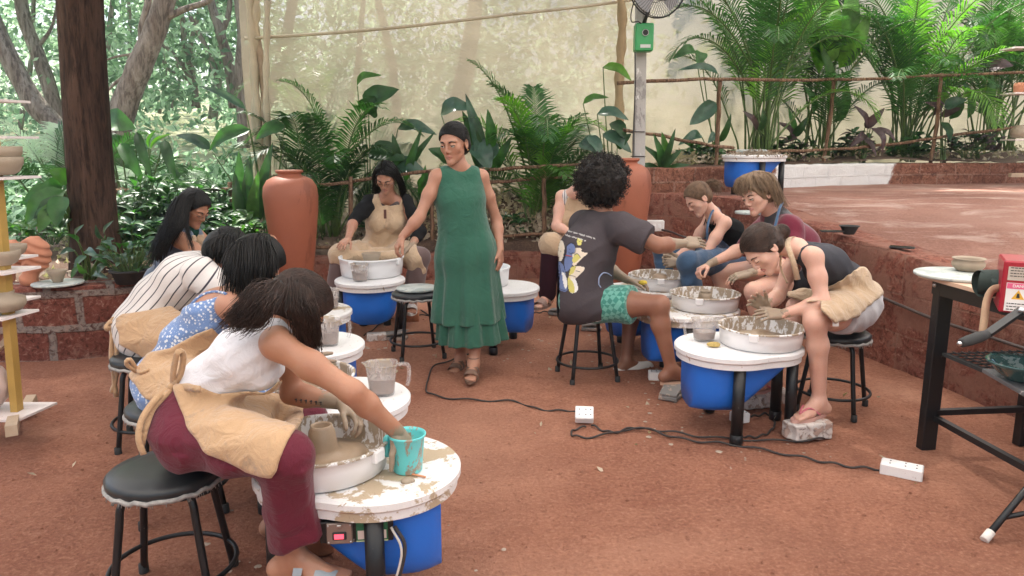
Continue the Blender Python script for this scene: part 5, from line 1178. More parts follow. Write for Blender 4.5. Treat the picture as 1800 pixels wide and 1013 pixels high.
# ================================================================ left planter things
def ribbed(label, px, py, Y, s):
    c = P(px, py, Y); root_c = c; S = SDF(V3(-.2, -.15, 0)*s, V3(.2, .15, .45)*s, .006)
    S.cone(V3(-.06, 0, .03)*s, V3(-.03, 0, .10)*s, .075*s, .05*s, .03); S.cone(V3(-.03, 0, .10)*s, V3(.0, 0, .25)*s, .05*s, .11*s, .03)
    S.ell(V3(.02, 0, .25)*s, (.125*s, .10*s, .16*s), k=.03)
    S.fold(lambda p: .006*np.sin((p[:, 2]/s+.5*np.abs(p[:, 0]/s))*95)*(p[:, 2] > .12*s))
    m = MB(); add_sdf(m, S); o = m.obj('ribbed_sculpture', TERRA2); o.location = tuple(c); return tag(o, label, 'sculpture')
ribbed('ribbed terracotta shell shaped sculpture on the planter wall by the clay bowl', 64, 497, 5.15, .82)
ribbed('smaller rounded terracotta sculpture at the left edge behind the shelf', 24, 492, 5.45, .75)
cb = P(95, 504, 5.06); bat('round pale bat under the small clay bowl on the planter wall', (cb[0], cb[1]+.05, .535), .165, .014)
pot('clay_bowl', 'small grey clay bowl on the round bat on the planter wall', [(0, 0), (.03, 0), (.034, .01), (.05, .05), (.066, .085), (.060, .086), (.04, .03), (0, .02)], (cb[0], cb[1]+.05, .55), CLAYG)
pb = P(232, 505, 5.25); root = thing('potted_plant', 'bushy green plant in a black plastic pot on the planter wall', 'potted plant', (pb[0], pb[1], .52))
m = MB(); m.lathe([(0, 0), (.10, 0), (.125, .08), (.14, .085), (.14, .10), (.12, .10), (.11, .08), (0, .075)], seg=30); m.obj('plant_pot', BLACKR, root)
rd_ = random.Random(3); ml = MB(); ms_ = MB()
for k in range(60):
    az = rd_.random()*6.28; rr = .14*math.sqrt(rd_.random()); p = V3(math.cos(az)*rr*1.2, math.sin(az)*rr, .10+.18*rd_.random()); d = nrm(V3(math.cos(az), math.sin(az), rd_.uniform(-.1, .8))); ms_.tube([(p[0]*.3, p[1]*.3, .07), p], .003, 4, caps=False); blade(ml, p, p+d*rd_.uniform(.06, .10), .045, V3(0, -.4, 1), .15, .2, rd_.randrange(3), 5, .7)
ml.obj('leaves', [LEAF_M, LEAF_B, LEAF_D], root); ms_.obj('stem', STEMG, root)
# ================================================================ left shelf rack
YS = 3.62; PINKT = spotmat('speckled_tile', (.74, .66, .64), .5, [((.45, .35, .32), .17, 50, 1)], .02); YEL = M('yellow_wood', (.45, .28, .07), .6, .15, 4, .2, 30)
root = thing('shelf_rack', 'wooden rack with a yellow upright and speckled shelf boards at the left edge', 'shelf', P(30, 745, YS))
m = MB(); bar(m, P(30, 722, YS), P(-31, 40, YS), .036, .05); m.obj('upright', YEL, root, world=True)
m = MB(); bar(m, P(-80, 722, YS+.5), P(-110, 40, YS+.5), .045, .06); m.obj('upright', YEL, root, world=True)
m = MB(); bar(m, P(20, 758, YS-.35), P(30, 715, YS+.35), .05, .05); m.obj('foot', WOODP, root, world=True)
m = MB(); bar(m, P(-30, 640, YS+.2), P(20, 590, YS+.1), .02, .03); m.obj('brace', WOODP, root, world=True); m = MB(); bar(m, P(45, 722, YS+.3), P(57, 700, YS+.4), .05, .05); m.obj('foot', WOODP, root, world=True)
for (px, py, dw, dy, tn) in ((70, 726, .36, .26, 9), (41, 556, .30, .22, 0), (44, 478, .30, .22, 0), (48, 530, .28, .2, 1), (43, 456, .28, .2, 1), (44, 315, .30, .22, 0), (44, 244, .30, .2, 1), (28, 180, .28, .2, 1)):
    YY = YS+.30*(tn == 1); c = P(px, py, YY); m = MB()
    m.add([(c[0]-.42, c[1]-dy/2, c[2]), (c[0]-.03, c[1]-dy/2, c[2]), (c[0]+.012, c[1]+dy/2, c[2]), (c[0]-.42, c[1]+dy/2, c[2]), (c[0]-.42, c[1]-dy/2, c[2]+.012), (c[0]-.03, c[1]-dy/2, c[2]+.012), (c[0]+.012, c[1]+dy/2, c[2]+.012), (c[0]-.42, c[1]+dy/2, c[2]+.012)], [(3, 2, 1, 0), (4, 5, 6, 7), (0, 1, 5, 4), (1, 2, 6, 5), (2, 3, 7, 6), (3, 0, 4, 7)], 0, False)
    m.obj('shelf_board', PINKT, root, world=True)
bowlp = [(0, 0), (.05, 0), (.075, .015), (.095, .055), (.098, .085), (.092, .087), (.08, .04), (0, .03)]
for k, (px, py, Y, s, lb) in enumerate(((4, 312, YS, 1.0, 'lower grey clay bowl of the stack on the upper shelf at the left edge'), (2, 294, YS, 1.0, 'upper clay bowl nested in the stack on the upper shelf at the left edge'), (6, 470, YS, .85, 'small clay pot on the middle shelf board at the left edge'), (8, 549, YS, .9, 'squat clay pot on the lower shelf board at the left edge'), (26, 452, YS+.30, .65, 'little clay pot on the rear middle board of the rack'))):
    c = P(px, py, Y); m = MB(); m.lathe([(a*s, b*s) for a, b in bowlp] if k != 3 else [(0, 0), (.08, 0), (.10, .03), (.098, .06), (.05, .08), (.055, .095), (.04, .095), (0, .07)], seg=32); o = m.obj('clay_bowl', CLAYG); o.location = tuple(c+V3(0, 0, .012)); tag(o, lb, 'bowl')
pot('white_vase', 'pale round vase low on the rack at the left edge', [(0, 0), (.05, 0), (.10, .06), (.12, .12), (.08, .20), (.03, .24), (.03, .26), (0, .25)], P(-18, 716, YS), M('pale_glaze', (.62, .48, .44), .4), 'vase')
# ================================================================ work table at right

TE1 = nrm(V3(.10, -.995, 0)); TE2 = nrm(V3(.995, .10, 0)); C0 = PZ(1614, 481, .88)
TT = lambda a, b, z: V3(C0[0], C0[1], 0)+TE1*a+TE2*b+V3(0, 0, z)
ROT = np.stack([TE2, -TE1, V3(0, 0, 1)], 1)
root = thing('work_table', 'black steel framed work table with plywood top and wire shelf at the right edge', 'table', (C0[0], C0[1], 0))
PLY = M('plywood', (.62, .42, .30), .6, .12, 3, .1, 40)
m = MB(); m.box(TT(.75, .36, .871), (.72, 1.5, .018), 0, ROT); m.obj('table_top', PLY, root, world=True)
m = MB()
m.box(TT(.75, .055, .825), (.022, 1.40, .07), 0, ROT); m.box(TT(.06, .36, .825), (.58, .022, .07), 0, ROT); m.box(TT(1.42, .36, .825), (.58, .022, .07), 0, ROT); m.box(TT(.75, .665, .825), (.022, 1.40, .07), 0, ROT); m.obj('frame_rail', BLACKP, root, world=True)
for a, b in ((.085, .08), (.085, .60), (1.40, .08), (1.40, .60)):
    m = MB(); m.box(TT(a, b, .43), (.075, .05, .856), 0, ROT, .003); m.obj('leg', BLACKP, root, world=True)
m = MB(); m.box(TT(.75, .10, .17), (.03, 1.28, .028), 0, ROT); m.box(TT(.10, .34, .20), (.48, .028, .028), 0, ROT); m.obj('stretcher', BLACKP, root, world=True)
m = MB(); m.lathe([(0, 0), (.012, 0), (.010, .006), (0, .008)], TT(.07, .043, .835), 10, axis=-TE2); m.obj('bolt', STEEL, root, world=True)
m = MB()
for k in range(23): m.box(TT(.12+k*.045, .36, .505), (.53, .004, .007), 0, ROT)
for k in range(13): m.box(TT(.62, .11+k*.042, .5075), (.004, 1.04, .005), 0, ROT)
m.box(TT(.62, .10, .500), (.018, 1.06, .016), 0, ROT); m.box(TT(.62, .62, .500), (.018, 1.06, .016), 0, ROT); m.obj('wire_shelf', BLACKR, root, world=True)
cbt = PZ(1690, 483, .881)
m = MB(); m.lathe([(0, 0), (.19, 0), (.195, .004), (.195, .013), (.190, .016), (0, .016)], (0, 0, 0), 56); o = m.obj('round_bat', MARBLE); o.location = tuple(PZ(1686, 486, .881)); tag(o, 'large round marble bat on the plywood table at right', 'bat')
pot('clay_bowl', 'wide rimmed grey clay bowl on the marble bat on the work table', [(0, 0), (.045, 0), (.05, .004), (.070, .022), (.073, .040), (.062, .052), (.074, .060), (.071, .063), (.058, .052), (.064, .035), (0, .02)], PZ(1701, 476, .898), CLAYG)
# slab roller with crank
mp = P(1779, 512, 2.95); RED = M('red_enamel', (.36, .010, .028), .35, .08, 4, coat=.3)
root = thing('slab_roller', 'red crank driven slab roller with a warning label on the work table', 'machine', (mp[0], mp[1], .86))
mr_ = np.array(Matrix.Rotation(R_(-28), 3, 'Z')); mc = P(1776, 512, 2.92)+mr_@V3(.05, .09, 0)
m = MB(); m.box(mc+V3(0, 0, .02), (.17, .22, .21), 0, mr_, .006); m.box(mc+mr_@V3(.05, .02, .15), (.05, .06, .06), 0, mr_, .004); m.obj('housing', RED, root, world=True)
fn = mr_@V3(-1, 0, 0); fside = mr_@V3(0, -1, 0)
LBLW = M('label_white', (.80, .78, .76), .5); LBLG = M('label_grey', (.55, .48, .42), .5); LBLP = M('label_pink', (.75, .12, .25), .5); INK = M('ink', (.03, .03, .03), .6); YELW = M('warning_yellow', (.75, .42, .04), .5)
fw = face_rot(fside); Fc = mc+fside*.1105
def lab(dx, dz, w_, h_, mat, off=0.0, name='label'):
    x = np.array(fw)[:, 0]; c = Fc+x*dx+V3(0, 0, dz+.02)+fside*off; m = MB(); V = [c+x*sx*w_/2+V3(0, 0, sz*h_/2)+fside*(o*.0008) for o in (0, 1) for sx, sz in ((-1, -1), (1, -1), (1, 1), (-1, 1))]
    m.add(V, [(4, 5, 6, 7), (0, 1, 5, 4), (1, 2, 6, 5), (2, 3, 7, 6), (3, 0, 4, 7)], 0, False); return m.obj(name, mat, root, world=True)
lab(-.025, .055, .085, .055, LBLG); lab(-.025, -.040, .085, .115, LBLW); lab(-.025, .005, .081, .022, LBLP, .001)
fx = np.array(fw)[:, 0]; ROTL = np.stack([fx, -fside, V3(0, 0, 1)], 1)
txt('DANGER', .016, Fc+fx*(-.015)+V3(0, 0, .025)+fside*.0022, fw, LBLW, root, bold=True)
m = MB(); rdl = random.Random(6)
for z0, n_, st in ((.098, 4, .011), (-.046, 3, .012)):
    for k in range(n_):
        x = -.060
        while x < .010: wd = rdl.uniform(.004, .012); m.box(Fc+fx*(x+wd/2)+V3(0, 0, z0-k*st)+fside*.0017, (wd, .0008, .0035), 0, ROTL); x += wd+.0025
m.obj('small_print', INK, root, world=True)
c = Fc+fx*(-.025)+V3(0, 0, -.010)+fside*.0014
m = MB(); m.add([c-fx*.022-V3(0, 0, .018), c+fx*.022-V3(0, 0, .018), c+V3(0, 0, .020)], [(0, 1, 2)], 0, False); m.add([c-fx*.006-V3(0, 0, .012)+fside*.001, c+fx*.006-V3(0, 0, .012)+fside*.001, c+fx*.004+V3(0, 0, .006)+fside*.001, c-fx*.004+V3(0, 0, .006)+fside*.001], [(0, 1, 2, 3)], 1, False); m.obj('warning_sign', [YELW, INK], root, world=True)
m = MB(); hb = P(1797, 545, 2.72); ha = P(1735, 588, 2.66); bar(m, hb, ha, .035, .012); m.obj('crank_arm', BLACKP, root, world=True)
m = MB(); m.lathe([(0, 0), (.014, 0), (.014, .01), (0, .012)], hb+V3(-.01, -.01, 0), 14, axis=nrm(V3(-.4, -1, 0))); m.obj('bolt', STEEL, root, world=True)
hg = P(1688, 604, 2.60); m = MB(); dd = ha-hg; m.tube([hg, hg+dd*.05, hg+dd*.3, hg+dd*.7, ha], [.012, .017, .020, .021, .016], 14); gp = m.obj('crank_handle', BLACKR, root, world=True)
m = MB(); m.sphere(hg-nrm(dd)*.003, .0095); m.obj('handle_cap', STEEL, root, world=True)
m = MB(); rc = P(1768, 498, 3.04); m.tube([P(1722, 499, 3.10), P(1732, 498, 3.10), rc], [.058, .058, .058], 24, caps=False)
vs = []; 
for i in range(40):
    a = i*.32; r = .055-.0011*i; vs.append((r*math.cos(a), r*math.sin(a)))
dcan = nrm(rc-P(1722, 499, 3.10)); ua = V3(0, 0, 1); va = np.cross(dcan, ua); m.add([P(1722, 499, 3.10)+ua*x+va*y+dcan*o for x, y in vs for o in (0, .25)], [(2*i, 2*i+2, 2*i+3, 2*i+1) for i in range(39)], 0, True)
m.obj('canvas_roll', M('dark_canvas', (.02, .035, .03), .8, .2, 8, .3, 60), root, world=True)
m = MB(); st = bez([P(1764, 506, 2.98), P(1745, 510, 2.98), P(1735, 530, 2.97), P(1731, 560, 2.96), P(1727, 588, 2.95)], 16); wv = V3(.020, 0, .004)
vs = []; 
for i, p in enumerate(st): w2 = nrm(np.cross(nrm(st[min(i+1, 15)]-st[max(i-1, 0)]), V3(0, -1, 0)))*.016; vs += [p-w2, p+w2, p+w2+V3(0, .004, 0), p-w2+V3(0, .004, 0)]
m.add(vs, [(i*4+k, i*4+(k+1) % 4, (i+1)*4+(k+1) % 4, (i+1)*4+k) for i in range(15) for k in range(4)]+[(0, 1, 2, 3)[::-1], (60, 61, 62, 63)]); m.obj('canvas_strap', M('canvas_strap', (.48, .33, .22), .9, .2, 10, .4, 60), root, world=True)
# folding stand with dark board and bowl
root = thing('folding_stand', 'dark board on a folding stand with black tube legs in front of the work table', 'stand', PZ(1800, 900, 0))
bz = .52; b0 = PZ(1727, 656, bz)
m = MB(); m.box(b0+V3(.30, -.19, 0), (.60, .40, .018), 0, np.array(Matrix.Rotation(R_(-6), 3, 'Z')), .002); m.obj('board', spotmat('dusty_board', (.13, .13, .135), .5, [((.4, .38, .37), .12, 14, 1)], .0), root, world=True)
f1 = PZ(1733, 946, 0.012)
for (a, b_) in ((f1, b0+V3(.50, -.10, -.01)), (b0+V3(.20, -.02, 0)+V3(0, 0, -.02), PZ(1835, 860, .012)), (f1+V3(.75, .25, 0), b0+V3(.35, -.05, -.01))):
    m = MB(); m.tube([a, (a*2+b_)/3, b_], .013, 10); m.obj('leg', BLACKP, root, world=True)
m = MB(); m.tube([f1-nrm(b0+V3(.50, -.10, -.01)-f1)*.012, f1+nrm(b0+V3(.50, -.10, -.01)-f1)*.035], .017, 10); m.obj('rubber_foot', M('white_rubber', (.75, .70, .65), .7), root, world=True)
m = MB(); q1 = f1+(b0+V3(.50, -.10, -.01)-f1)*.12; m.tube([q1, q1+V3(.4, .1, .02)], .010, 8); m.obj('stretcher', BLACKP, root, world=True)
GGL = spotmat('green_glaze', (.035, .10, .10), .12, [((.20, .28, .28), .10, 12, 1)], .0, coat=.5)
bcn = PZ(1793, 668, bz+.01); m = MB(); m.lathe([(0, 0), (.05, 0), (.055, .006), (.09, .03), (.115, .062), (.135, .078), (.130, .082), (.105, .066), (.07, .028), (0, .016)], seg=44); o = m.obj('glazed_bowl', GGL); o.location = tuple(bcn); tag(o, 'dark green glazed bowl on the black board at the right edge', 'bowl')
# ================================================================ things on and along the retaining wall
def wall_face(px, z, off=-.02):
    p, s_ = densify(WALLP, .05); xs, _ = proj(np.c_[p, np.full(len(p), z)]); T_ = np.gradient(p, axis=0); j = [i for i in range(len(p)-1) if (xs[i]-px)*(xs[i+1]-px) <= 0]
    i = j[0] if j else int(np.argmin(abs(xs-px))); return np.array([p[i][0]+off, p[i][1]+off*.4, z])
def phone(label, px, py, rz):
    Y0 = 5.0
    for _ in range(12): q = PZ(px, py, float(plat_z(Y0))+.045); Y0 = q[1]
    root = thing('mobile_phone', label, 'phone', (q[0], q[1], q[2]-.012), rz); m = MB(); m.box((0, 0, .005), (.155, .078, .009), 0, None, .003); m.obj('phone_case', BLACKR, root)
    m = MB(); m.box((0, 0, .0102), (.146, .069, .0012)); m.obj('screen', M('dark_glass', (.02, .022, .025), .08), root); return q
phone('black phone lying alone on the terrace wall top behind the woman in the beige apron', 1586, 433, -.55)
phone('phone in a green case lying beside the black bowl on the terrace wall', 1462, 405, -.15)
Y0 = 5.5
for _ in range(12): q = PZ(1492, 412, float(plat_z(Y0))+.04); Y0 = q[1]
pot('black_bowl', 'small black plastic bowl on the terrace wall', [(0, 0), (.035, 0), (.038, .004), (.05, .03), (.062, .055), (.072, .060), (.070, .064), (.058, .058), (.04, .01), (0, .008)], q, BLACKR, 'bowl')
m = MB(); pts = [wall_face(px, z, -.035) for px, z in ((1250, .62), (1330, .60), (1430, .55), (1500, .52), (1556, .47), (1640, .43), (1720, .42), (1800, .41), (1900, .40))]; m.tube(bez(pts, 40), .011, 8); o = m.obj('cable_conduit', M('conduit_grey', (.07, .05, .045), .6)); tag(o, 'dark conduit running along the laterite retaining wall', 'conduit')
m = MB(); pts = [P(1163, 404, 7.3), P(1180, 408, 7.1), P(1210, 418, 6.95)]; m.tube(bez(pts+[wall_face(1270, .62, -.04)], 24), .010, 8); tag(m.obj('cable_conduit', MAT['conduit_grey']), 'dark pipe leaving the wall socket towards the girl in the black camisole', 'conduit')
c = P(1150, 397, 7.32); root = thing('wall_socket', 'white double wall socket beside the right clay jar', 'socket', c)
m = MB(); m.box(c, (.19, .07, .11), 0, None, .008); m.obj('socket_box', SOCKW, root, world=True)
for k in range(3): m = MB(); m.box(c+V3(-.055+.05*k, -.037, 0), (.03, .006, .045), 0, None, .002); m.obj('switch', M('white_switch', (.82, .82, .82), .3), root, world=True)
# extension sockets on the ground
def ext_box(label, px, py, rz, sz=(.125, .085, .055), tilt=0.0):
    p = PZ(px, py, sz[2]/2); root = thing('extension_socket', label, 'socket box', (p[0], p[1], 0), rz, 'white extension sockets on the ground')
    if tilt: root.rotation_euler = (tilt, 0, rz); root.location.z = .03
    m = MB(); m.box((0, 0, sz[2]/2), sz, 0, None, .005); m.obj('socket_box', SOCKW, root); hm = MB()
    for a in (-.28, .08, .34):
        for b_ in (-.2, .2): hm.lathe([(0, 0), (.0035, 0), (.0035, .0016), (0, .0016)], (sz[0]*a, sz[1]*b_, sz[2]-.0002), 8)
    hm.obj('pin_holes', BLACKR, root); return root
ext_box('small white socket box standing alone in the middle of the red floor', 1027, 736, -.1, (.10, .09, .045), .5)
ext_box('white socket block with clay smears lying nearest the work table', 1585, 826, -.55, (.175, .085, .055))
ext_box('white socket box with a black plug under the right wheel', 1300, 733, .3, (.09, .07, .055))
ext_box('white socket box by the heel of the curly haired man', 1152, 660, -.1, (.09, .07, .055))
def cord(label, pts, r=.0055, z=.010):
    m = MB(); m.tube([p+V3(0, 0, .006*math.sin(i*.7)) for i, p in enumerate(bez([PZ(x, y, z) for x, y in pts], 90))], r, 6); return tag(m.obj('extension_lead', CORDM), label, 'cord')
cord('black cord curving from beside the woman in green to the lone socket box', [(740, 545), (800, 590), (840, 615), (800, 630), (762, 645), (752, 670), (752, 690), (790, 700), (850, 704), (905, 706), (940, 718), (975, 722), (1012, 722)])
cord('long black cord crossing the red floor to the socket block by the work table', [(1040, 748), (1075, 760), (1125, 752), (1200, 772), (1290, 782), (1400, 802), (1480, 818), (1552, 826)])
cord('black cord looping round towards the brick under the flip flop', [(1030, 750), (1008, 756), (1008, 766), (1045, 768), (1110, 754), (1170, 758), (1240, 768), (1330, 774), (1420, 774), (1455, 766), (1450, 755)])
cord('black cord coiled beneath the right wheel', [(1320, 733), (1350, 728), (1362, 745), (1345, 764), (1310, 768), (1290, 755), (1300, 742)])
cord('thin cord trailing from the second stool of the centre to the pedal', [(640, 590), (690, 560), (760, 555), (790, 570), (760, 600)])
cord('black cord on the floor behind the stool of the curly haired man', [(925, 552), (960, 548), (1010, 545), (1060, 560), (1110, 575)])
m = MB(); m.tube(bez([wl(W1_, -.12, .225, .36), wl(W1_, -.15, .24, .30), wl(W1_, -.13, .25, .2), wl(W1_, -.11, .22, .12)], 24), .006, 6); tag(m.obj('extension_lead', CORDM), 'black wire hanging beside the front leg of the nearest wheel', 'cord')
m = MB(); m.tube(bez([wl(W1_, -.11, .23, .36), wl(W1_, -.14, .25, .28), wl(W1_, -.09, .26, .12), wl(W1_, -.03, .29, .01), wl(W1_, .02, .36, .008)], 24), .004, 6); tag(m.obj('extension_lead', M('white_cord', (.6, .55, .5), .5)), 'white wire hanging beside the front leg of the nearest wheel', 'cord')
# foot pedals
def pedal(label, px, py, rz, s=1.0):
    p = PZ(px, py, .03); root = thing('foot_pedal', label, 'pedal', (p[0], p[1], 0), rz, 'grey foot pedals')
    ol = [(-.11, -.055), (.07, -.065), (.11, -.03), (.11, .03), (.07, .065), (-.11, .055)]
    m = MB(); m.prism([(a*s, b*s) for a, b in ol], .003, .028, 0, False, .004); m.obj('pedal_base', PEDAL, root)
    m = MB(); m.prism([(a*s*.98, b*s*.95) for a, b in ol], .0, .016, 0, False, .004); m.xform(Matrix.Translation((0, 0, .045)) @ Matrix.Rotation(-.16, 4, 'Y')); m.obj('pedal_plate', PEDAL, root)
pedal('grey foot pedal pointing at the man\'s slipper by the right wheel', 1182, 688, 1.1, 1.0)
pedal('grey foot pedal on the floor between the left wheels and the centre stool', 694, 590, -.15, .9)
pedal('grey foot pedal behind the stool of the curly haired man', 985, 548, -.4, .9)
pedal('small grey pedal lying beneath the curly haired man', 1040, 574, -.1, .75)
def brick(label, px, py, z, rz, size, mat, seed=0):
    p = PZ(px, py, z); S = SDF(-np.array(size)/2, np.array(size)/2, .006); sx, sy, sz = [k/2-.008 for k in size]
    X = S._all(); q = np.abs(X)-np.array([sx, sy, sz], np.float32); S.d = (np.sqrt((np.maximum(q, 0)**2).sum(-1))+np.minimum(q.max(-1), 0)-.008).astype(np.float32)
    S.noise(.004, 45, seed); S.noise(.004, 14, seed+2)
    if seed == 1: S.ell((-size[0]*.55, -size[1]*.35, -.01), (.035, .05, .06), k=.01, op='-')
    m = MB(); add_sdf(m, S); o = m.obj('brick', mat); o.location = tuple(p); o.rotation_euler = (0, 0, rz); return tag(o, label, 'brick', 'bricks used as foot rests')
bR = brick('chipped pale brick under the pink flip flop of the woman in the beige apron', 1418, 754, .045, .25, (.235, .11, .09), BRICKW, 1)
brick('pale brick lying under the right wheel table', 1330, 702, .045, .2, (.22, .11, .08), BRICKW, 2)
brick('orange brick on edge beneath the nearest wheel by the maroon trousers', 533, 952, .055, .5, (.20, .11, .10), BRICKO, 3)
brick('orange brick under the slipper of the seated woman in black', 716, 556, .04, .1, (.2, .11, .08), BRICKO, 4)
brick('pale grey brick beneath the wheel behind the woman in green', 902, 538, .05, .05, (.16, .12, .10), BRICKW, 5)
brick('pale broken brick beside the grey pedal near the left wheels', 662, 592, .03, .2, (.15, .10, .06), BRICKW, 6)
o = bat('square edged pale tray on the terrace wall between the girl and the boy', P(1318, 376, 6.1), .12, .02)
# shelves at the right edge of the terrace
root = thing('wall_shelf', 'white narrow shelf boards with pots at the far right edge of the terrace', 'shelf', P(1800, 318, 9.8))
m = MB(); bar(m, P(1812, 318, 9.8), P(1812, 60, 9.8), .05, .05); m.obj('upright', WOODP, root, world=True); 
for (x0, y0) in ((1778, 86), (1774, 165), (1768, 246)):
    m = MB(); c = P(1800, y0, 9.7); m.box(c, (.42, .30, .02), 0); m.obj('shelf_board', PINKT, root, world=True)
m = MB(); c = P(1790, 308, 9.6); m.box(c, (.22, .06, .05)); m.obj('foot', WOODP, root, world=True)
pot('clay_pot', 'small pale pot on the lowest shelf board at the far right edge', [(0, 0), (.09, 0), (.12, .05), (.11, .11), (.07, .14), (.07, .16), (0, .14)], P(1792, 243, 9.7), CLAYG)
pot('clay_pot', 'reddish pot on the middle shelf board at the far right edge', [(0, 0), (.09, 0), (.10, .08), (.09, .12), (0, .12)], P(1796, 163, 9.7), TERRA2)
# loose clods on the floor
rs = np.random.RandomState(12); m = MB(); n = 9000; y = 1.6+rs.rand(n)**1.4*6; x = rs.uniform(-1, 1, n)*(.75*y+.3)
ok = (x < 2.2) & ((x > -2.2) | (y < 4.8)); x, y = x[ok], y[ok]; n = len(x); s_ = .002+.008*rs.rand(n)**4
base = np.array([(1, 0, 0), (-1, 0, 0), (0, 1, 0), (0, -1, 0), (0, 0, .7), (0, 0, -.7)]); V = base[None]*s_[:, None, None]*(.6+.7*rs.rand(n, 6, 1))+np.c_[x, y, .012*snoise(np.c_[x, y, 0*x], 1.1, 1)+.007*snoise(np.c_[x, y, 0*x], 5.0, 2)+.0055*snoise(np.c_[x, y, 0*x], 17.0, 3)+s_*.25][:, None]
F = np.array([(0, 2, 4), (2, 1, 4), (1, 3, 4), (3, 0, 4), (2, 0, 5), (1, 2, 5), (3, 1, 5), (0, 3, 5)]); F = (F[None]+np.arange(n)[:, None, None]*6).reshape(-1, 3); m.add(V.reshape(-1, 3), F.tolist(), 0, False)
tag(m.obj('dirt_crumbs', DIRT), 'small crumbs of red earth scattered on the floor', 'dirt', kind='stuff')

# clay splashes dried on the floor round the wheels, and a few dry leaves
rs = np.random.RandomState(77); m = MB()
gz = lambda x, y: float(.012*snoise(V3(x, y, 0), 1.1, 1)+.007*snoise(V3(x, y, 0), 5.0, 2)+.0055*snoise(V3(x, y, 0), 17.0, 3))
for w0 in (W1_, W2_, W3_, WF_, WB_, WK_, WR_, WG_):
    for k in range(46):
        a = rs.rand()*6.28; r = .15+.42*rs.rand()**.7; x, y = w0.location[0]+r*math.cos(a), w0.location[1]+r*math.sin(a); q = .004+.016*rs.rand()**2.5; z = gz(x, y); n = 9
        V = [(x, y, z+.0035+q*.10)]+[(x+q*(.7+.5*rs.rand())*math.cos(t), y+q*(.7+.5*rs.rand())*math.sin(t), z+.0015) for t in np.linspace(0, 6.283, n+1)[:-1]]
        m.add(V, [(0, 1+i, 1+(i+1) % n) for i in range(n)], 0, True)
tag(m.obj('clay_splashes', M('dried_clay', (.42, .33, .26), .9, .2, 20)), 'pale dried clay splashes on the floor round the wheels', 'clay', kind='stuff')
m = MB(); n = 90; x = rs.uniform(-2.2, 2.2, n); y = rs.uniform(3.0, 7.9, n); leaf_cloud(m, np.c_[x, y, np.array([gz(a, b) for a, b in zip(x, y)])+.012], np.full(n, .045), rs, up=3)
tag(m.obj('fallen_leaves', DRY), 'a few small dry leaves fallen on the red floor', 'leaves', kind='stuff')
# ================================================================ materials for people
def skinmat(name, col, clay=(.30, .225, .16)):
    m, nt, b, o = newmat(name); c = np.array(col); n = noise_out(nt, 7, 4); n2 = noise_out(nt, 90, 4)
    cc = ramp(nt, n, [(.3, tuple(c*np.array([.90, .80, .78]))), (.7, tuple(c*np.array([1.06, 1.08, 1.08])))]); nb = noise_out(nt, 28, 6, None, .5, .7); cc = mixc(nt, mth(nt, 'MULTIPLY', ramp(nt, nb, [(.45, 0.0), (.7, 1.0)]), .30), cc, tuple(c*np.array([.95, .70, .64])))
    cl = attr(nt, 'clay', 2); nn = noise_out(nt, 30, 6, None, .5, .7); f = mth(nt, 'ADD', cl, mth(nt, 'MULTIPLY', mth(nt, 'SUBTRACT', nn, .5), 1.3)); f = ramp(nt, f, [(.42, 0.0), (.52, 1.0)])
    f = mth(nt, 'MULTIPLY', f, ramp(nt, cl, [(0.02, 0.0), (.10, 1.0)]))
    link_in(nt, b.inputs['Base Color'], mixc(nt, f, cc, clay)); b.inputs['Roughness'].default_value = .43; b.inputs['Subsurface Weight'].default_value = .2; b.inputs['Subsurface Radius'].default_value = (.010, .004, .002); b.inputs['Subsurface Scale'].default_value = 1.0
    b.inputs['Specular IOR Level'].default_value = .4; bump(nt, b, mth(nt, 'ADD', n2, mth(nt, 'MULTIPLY', f, .8)), .12, .004); return m
def skinset(name, col, lip, iris=(.03, .015, .01), brow=(.012, .009, .008)):
    return [skinmat('skin_'+name, col), M('lips_'+name, lip, .45, .05), M('eye_white', (.62, .60, .58), .25, .02), M('iris_dark', iris, .15, .02), M('brow_'+name, brow, .8, .1)]
SK_I = skinset('tan', (.42, .215, .135), (.33, .115, .09)); SK_D = skinset('brown', (.30, .145, .092), (.26, .09, .07)); SK_L = skinset('fair', (.68, .42, .325), (.52, .20, .17), brow=(.10, .06, .035)); SK_M = skinset('warm', (.44, .235, .16), (.38, .14, .11))
def fabric(name, col, rough=.88, var=.10, weave=420, bmp=.25, wr=.35, pattern=None, sheen=.3, wscale=11):
    if name in MAT: return MAT[name]
    m, nt, b, o = newmat(name); c = np.array(col); n = noise_out(nt, 6, 5, None, .3); n2 = noise_out(nt, weave, 2); n3 = noise_out(nt, wscale, 5, None, 1.6, .55)
    cc = ramp(nt, n, [(.3, tuple(c*(1-var))), (.7, tuple(np.clip(c*(1+var), 0, 1)))]); cc = mixc(nt, mth(nt, 'MULTIPLY', n2, .25), cc, tuple(c*.65))
    if pattern: cc = pattern(nt, cc)
    link_in(nt, b.inputs['Base Color'], cc); b.inputs['Roughness'].default_value = rough; b.inputs['Sheen Weight'].default_value = sheen if max(col) > .1 else .0; b.inputs['Sheen Roughness'].default_value = .5; b.inputs['Specular IOR Level'].default_value = .2
    h = mth(nt, 'ADD', mth(nt, 'MULTIPLY', n3, wr*3), mth(nt, 'MULTIPLY', n2, .12)); bump(nt, b, h, bmp, .02); MAT[name] = m; return m
def hairmat(name, c1, c2, rough=.44):
    m, nt, b, o = newmat(name); n = noise_out(nt, 40, 4, None, .2, .6, (1, 1, .3)); link_in(nt, b.inputs['Base Color'], ramp(nt, n, [(.3, c1), (.7, c2)])); b.inputs['Roughness'].default_value = rough
    b.inputs['Specular IOR Level'].default_value = .28; bump(nt, b, noise_out(nt, 120, 4, None, .2, .6, (1, 1, .15)), .5, .004); return m
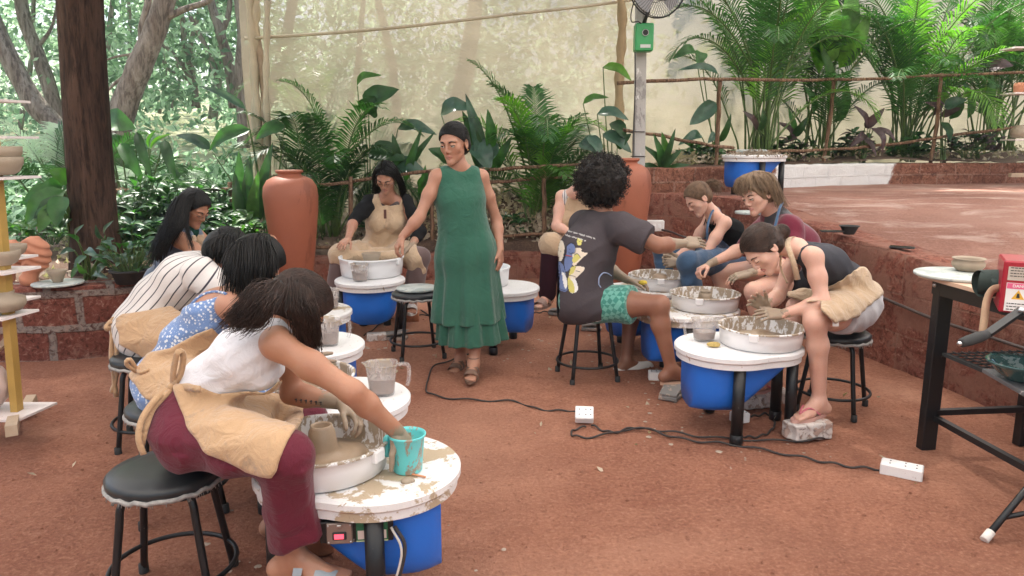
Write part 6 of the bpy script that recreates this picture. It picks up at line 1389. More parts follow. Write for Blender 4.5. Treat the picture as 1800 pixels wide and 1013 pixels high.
H_BLK = hairmat('hair_black', (.004, .0035, .0035), (.011, .009, .008)); H_BRN = hairmat('hair_dark_brown', (.014, .008, .006), (.050, .026, .019)); H_LB = hairmat('hair_light_brown', (.085, .05, .03), (.19, .115, .07)); H_MB = hairmat('hair_brown', (.026, .015, .011), (.068, .038, .027)); H_CUR = hairmat('hair_curly_black', (.008, .006, .006), (.03, .022, .018), .5)
def stain(nt, cc):
    n = noise_out(nt, 9, 7, None, .6, .7); cc = mixc(nt, mth(nt, 'MULTIPLY', ramp(nt, n, [(.60, 0.0), (.64, 1.0)]), .45), cc, (.30, .22, .16)); n = noise_out(nt, 2.5, 4); return mixc(nt, mth(nt, 'MULTIPLY', ramp(nt, n, [(.45, 0.0), (.7, 1.0)]), .35), cc, (.36, .23, .14))
F_APR = fabric('apron_canvas', (.55, .35, .20), wr=.6, bmp=.6, pattern=stain); F_APR2 = fabric('apron_canvas_pale', (.57, .41, .27), wr=.6, bmp=.6, pattern=stain)
def poly_region(poly, inv=False):
    q = np.array(poly, float)
    def fn(p):
        x, y = proj(p); d = p[..., 1]; best = np.full(x.shape, 1e9)
        for i in range(len(q)):
            a, b = q[i], q[(i+1) % len(q)]; ab = b-a; t = np.clip(((x-a[0])*ab[0]+(y-a[1])*ab[1])/(ab@ab+1e-9), 0, 1)
            best = np.minimum(best, np.hypot(x-a[0]-t*ab[0], y-a[1]-t*ab[1]))
        s = np.where(inpoly(x, y, q), -1.0, 1.0)*(-1 if inv else 1); return s*best*d/FPX
    return fn
def person(label, loc, group=None): return thing('person', label, 'person', loc, 0, group)
def waistcut(S, J, off=0.0, rad=.22):
    n = nrm(J['wst']-J['pel']); c = J['wst']+n*off
    S.region(lambda q: np.where(((q-J['wst'])**2).sum(-1)-((q-J['wst'])@n)**2 < rad**2, np.where(q[..., 2] > J['pel'][2]+.03, (q-c)@n, -1.), -1.), .003, 1.1)
def garment(p, name, mat, root, build, res=.0075, keys=None, m=.14, gc=True, extra=None):
    lo, hi = p.bounds(keys, m); 
    if extra is not None: lo = np.minimum(lo, extra[0]); hi = np.maximum(hi, extra[1])
    S = SDF(lo, hi, res); build(S); mb = MB(); V = add_sdf(mb, S)
    if gc:
        up = nrm(p.J['nck']-p.J['pel']); lt = nrm(p.latS-up*np.dot(p.latS, up)); fw = np.cross(up, lt); q = V-p.J['pel']; mb.at['gc'] = np.c_[q@lt, q@up, q@fw]
        if gc == 'cyl':
            if fw@p.fwd < 0: fw = -fw
            mb.at['gc'] = np.c_[np.arctan2(q@lt, -(q@fw-.02))*.15, q@up, q@fw]
    return mb.obj(name, mat, root, world=True)
def ridge(p, d, f, seed=0, warp=.6):
    """fold-like ridges: waves whose crests run perpendicular to d"""
    ph = (p@np.asarray(d, float))*f+warp*3*snoise(p, 5, seed); return 1-np.abs(np.sin(ph))
def cap(S, c, A, s=1.0, g=0.0, k=.01, cutp=(0, .066, .064), cutn=(0, .86, -.50), low=-.045, sides=True):
    W = lambda x, f, u: c+s*(x*A[0]+f*A[1]+u*A[2])
    S.ell(W(0, -.014, .036), np.array([.083+g, .101+g, .090+g])*s, A, 0); S.ell(W(0, -.050, -.005), np.array([.070+g, .062+g, .075+g])*s, A, .03)
    n = cutn[0]*A[0]+cutn[1]*A[1]+cutn[2]*A[2]; S.cut(W(*cutp), n, .006)
def cap_strands(mb, c, A, s, tgt, n, seed, r=.0028, mat=0, front=.065, part=0.0, side=1.0, g=.004, cutp=(0, .066, .064), cutn=(0, .86, -.50)):
    """combed strands lying on the skull from the hairline to a target point (bun, tie)"""
    rd = random.Random(seed); W = lambda x, f, u: c+s*(x*A[0]+f*A[1]+u*A[2])
    R3 = np.array([.083+g-.002, .101+g-.002, .090+g-.002]); c0 = V3(0, -.014, .036); pn = nrm(V3(*cutn)); e = nrm(V3(0, -pn[2], pn[1])); e = e if e[2] > 0 else -e
    for i in range(n):
        x0 = R3[0]*math.sin(rd.uniform(-1.25, 1.25)*(.6+.4*rd.random())); p_ = V3(x0, cutp[1], cutp[2])-c0; aa = ((e/R3)**2).sum(); bb = (p_*e/R3**2).sum(); cc_ = ((p_/R3)**2).sum()-1; dd_ = bb*bb-aa*cc_
        if dd_ <= 0: continue
        tt = (-bb+math.sqrt(dd_))/aa*(1-.0*rd.random()); 
        q_ = c0+p_+e*tt-pn*rd.uniform(0, .10)*(rd.random() < .5); l0 = q_-c0; l0 = l0/np.linalg.norm(l0/R3)*1.012; q_ = c0+l0
        p0 = W(*q_); T_ = np.asarray(tgt); pts = []
        for t in np.linspace(0, 1, 9):
            q = p0*(1-t)+T_*t; l = (q-W(0, -.014, .036)); L = A@l/s; k = np.linalg.norm(L/np.array([.0845+g, .1025+g, .0915+g])); 
            if k < 1 or t < .85: q = W(0, -.014, .036)+l/max(k, .3)*(1.0+.015*rd.random()) if t < .92 else q
            pts.append(q)
        mb.tube(pts, [r*(1-.2*abs(t)) for t in np.linspace(-1, 1, 9)], 4, mat, caps=False)
def sandal(root, name, mats, ank, toe, up=(0, 0, 1), s=1.0, thick=.022, straps=((.02, .05), (.085, .11)), width=.046):
    up = nrm(up); f = nrm((toe-ank)-np.dot(toe-ank, up)*up); r = np.cross(f, up); o = ank-f*.045*s-up*.066*s; ol = []
    for t in np.linspace(0, 1, 26):
        a = 2*math.pi*t; x = .115+.132*math.cos(a); wv = math.sin(a)*(width if math.cos(a) > 0 else width*.78); ol.append((x*s, wv*s))
    m = MB(); n = len(ol); V = [o+f*x+r*y+up*z for z in (-thick, 0) for x, y in ol]; m.add(V, [(k, (k+1) % n, n+(k+1) % n, n+k) for k in range(n)], 0, False); m.f.append(tuple(range(n))[::-1]); m.f.append(tuple(n+k for k in range(n))); m.m += [0, 0]; m.sm += [False]*2
    ob = m.obj(name, mats[0], root, world=True)
    for (a, w_) in straps:
        ms = MB(); rows = []
        for j in (0, 1):
            x = (a+.05+j*w_*.55)*s; hgt = (.090-.36*(x/s-.05))*s; rows.append([o+f*x+r*(math.cos(t)*(width+.003))*s+up*(max(.016, hgt)*math.sin(t)**.7+.001) for t in np.linspace(.02, math.pi-.02, 12)])
        V = rows[0]+rows[1]; ms.add(V, [(k, k+1, 12+k+1, 12+k) for k in range(11)], 0, True); so_ = ms.obj('strap', mats[1], ob); so_.matrix_parent_inverse.identity()
        mi = np.array(root.matrix_basis.inverted()); so_.data.transform(root.matrix_basis.inverted())
    return ob
def finish(p, name): p.report(name)

# ================================================================ nearest woman: white tank top, maroon trousers, tan apron
def person_near():
    root = person('woman in a white tank top and maroon trousers bending over the nearest wheel', (st1[0], st1[1], 0))
    kA = P(505, 803, 2.00)
    p = Person(dict(pel=P(338, 745, 2.27), wst=P(372, 675, 2.29), chs=P(432, 622, 2.30), nck=P(482, 560, 2.32), hd=P(521, 545, 2.34),
                    hA=P(335, 765, 2.17), hB=P(345, 740, 2.38), kA=kA, kB=P(538, 742, 2.62), aA=P(512, 978, 2.10), aB=P(492, 905, 2.66), tA=P(603, 1022, 2.08), tB=P(560, 915, 2.72),
                    sA=P(487, 605, 2.17), sB=P(505, 585, 2.47), eA=P(620, 690, 2.13), eB=P(512, 692, 2.48), wA=P(697, 758, 2.23), wB=P(600, 708, 2.44)), True, .88, 1.0)
    p.headA = frame(V3(.70, .20, -.70), V3(.60, .05, .75)); p.hs = .95
    wa = p.J['wA']; fa = nrm(wa-p.J['eA'])
    p.H = dict(handA=dict(d=nrm(V3(.45, .08, -.95)), n=nrm(V3(-.6, .3, -.2)), t=V3(0, -1, .2), curl=.35, thumb=.4), handB=dict(d=nrm(V3(.75, -.35, -.55)), n=V3(-.3, -.3, -.8), t=V3(-.3, -.8, .2), curl=.55, thumb=.5))
    p.body(root, SK_I, clay=[(wa+fa*.02, .06), (wa+V3(.05, 0, -.08), .13), (p.J['wB']+V3(.05, 0, -.04), .17)], feet=('A', 'B'), head=dict(down=.8))
    def tank(S):
        p.torso(S, .006, k=.04); J = p.J
        S.cone(J['nck']*.35+J['sA']*.65-V3(.01, 0, .005), J['chs']+p.latS*.07, .052, .08, .03); S.cone(J['nck']*.35+J['sB']*.65-V3(.01, 0, .005), J['chs']-p.latS*.07, .052, .08, .03)
        up = nrm(J['nck']-J['chs'])
        S.cone(J['nck']+up*.03, J['nck']+up*.20, .082, .14, .012, '-')                       # neckline
        S.cone(J['sA']+(J['eA']-J['sA'])*.22+p.latS*.05, J['sA']+p.latS*.16, .085, .14, .01, '-'); S.cone(J['sB']+(J['eB']-J['sB'])*.25-p.latS*.05, J['sB']-p.latS*.16, .08, .14, .01, '-')
        S.cut(J['hA']*.5+J['hB']*.5+nrm(J['wst']-J['pel'])*.035, -nrm(J['wst']-J['pel']+V3(-.04, 0, .0)))
        S.fold(lambda q: -.0035*ridge(q, (.5, .2, -.9), 60, 2)+.003*snoise(q, 14, 3))
    garment(p, 'tank_top', fabric('white_jersey', (.74, .72, .76), wr=.5, var=.05, bmp=.35, wscale=18), root, tank, .0068)
    def trousers(S):
        J = p.J; p.torso(S, .006, high=False); p.leg(S, 'A', .008, shin=False, wide=.010); p.leg(S, 'B', .008, shin=False, wide=.010)
        for x, bk in (('A', .012), ('B', .012)):
            k_, a_ = J['k'+x], J['a'+x]; S.cone(k_, k_+(a_-k_)*.5, .070, .072, .03, flat=V3(0, 1, 0), fs=1.0); S.cone(k_+(a_-k_)*.5, k_+(a_-k_)*.98+V3(.045, 0, -.02), .072, .098, .02, flat=V3(0, 1, 0), fs=1.15)
            d = nrm(a_-k_); S.cut(k_+(a_-k_)*.93, V3(0, 0, 0)+d, .004) if False else None
        S.region(lambda q: np.where(q[..., 0] > -.95, (J['aA'][2]+.085+.32*np.clip(q[..., 0]+.62, -.2, .2))-q[..., 2], -1), .006)
        waistcut(S, J)
        S.fold(lambda q: -.0075*ridge(q, (.25, .1, -.95), 34, 4, .9)*np.clip((J['kA'][0]-.06-q[..., 0])*12, 0, 1)-.010*ridge(q, (.9, .5, .12), 30, 5, .3)*(q[..., 2] < .60)+.006*snoise(q, 9, 4))
    garment(p, 'trousers', fabric('maroon_crepe', (.125, .012, .028), .6, .12, wr=.45, bmp=.5, sheen=.15), root, trousers, .0068)
    def apron(S):
        J = p.J; p.torso(S, .018, k=.04); p.leg(S, 'A', .022, shin=False, wide=.012); p.leg(S, 'B', .022, shin=False, wide=.012); S.cone(J['hA']*.5+J['kA']*.5, J['hB']*.5+J['kB']*.5, .07, .07, .05); S.cone(J['kA'], J['kB'], .06, .06, .05)
        S.region(poly_region([(308, 680), (330, 677), (380, 691), (466, 692), (498, 668), (512, 640), (530, 640), (535, 705), (530, 735), (512, 765), (497, 800), (476, 842), (430, 824), (366, 798), (335, 762), (318, 720)]))
        S.fold(lambda q: -.007*ridge(q, (.4, .1, -.85), 42, 7, 1.0)+.006*snoise(q, 11, 8))
    garment(p, 'apron', F_APR, root, apron, .0068)
    # apron strings tied at the back
    b0 = P(303, 680, 2.20); m = MB()
    def ribbon(pts, wd=.018, th=.004):
        q = np.array(bez(pts, 18)); T_ = np.gradient(q, axis=0); n_ = len(q); V = []
        for i in range(n_):
            s_ = nrm(np.cross(T_[i], V3(.1, -1, .2))); V += [q[i]-s_*wd/2, q[i]+s_*wd/2, q[i]+s_*wd/2+V3(0, th, 0), q[i]-s_*wd/2+V3(0, th, 0)]
        m.add(V, [(i*4+k, i*4+(k+1) % 4, (i+1)*4+(k+1) % 4, (i+1)*4+k) for i in range(n_-1) for k in range(4)]+[(0, 1, 2, 3)[::-1], tuple(n_*4-4+k for k in range(4))])
    m.sphere(b0, (.018, .016, .016)); 
    ribbon([b0, P(305, 650, 2.17), P(312, 620, 2.15), P(322, 625, 2.16), P(318, 655, 2.18), P(306, 678, 2.19)]); ribbon([b0, P(275, 700, 2.14), P(250, 735, 2.1), P(243, 770, 2.08), P(252, 800, 2.08)]); ribbon([b0, P(290, 695, 2.16), P(268, 720, 2.13), P(255, 755, 2.1), P(248, 785, 2.09)]); ribbon([b0, P(330, 682, 2.13), P(352, 685, 2.10)], .02)
    m.obj('apron_strings', F_APR, root, world=True)
    # hair
    c, A = p.J['hd'], p.headA; tie = P(488, 503, 2.27); mb = MB(); S = SDF(c-.22, c+.22, .005); cap(S, c, A, .96, .008, cutp=(0, .06, .05)); S.noise(.003, 60, 1); add_sdf(mb, S)
    cap_strands(mb, c, A, .96, tie, 900, 4, .0016, g=.010, cutp=(0, .06, .05))
    gs = [[P(478, 500, 2.22), P(450, 505, 2.15), P(420, 540, 2.12), P(385, 572, 2.15)], [P(482, 498, 2.2), P(462, 520, 2.12), P(440, 552, 2.1), P(402, 574, 2.11)], [P(500, 505, 2.2), P(480, 535, 2.11), P(462, 560, 2.1), P(440, 575, 2.12)], [P(512, 500, 2.22), P(515, 540, 2.16), P(528, 580, 2.18), P(545, 625, 2.22)], [P(540, 510, 2.24), P(548, 545, 2.2), P(552, 580, 2.22), P(550, 615, 2.26)], [P(510, 490, 2.28), P(522, 540, 2.22), P(540, 580, 2.22), P(548, 630, 2.26)]]
    hair_strands(mb, gs[:3], 1500, .0015, .0006, .0085, 18, 1, .011, 10); hair_strands(mb, gs[3:], 1300, .0015, .0006, .0085, 18, 2, .009, 10)
    mb.obj('hair', H_BRN, root, world=True)
    m = MB(); m.tube([tie+A[0]*.016*math.cos(t)+A[2]*.016*math.sin(t) for t in np.linspace(0, 6.28, 14)], .006, 6); m.obj('hair_clip', BLACKR, root, world=True)
    # tattoo, anklet, sandals
    bv = None
    m = MB(); a0, a1 = p.J['eA'], p.J['wA']; dd = nrm(a1-a0); sd = nrm(np.cross(dd, V3(0, -1, 0))); base = a1-dd*.035+V3(-.004, -.0275, .006)
    for k in range(6): q = base+dd*(.010*(k-3)); m.tube(bez([q-sd*.014, q-sd*.004+dd*.004, q+sd*.004-dd*.003, q+sd*.013], 7), .0012, 4)
    m.obj('tattoo', M('tattoo_ink', (.05, .04, .045), .7), root, world=True); m = MB()
    for k in range(6): b1 = p.J['eB']*.55+p.J['wB']*.45+V3(.017*(k-3), -.037, .006-.002*k); m.tube([b1-V3(0, 0, .010), b1+V3(.002, 0, .004)], .0018, 4); m.tube([b1+V3(-.004, 0, 0), b1+V3(.004, 0, -.001)], .0025, 4)
    m.obj('tattoo', M('tattoo_ink', (.05, .04, .045), .7), root, world=True)
    m = MB(); a_ = p.J['aA']+V3(0, 0, .004); m.tube([a_+V3(.040*math.cos(t), .040*math.sin(t), .008*math.cos(t)) for t in np.linspace(0, 6.28, 24)], .0018, 5, caps=False); m.obj('anklet', STEEL, root, world=True)
    GB = M('grey_leather', (.33, .37, .40), .5, .08); TANS = M('cork_sole', (.28, .17, .11), .9, .2, 30)
    sandal(root, 'sandal', [TANS, GB], p.J['aA'], p.J['tA'], V3(.12, 0, 1), 1.0); sandal(root, 'sandal', [M('dark_sole', (.07, .05, .045), .8), M('dark_strap', (.09, .06, .05), .6)], p.J['aB'], p.J['tB'], V3(0, 0, 1), 1.0)
    m = MB(); qb = p.J['aA']+V3(.06, .0, -.095); m.box((qb[0], qb[1], qb[2]/2), (.24, .12, max(.03, qb[2])), 0, None, .006); tag(m.obj('brick', BRICKO), 'orange brick under the sandal of the nearest woman', 'brick', 'bricks used as foot rests')
    finish(p, 'near')
person_near()
def neckcut(S, J, r=.075, up=None, off=.03):
    u = nrm(J['nck']-J['chs']) if up is None else up
    S.cone(J['nck']+u*off, J['nck']+u*.22, r, r*1.8, .012, '-')
def armhole(S, p, x, r=.085, t=.22):
    J = p.J; sg = 1 if x == 'A' else -1
    S.cone(J['s'+x]+(J['e'+x]-J['s'+x])*t+p.latS*.05*sg, J['s'+x]+p.latS*.16*sg, r, r*1.7, .01, '-')
def straps(S, p, r=.05, g=0.0):
    J = p.J
    for x, sg in (('A', 1), ('B', -1)): S.cone(J['nck']*.38+J['s'+x]*.62-V3(0, 0, .008), J['chs']+p.latS*.07*sg, r+g, .08+g, .03)
def glasses(root, W, A, c, s=1.0):
    m = MB()
    for x in (-1, 1): m.tube([W(.031*x+.023*math.cos(t), .098, .002+.019*math.sin(t)) for t in np.linspace(0, 6.283, 22)], .0011*s, 5); m.tube([W(.054*x, .097, .006), W(.074*x, .05, .006), W(.078*x, -.01, .004)], .001, 4)
    m.tube([W(-.008, .099, .004), W(0, .101, .007), W(.008, .099, .004)], .0011, 4); m.obj('glasses', M('wire_frame', (.30, .22, .18), .3, metal=.8), root, world=True)
def headW(p): 
    c, A, s = p.J['hd'], p.headA, p.hs*p.z; return lambda x, f, u: c+s*(x*A[0]+f*A[1]+u*A[2])
# ================================================================ standing woman in the green dress
def person_green():
    root = person('standing woman in a long sleeveless green dress looking down at the wheels', (P(820, 655, 4.76)[0], 4.76, 0))
    p = Person(dict(pel=P(818, 452, 4.76), chs=P(809, 348, 4.74), nck=P(806, 296, 4.76), hd=P(798, 253, 4.72), hA=P(838, 462, 4.78), hB=P(800, 462, 4.74), kA=P(838, 556, 4.70), kB=P(812, 556, 4.88),
                    aA=P(833, 638, 4.62), aB=P(810, 628, 4.95), tA=P(824, 667, 4.42), tB=P(795, 648, 4.78), sA=P(846, 311, 4.80), sB=P(768, 311, 4.70), eA=P(873, 388, 4.86), eB=P(737, 382, 4.62), wA=P(879, 440, 4.74), wB=P(707, 417, 4.58), fwd=V3(-.35, -.93, 0)), True, .88, .98)
    p.headA = frame(V3(-.38, -.90, -.20), V3(-.05, 0, 1)); p.hs = 1.10
    p.H = dict(handA=dict(d=V3(.04, -.12, -1), n=V3(-.8, .3, 0), t=V3(-.4, -.9, 0), curl=.28, thumb=.3), handB=dict(d=V3(-.42, -.1, -.75), n=V3(.4, .2, -.7), t=V3(.5, -.8, -.1), curl=.6, thumb=.5))
    p.body(root, SK_M, head=dict(down=.10, open_=1), clay=[(p.J['wB']+V3(-.08, 0, -.10), .04)])
    def dress(S):
        J = p.J; p.torso(S, .012, k=.05, bust=True); straps(S, p, .050, .006); J_ = p.J; S.cone(J_['nck']*.55+J_['sA']*.45-V3(0, 0, .045), J_['nck']*.55+J_['sB']*.45-V3(0, 0, .045), .068, .068, .03)
        c0 = J['chs']; hem = P(822, 561, 4.76)
        S.cone(c0+V3(0, 0, -.05), J['pel']+V3(.01, 0, .02), .138, .190, .06, flat=V3(.35, .93, 0), fs=1.10); S.cone(J['pel']+V3(.01, 0, .02), hem+V3(0, 0, -.05), .190, .245, .05, flat=V3(.2, 1, 0), fs=1.15)
        cc = J['pel']
        def f(q):
            th = np.arctan2(q[..., 1]-cc[1], q[..., 0]-cc[0]); a = np.clip((1.02-q[..., 2])/.7, 0, 1); return -.017*a*np.sin(th*9+1.2*np.sin(q[..., 2]*3)+.8)-.005*a*np.sin(th*17+2)+.0035*snoise(q, 11, 2)+.002*snoise(q, 30, 3)
        S.fold(f); neckcut(S, J, .074, V3(0, -.12, 1), .052); armhole(S, p, 'A', .085, .30); armhole(S, p, 'B', .085, .30); S.cut(hem+V3(0, 0, -.005), V3(.03, 0, -1))
    GR = fabric('green_linen', (.034, .122, .082), wr=.35, var=.12, bmp=.45, wscale=14)
    garment(p, 'dress', GR, root, dress, .0075, m=.2)
    def under(S):
        a = P(826, 540, 4.77); hem = P(832, 597, 4.77); S.cone(a, hem+V3(0, 0, -.05), .20, .240, .0, flat=V3(.2, 1, 0), fs=1.02); S.cut(a, V3(0, 0, 1))
        S.fold(lambda q: -.016*np.sin(np.arctan2(q[..., 1]-a[1], q[..., 0]-a[0])*10+3.)-.008*np.sin(np.arctan2(q[..., 1]-a[1], q[..., 0]-a[0])*19)); S.cut(hem, V3(.05, 0, -1))
    garment(p, 'underskirt', GR, root, under, .0075, m=.2)
    c, A = p.J['hd'], p.headA; W = headW(p); mb = MB(); S = SDF(c-.22, c+.22, .005); cap(S, c, A, 1.08, -.003, cutp=(0, .076, .073), cutn=(0, .70, -.71)); S.ell(W(0, -.112, .0), np.array([.055, .042, .055]), A, .02); S.ell(W(0, -.05, -.02), np.array([.084, .062, .070]), A, .02); add_sdf(mb, S)
    cap_strands(mb, c, A, 1.08, W(0, -.11, .02), 1100, 4, .0012, g=-.001, cutp=(0, .076, .073), cutn=(0, .70, -.71)); mb.obj('hair', H_BLK, root, world=True)
    m = MB()
    for x in (-1, 1): m.sphere(W(.083*x, -.004, -.040), .005)
    m.obj('earring', M('gold', (.7, .5, .25), .3, metal=1.0), root, world=True)
    BL = M('brown_leather', (.17, .10, .07), .7, .15, 20)
    for x in 'AB': sandal(root, 'sandal', [BL, BL], p.J['a'+x], p.J['t'+x], V3(0, 0, 1), .98, .018, ((.0, .03), (.05, .06), (.10, .08)), .045)
    m = MB(); a_ = p.J['aA']+V3(0, 0, .035); m.tube([a_+V3(.034*math.cos(t), .034*math.sin(t), 0) for t in np.linspace(0, 6.28, 20)], .004, 5, caps=False); m.obj('ankle_strap', BL, root, world=True)
    finish(p, 'green')
person_green()
# ================================================================ seated woman in black cardigan
def person_black():
    root = person('seated woman with long black hair, black cardigan and tan apron', (P(675, 440, 6.5)[0], 6.45, 0))
    p = Person(dict(pel=P(672, 440, 6.5), chs=P(680, 385, 6.42), nck=P(683, 345, 6.38), hd=P(679, 312, 6.28), hA=P(692, 446, 6.48), hB=P(652, 446, 6.48), kA=P(738, 452, 6.08), kB=P(598, 450, 6.05), aA=P(724, 528, 6.08), aB=P(590, 535, 6.05), tA=P(722, 549, 5.85), tB=P(585, 560, 5.85),
                    sA=P(712, 356, 6.40), sB=P(650, 356, 6.38), eA=P(738, 408, 6.30), eB=P(622, 388, 6.18), wA=P(722, 434, 6.08), wB=P(612, 420, 6.02)), True, .93, 1.05)
    p.headA = frame(V3(-.12, -.80, -.58), V3(0, -.4, .9)); p.hs = 1.03
    p.H = dict(handA=dict(d=V3(-.85, -.25, -.40), n=V3(.1, -.2, -1), t=V3(0, -1, .2), curl=.6), handB=dict(d=V3(-.25, -.7, -.25), n=V3(0, 0, -1), t=V3(1, -.3, 0), curl=.25))
    p.body(root, SK_M, head=dict(down=.5), clay=[(p.J['wA']+V3(-.10, -.03, -.05), .22)], legs=('A', 'B'))
    W = headW(p); glasses(root, W, p.headA, p.J['hd'])
    def card(S):
        J = p.J; p.torso(S, .016, low=False); p.arm(S, 'A', .016, upto=1.0, fore=False); p.arm(S, 'B', .014, upto=.98, fore=False); S.cone(J['eA'], J['eA']*.6+J['wA']*.4, .052, .048, .02); neckcut(S, J, .075, V3(0, -.35, 1), .03)
        S.region(poly_region([(662, 342), (705, 342), (722, 410), (690, 440), (655, 395)], True), .004); S.fold(lambda q: -.005*ridge(q, (.4, .2, .9), 38, 3)+.003*snoise(q, 14, 1)); S.cut(J['pel']+V3(0, 0, .02), V3(0, 0, -1))
    garment(p, 'cardigan', fabric('black_knit', (.010, .010, .011), var=.3), root, card)
    garment(p, 'undershirt', fabric('grey_top', (.10, .08, .08)), root, lambda S: (p.torso(S, .004, low=False), neckcut(S, p.J, .085, V3(0, -.5, 1), .02), S.cut(p.J['pel']+V3(0, 0, .04), V3(0, 0, -1))))
    def tr(S):
        p.torso(S, .010, high=False); 
        for x in 'AB':
            p.leg(S, x, .012, shin=False, wide=.012); k_, a_ = p.J['k'+x], p.J['a'+x]; S.cone(k_, a_, .078, .085, .03)
        S.cut(p.J['aA']+V3(0, 0, .04), V3(0, 0, -1)); waistcut(S, p.J); S.fold(lambda q: -.006*ridge(q, (.95, .2, .1), 30, 3, .3))
    garment(p, 'trousers', fabric('taupe_cotton', (.15, .10, .095)), root, tr)
    def ap(S):
        J = p.J; p.torso(S, .022); p.leg(S, 'A', .026, shin=False, wide=.02); p.leg(S, 'B', .026, shin=False, wide=.02); S.cone(J['kA'], J['kB'], .045, .045, .06); S.cone(J['hA']*.5+J['kA']*.5, J['hB']*.5+J['kB']*.5, .06, .06, .05)
        for x in 'AB': S.cone(J['k'+x], J['k'+x]*.75+J['a'+x]*.25, .085, .08, .02)
        S.region(poly_region([(655, 338), (663, 338), (672, 362), (703, 362), (712, 338), (720, 340), (722, 385), (728, 425), (750, 480), (728, 498), (712, 470), (690, 458), (650, 458), (630, 462), (612, 468), (580, 462), (574, 440), (605, 418), (640, 395), (650, 370)])); S.region(lambda q: q[..., 1]-(J['pel'][1]+.03)); S.fold(lambda q: -.008*ridge(q, (.7, .2, -.5), 34, 6, 1.0)+.005*snoise(q, 12, 2))
    garment(p, 'apron', F_APR2, root, ap)
    m = MB(); q = P(678, 376, 6.17); m.box(q+V3(0, -.03, 0), (.022, .006, .075), 0, None, .002); m.obj('leather_tag', M('tag_leather', (.10, .03, .02), .6), root, world=True)
    c, A = p.J['hd'], p.headA; mb = MB(); S = SDF(c-.22, c+.22, .005); cap(S, c, A, 1.04, .002, cutp=(0, .064, .068), cutn=(0, .85, -.5)); add_sdf(mb, S)
    cap_strands(mb, c, A, 1.04, W(0, -.12, -.02), 500, 4, .0018, cutp=(0, .064, .068), cutn=(0, .85, -.5))
    for sg in (-1, 1): hair_strands(mb, [[W(.01*sg, .05, .11), W(.065*sg, .045, .06), W(.090*sg, .02, -.03), W(.095*sg, .02, -.12), W(.090*sg, .03, -.24)], [W(.02*sg, .0, .125), W(.080*sg, .0, .06), W(.105*sg, -.02, -.05), W(.115*sg, -.01, -.15), W(.12*sg, .01, -.27)], [W(.02*sg, -.05, .12), W(.075*sg, -.05, .05), W(.09*sg, -.07, -.06), W(.10*sg, -.06, -.2), W(.10*sg, -.04, -.3)]], 260, .0028, .0012, .008, 12, 5+sg, .004, 7)
    mb.obj('hair', H_BLK, root, world=True)
    for x in 'AB': sandal(root, 'slipper', [M('white_rubber', (.7, .66, .62), .7), M('slipper_strap', (.55, .5, .48), .6)], p.J['a'+x], p.J['t'+x], V3(0, 0, 1), 1.0, .025)
    finish(p, 'black')
person_black()
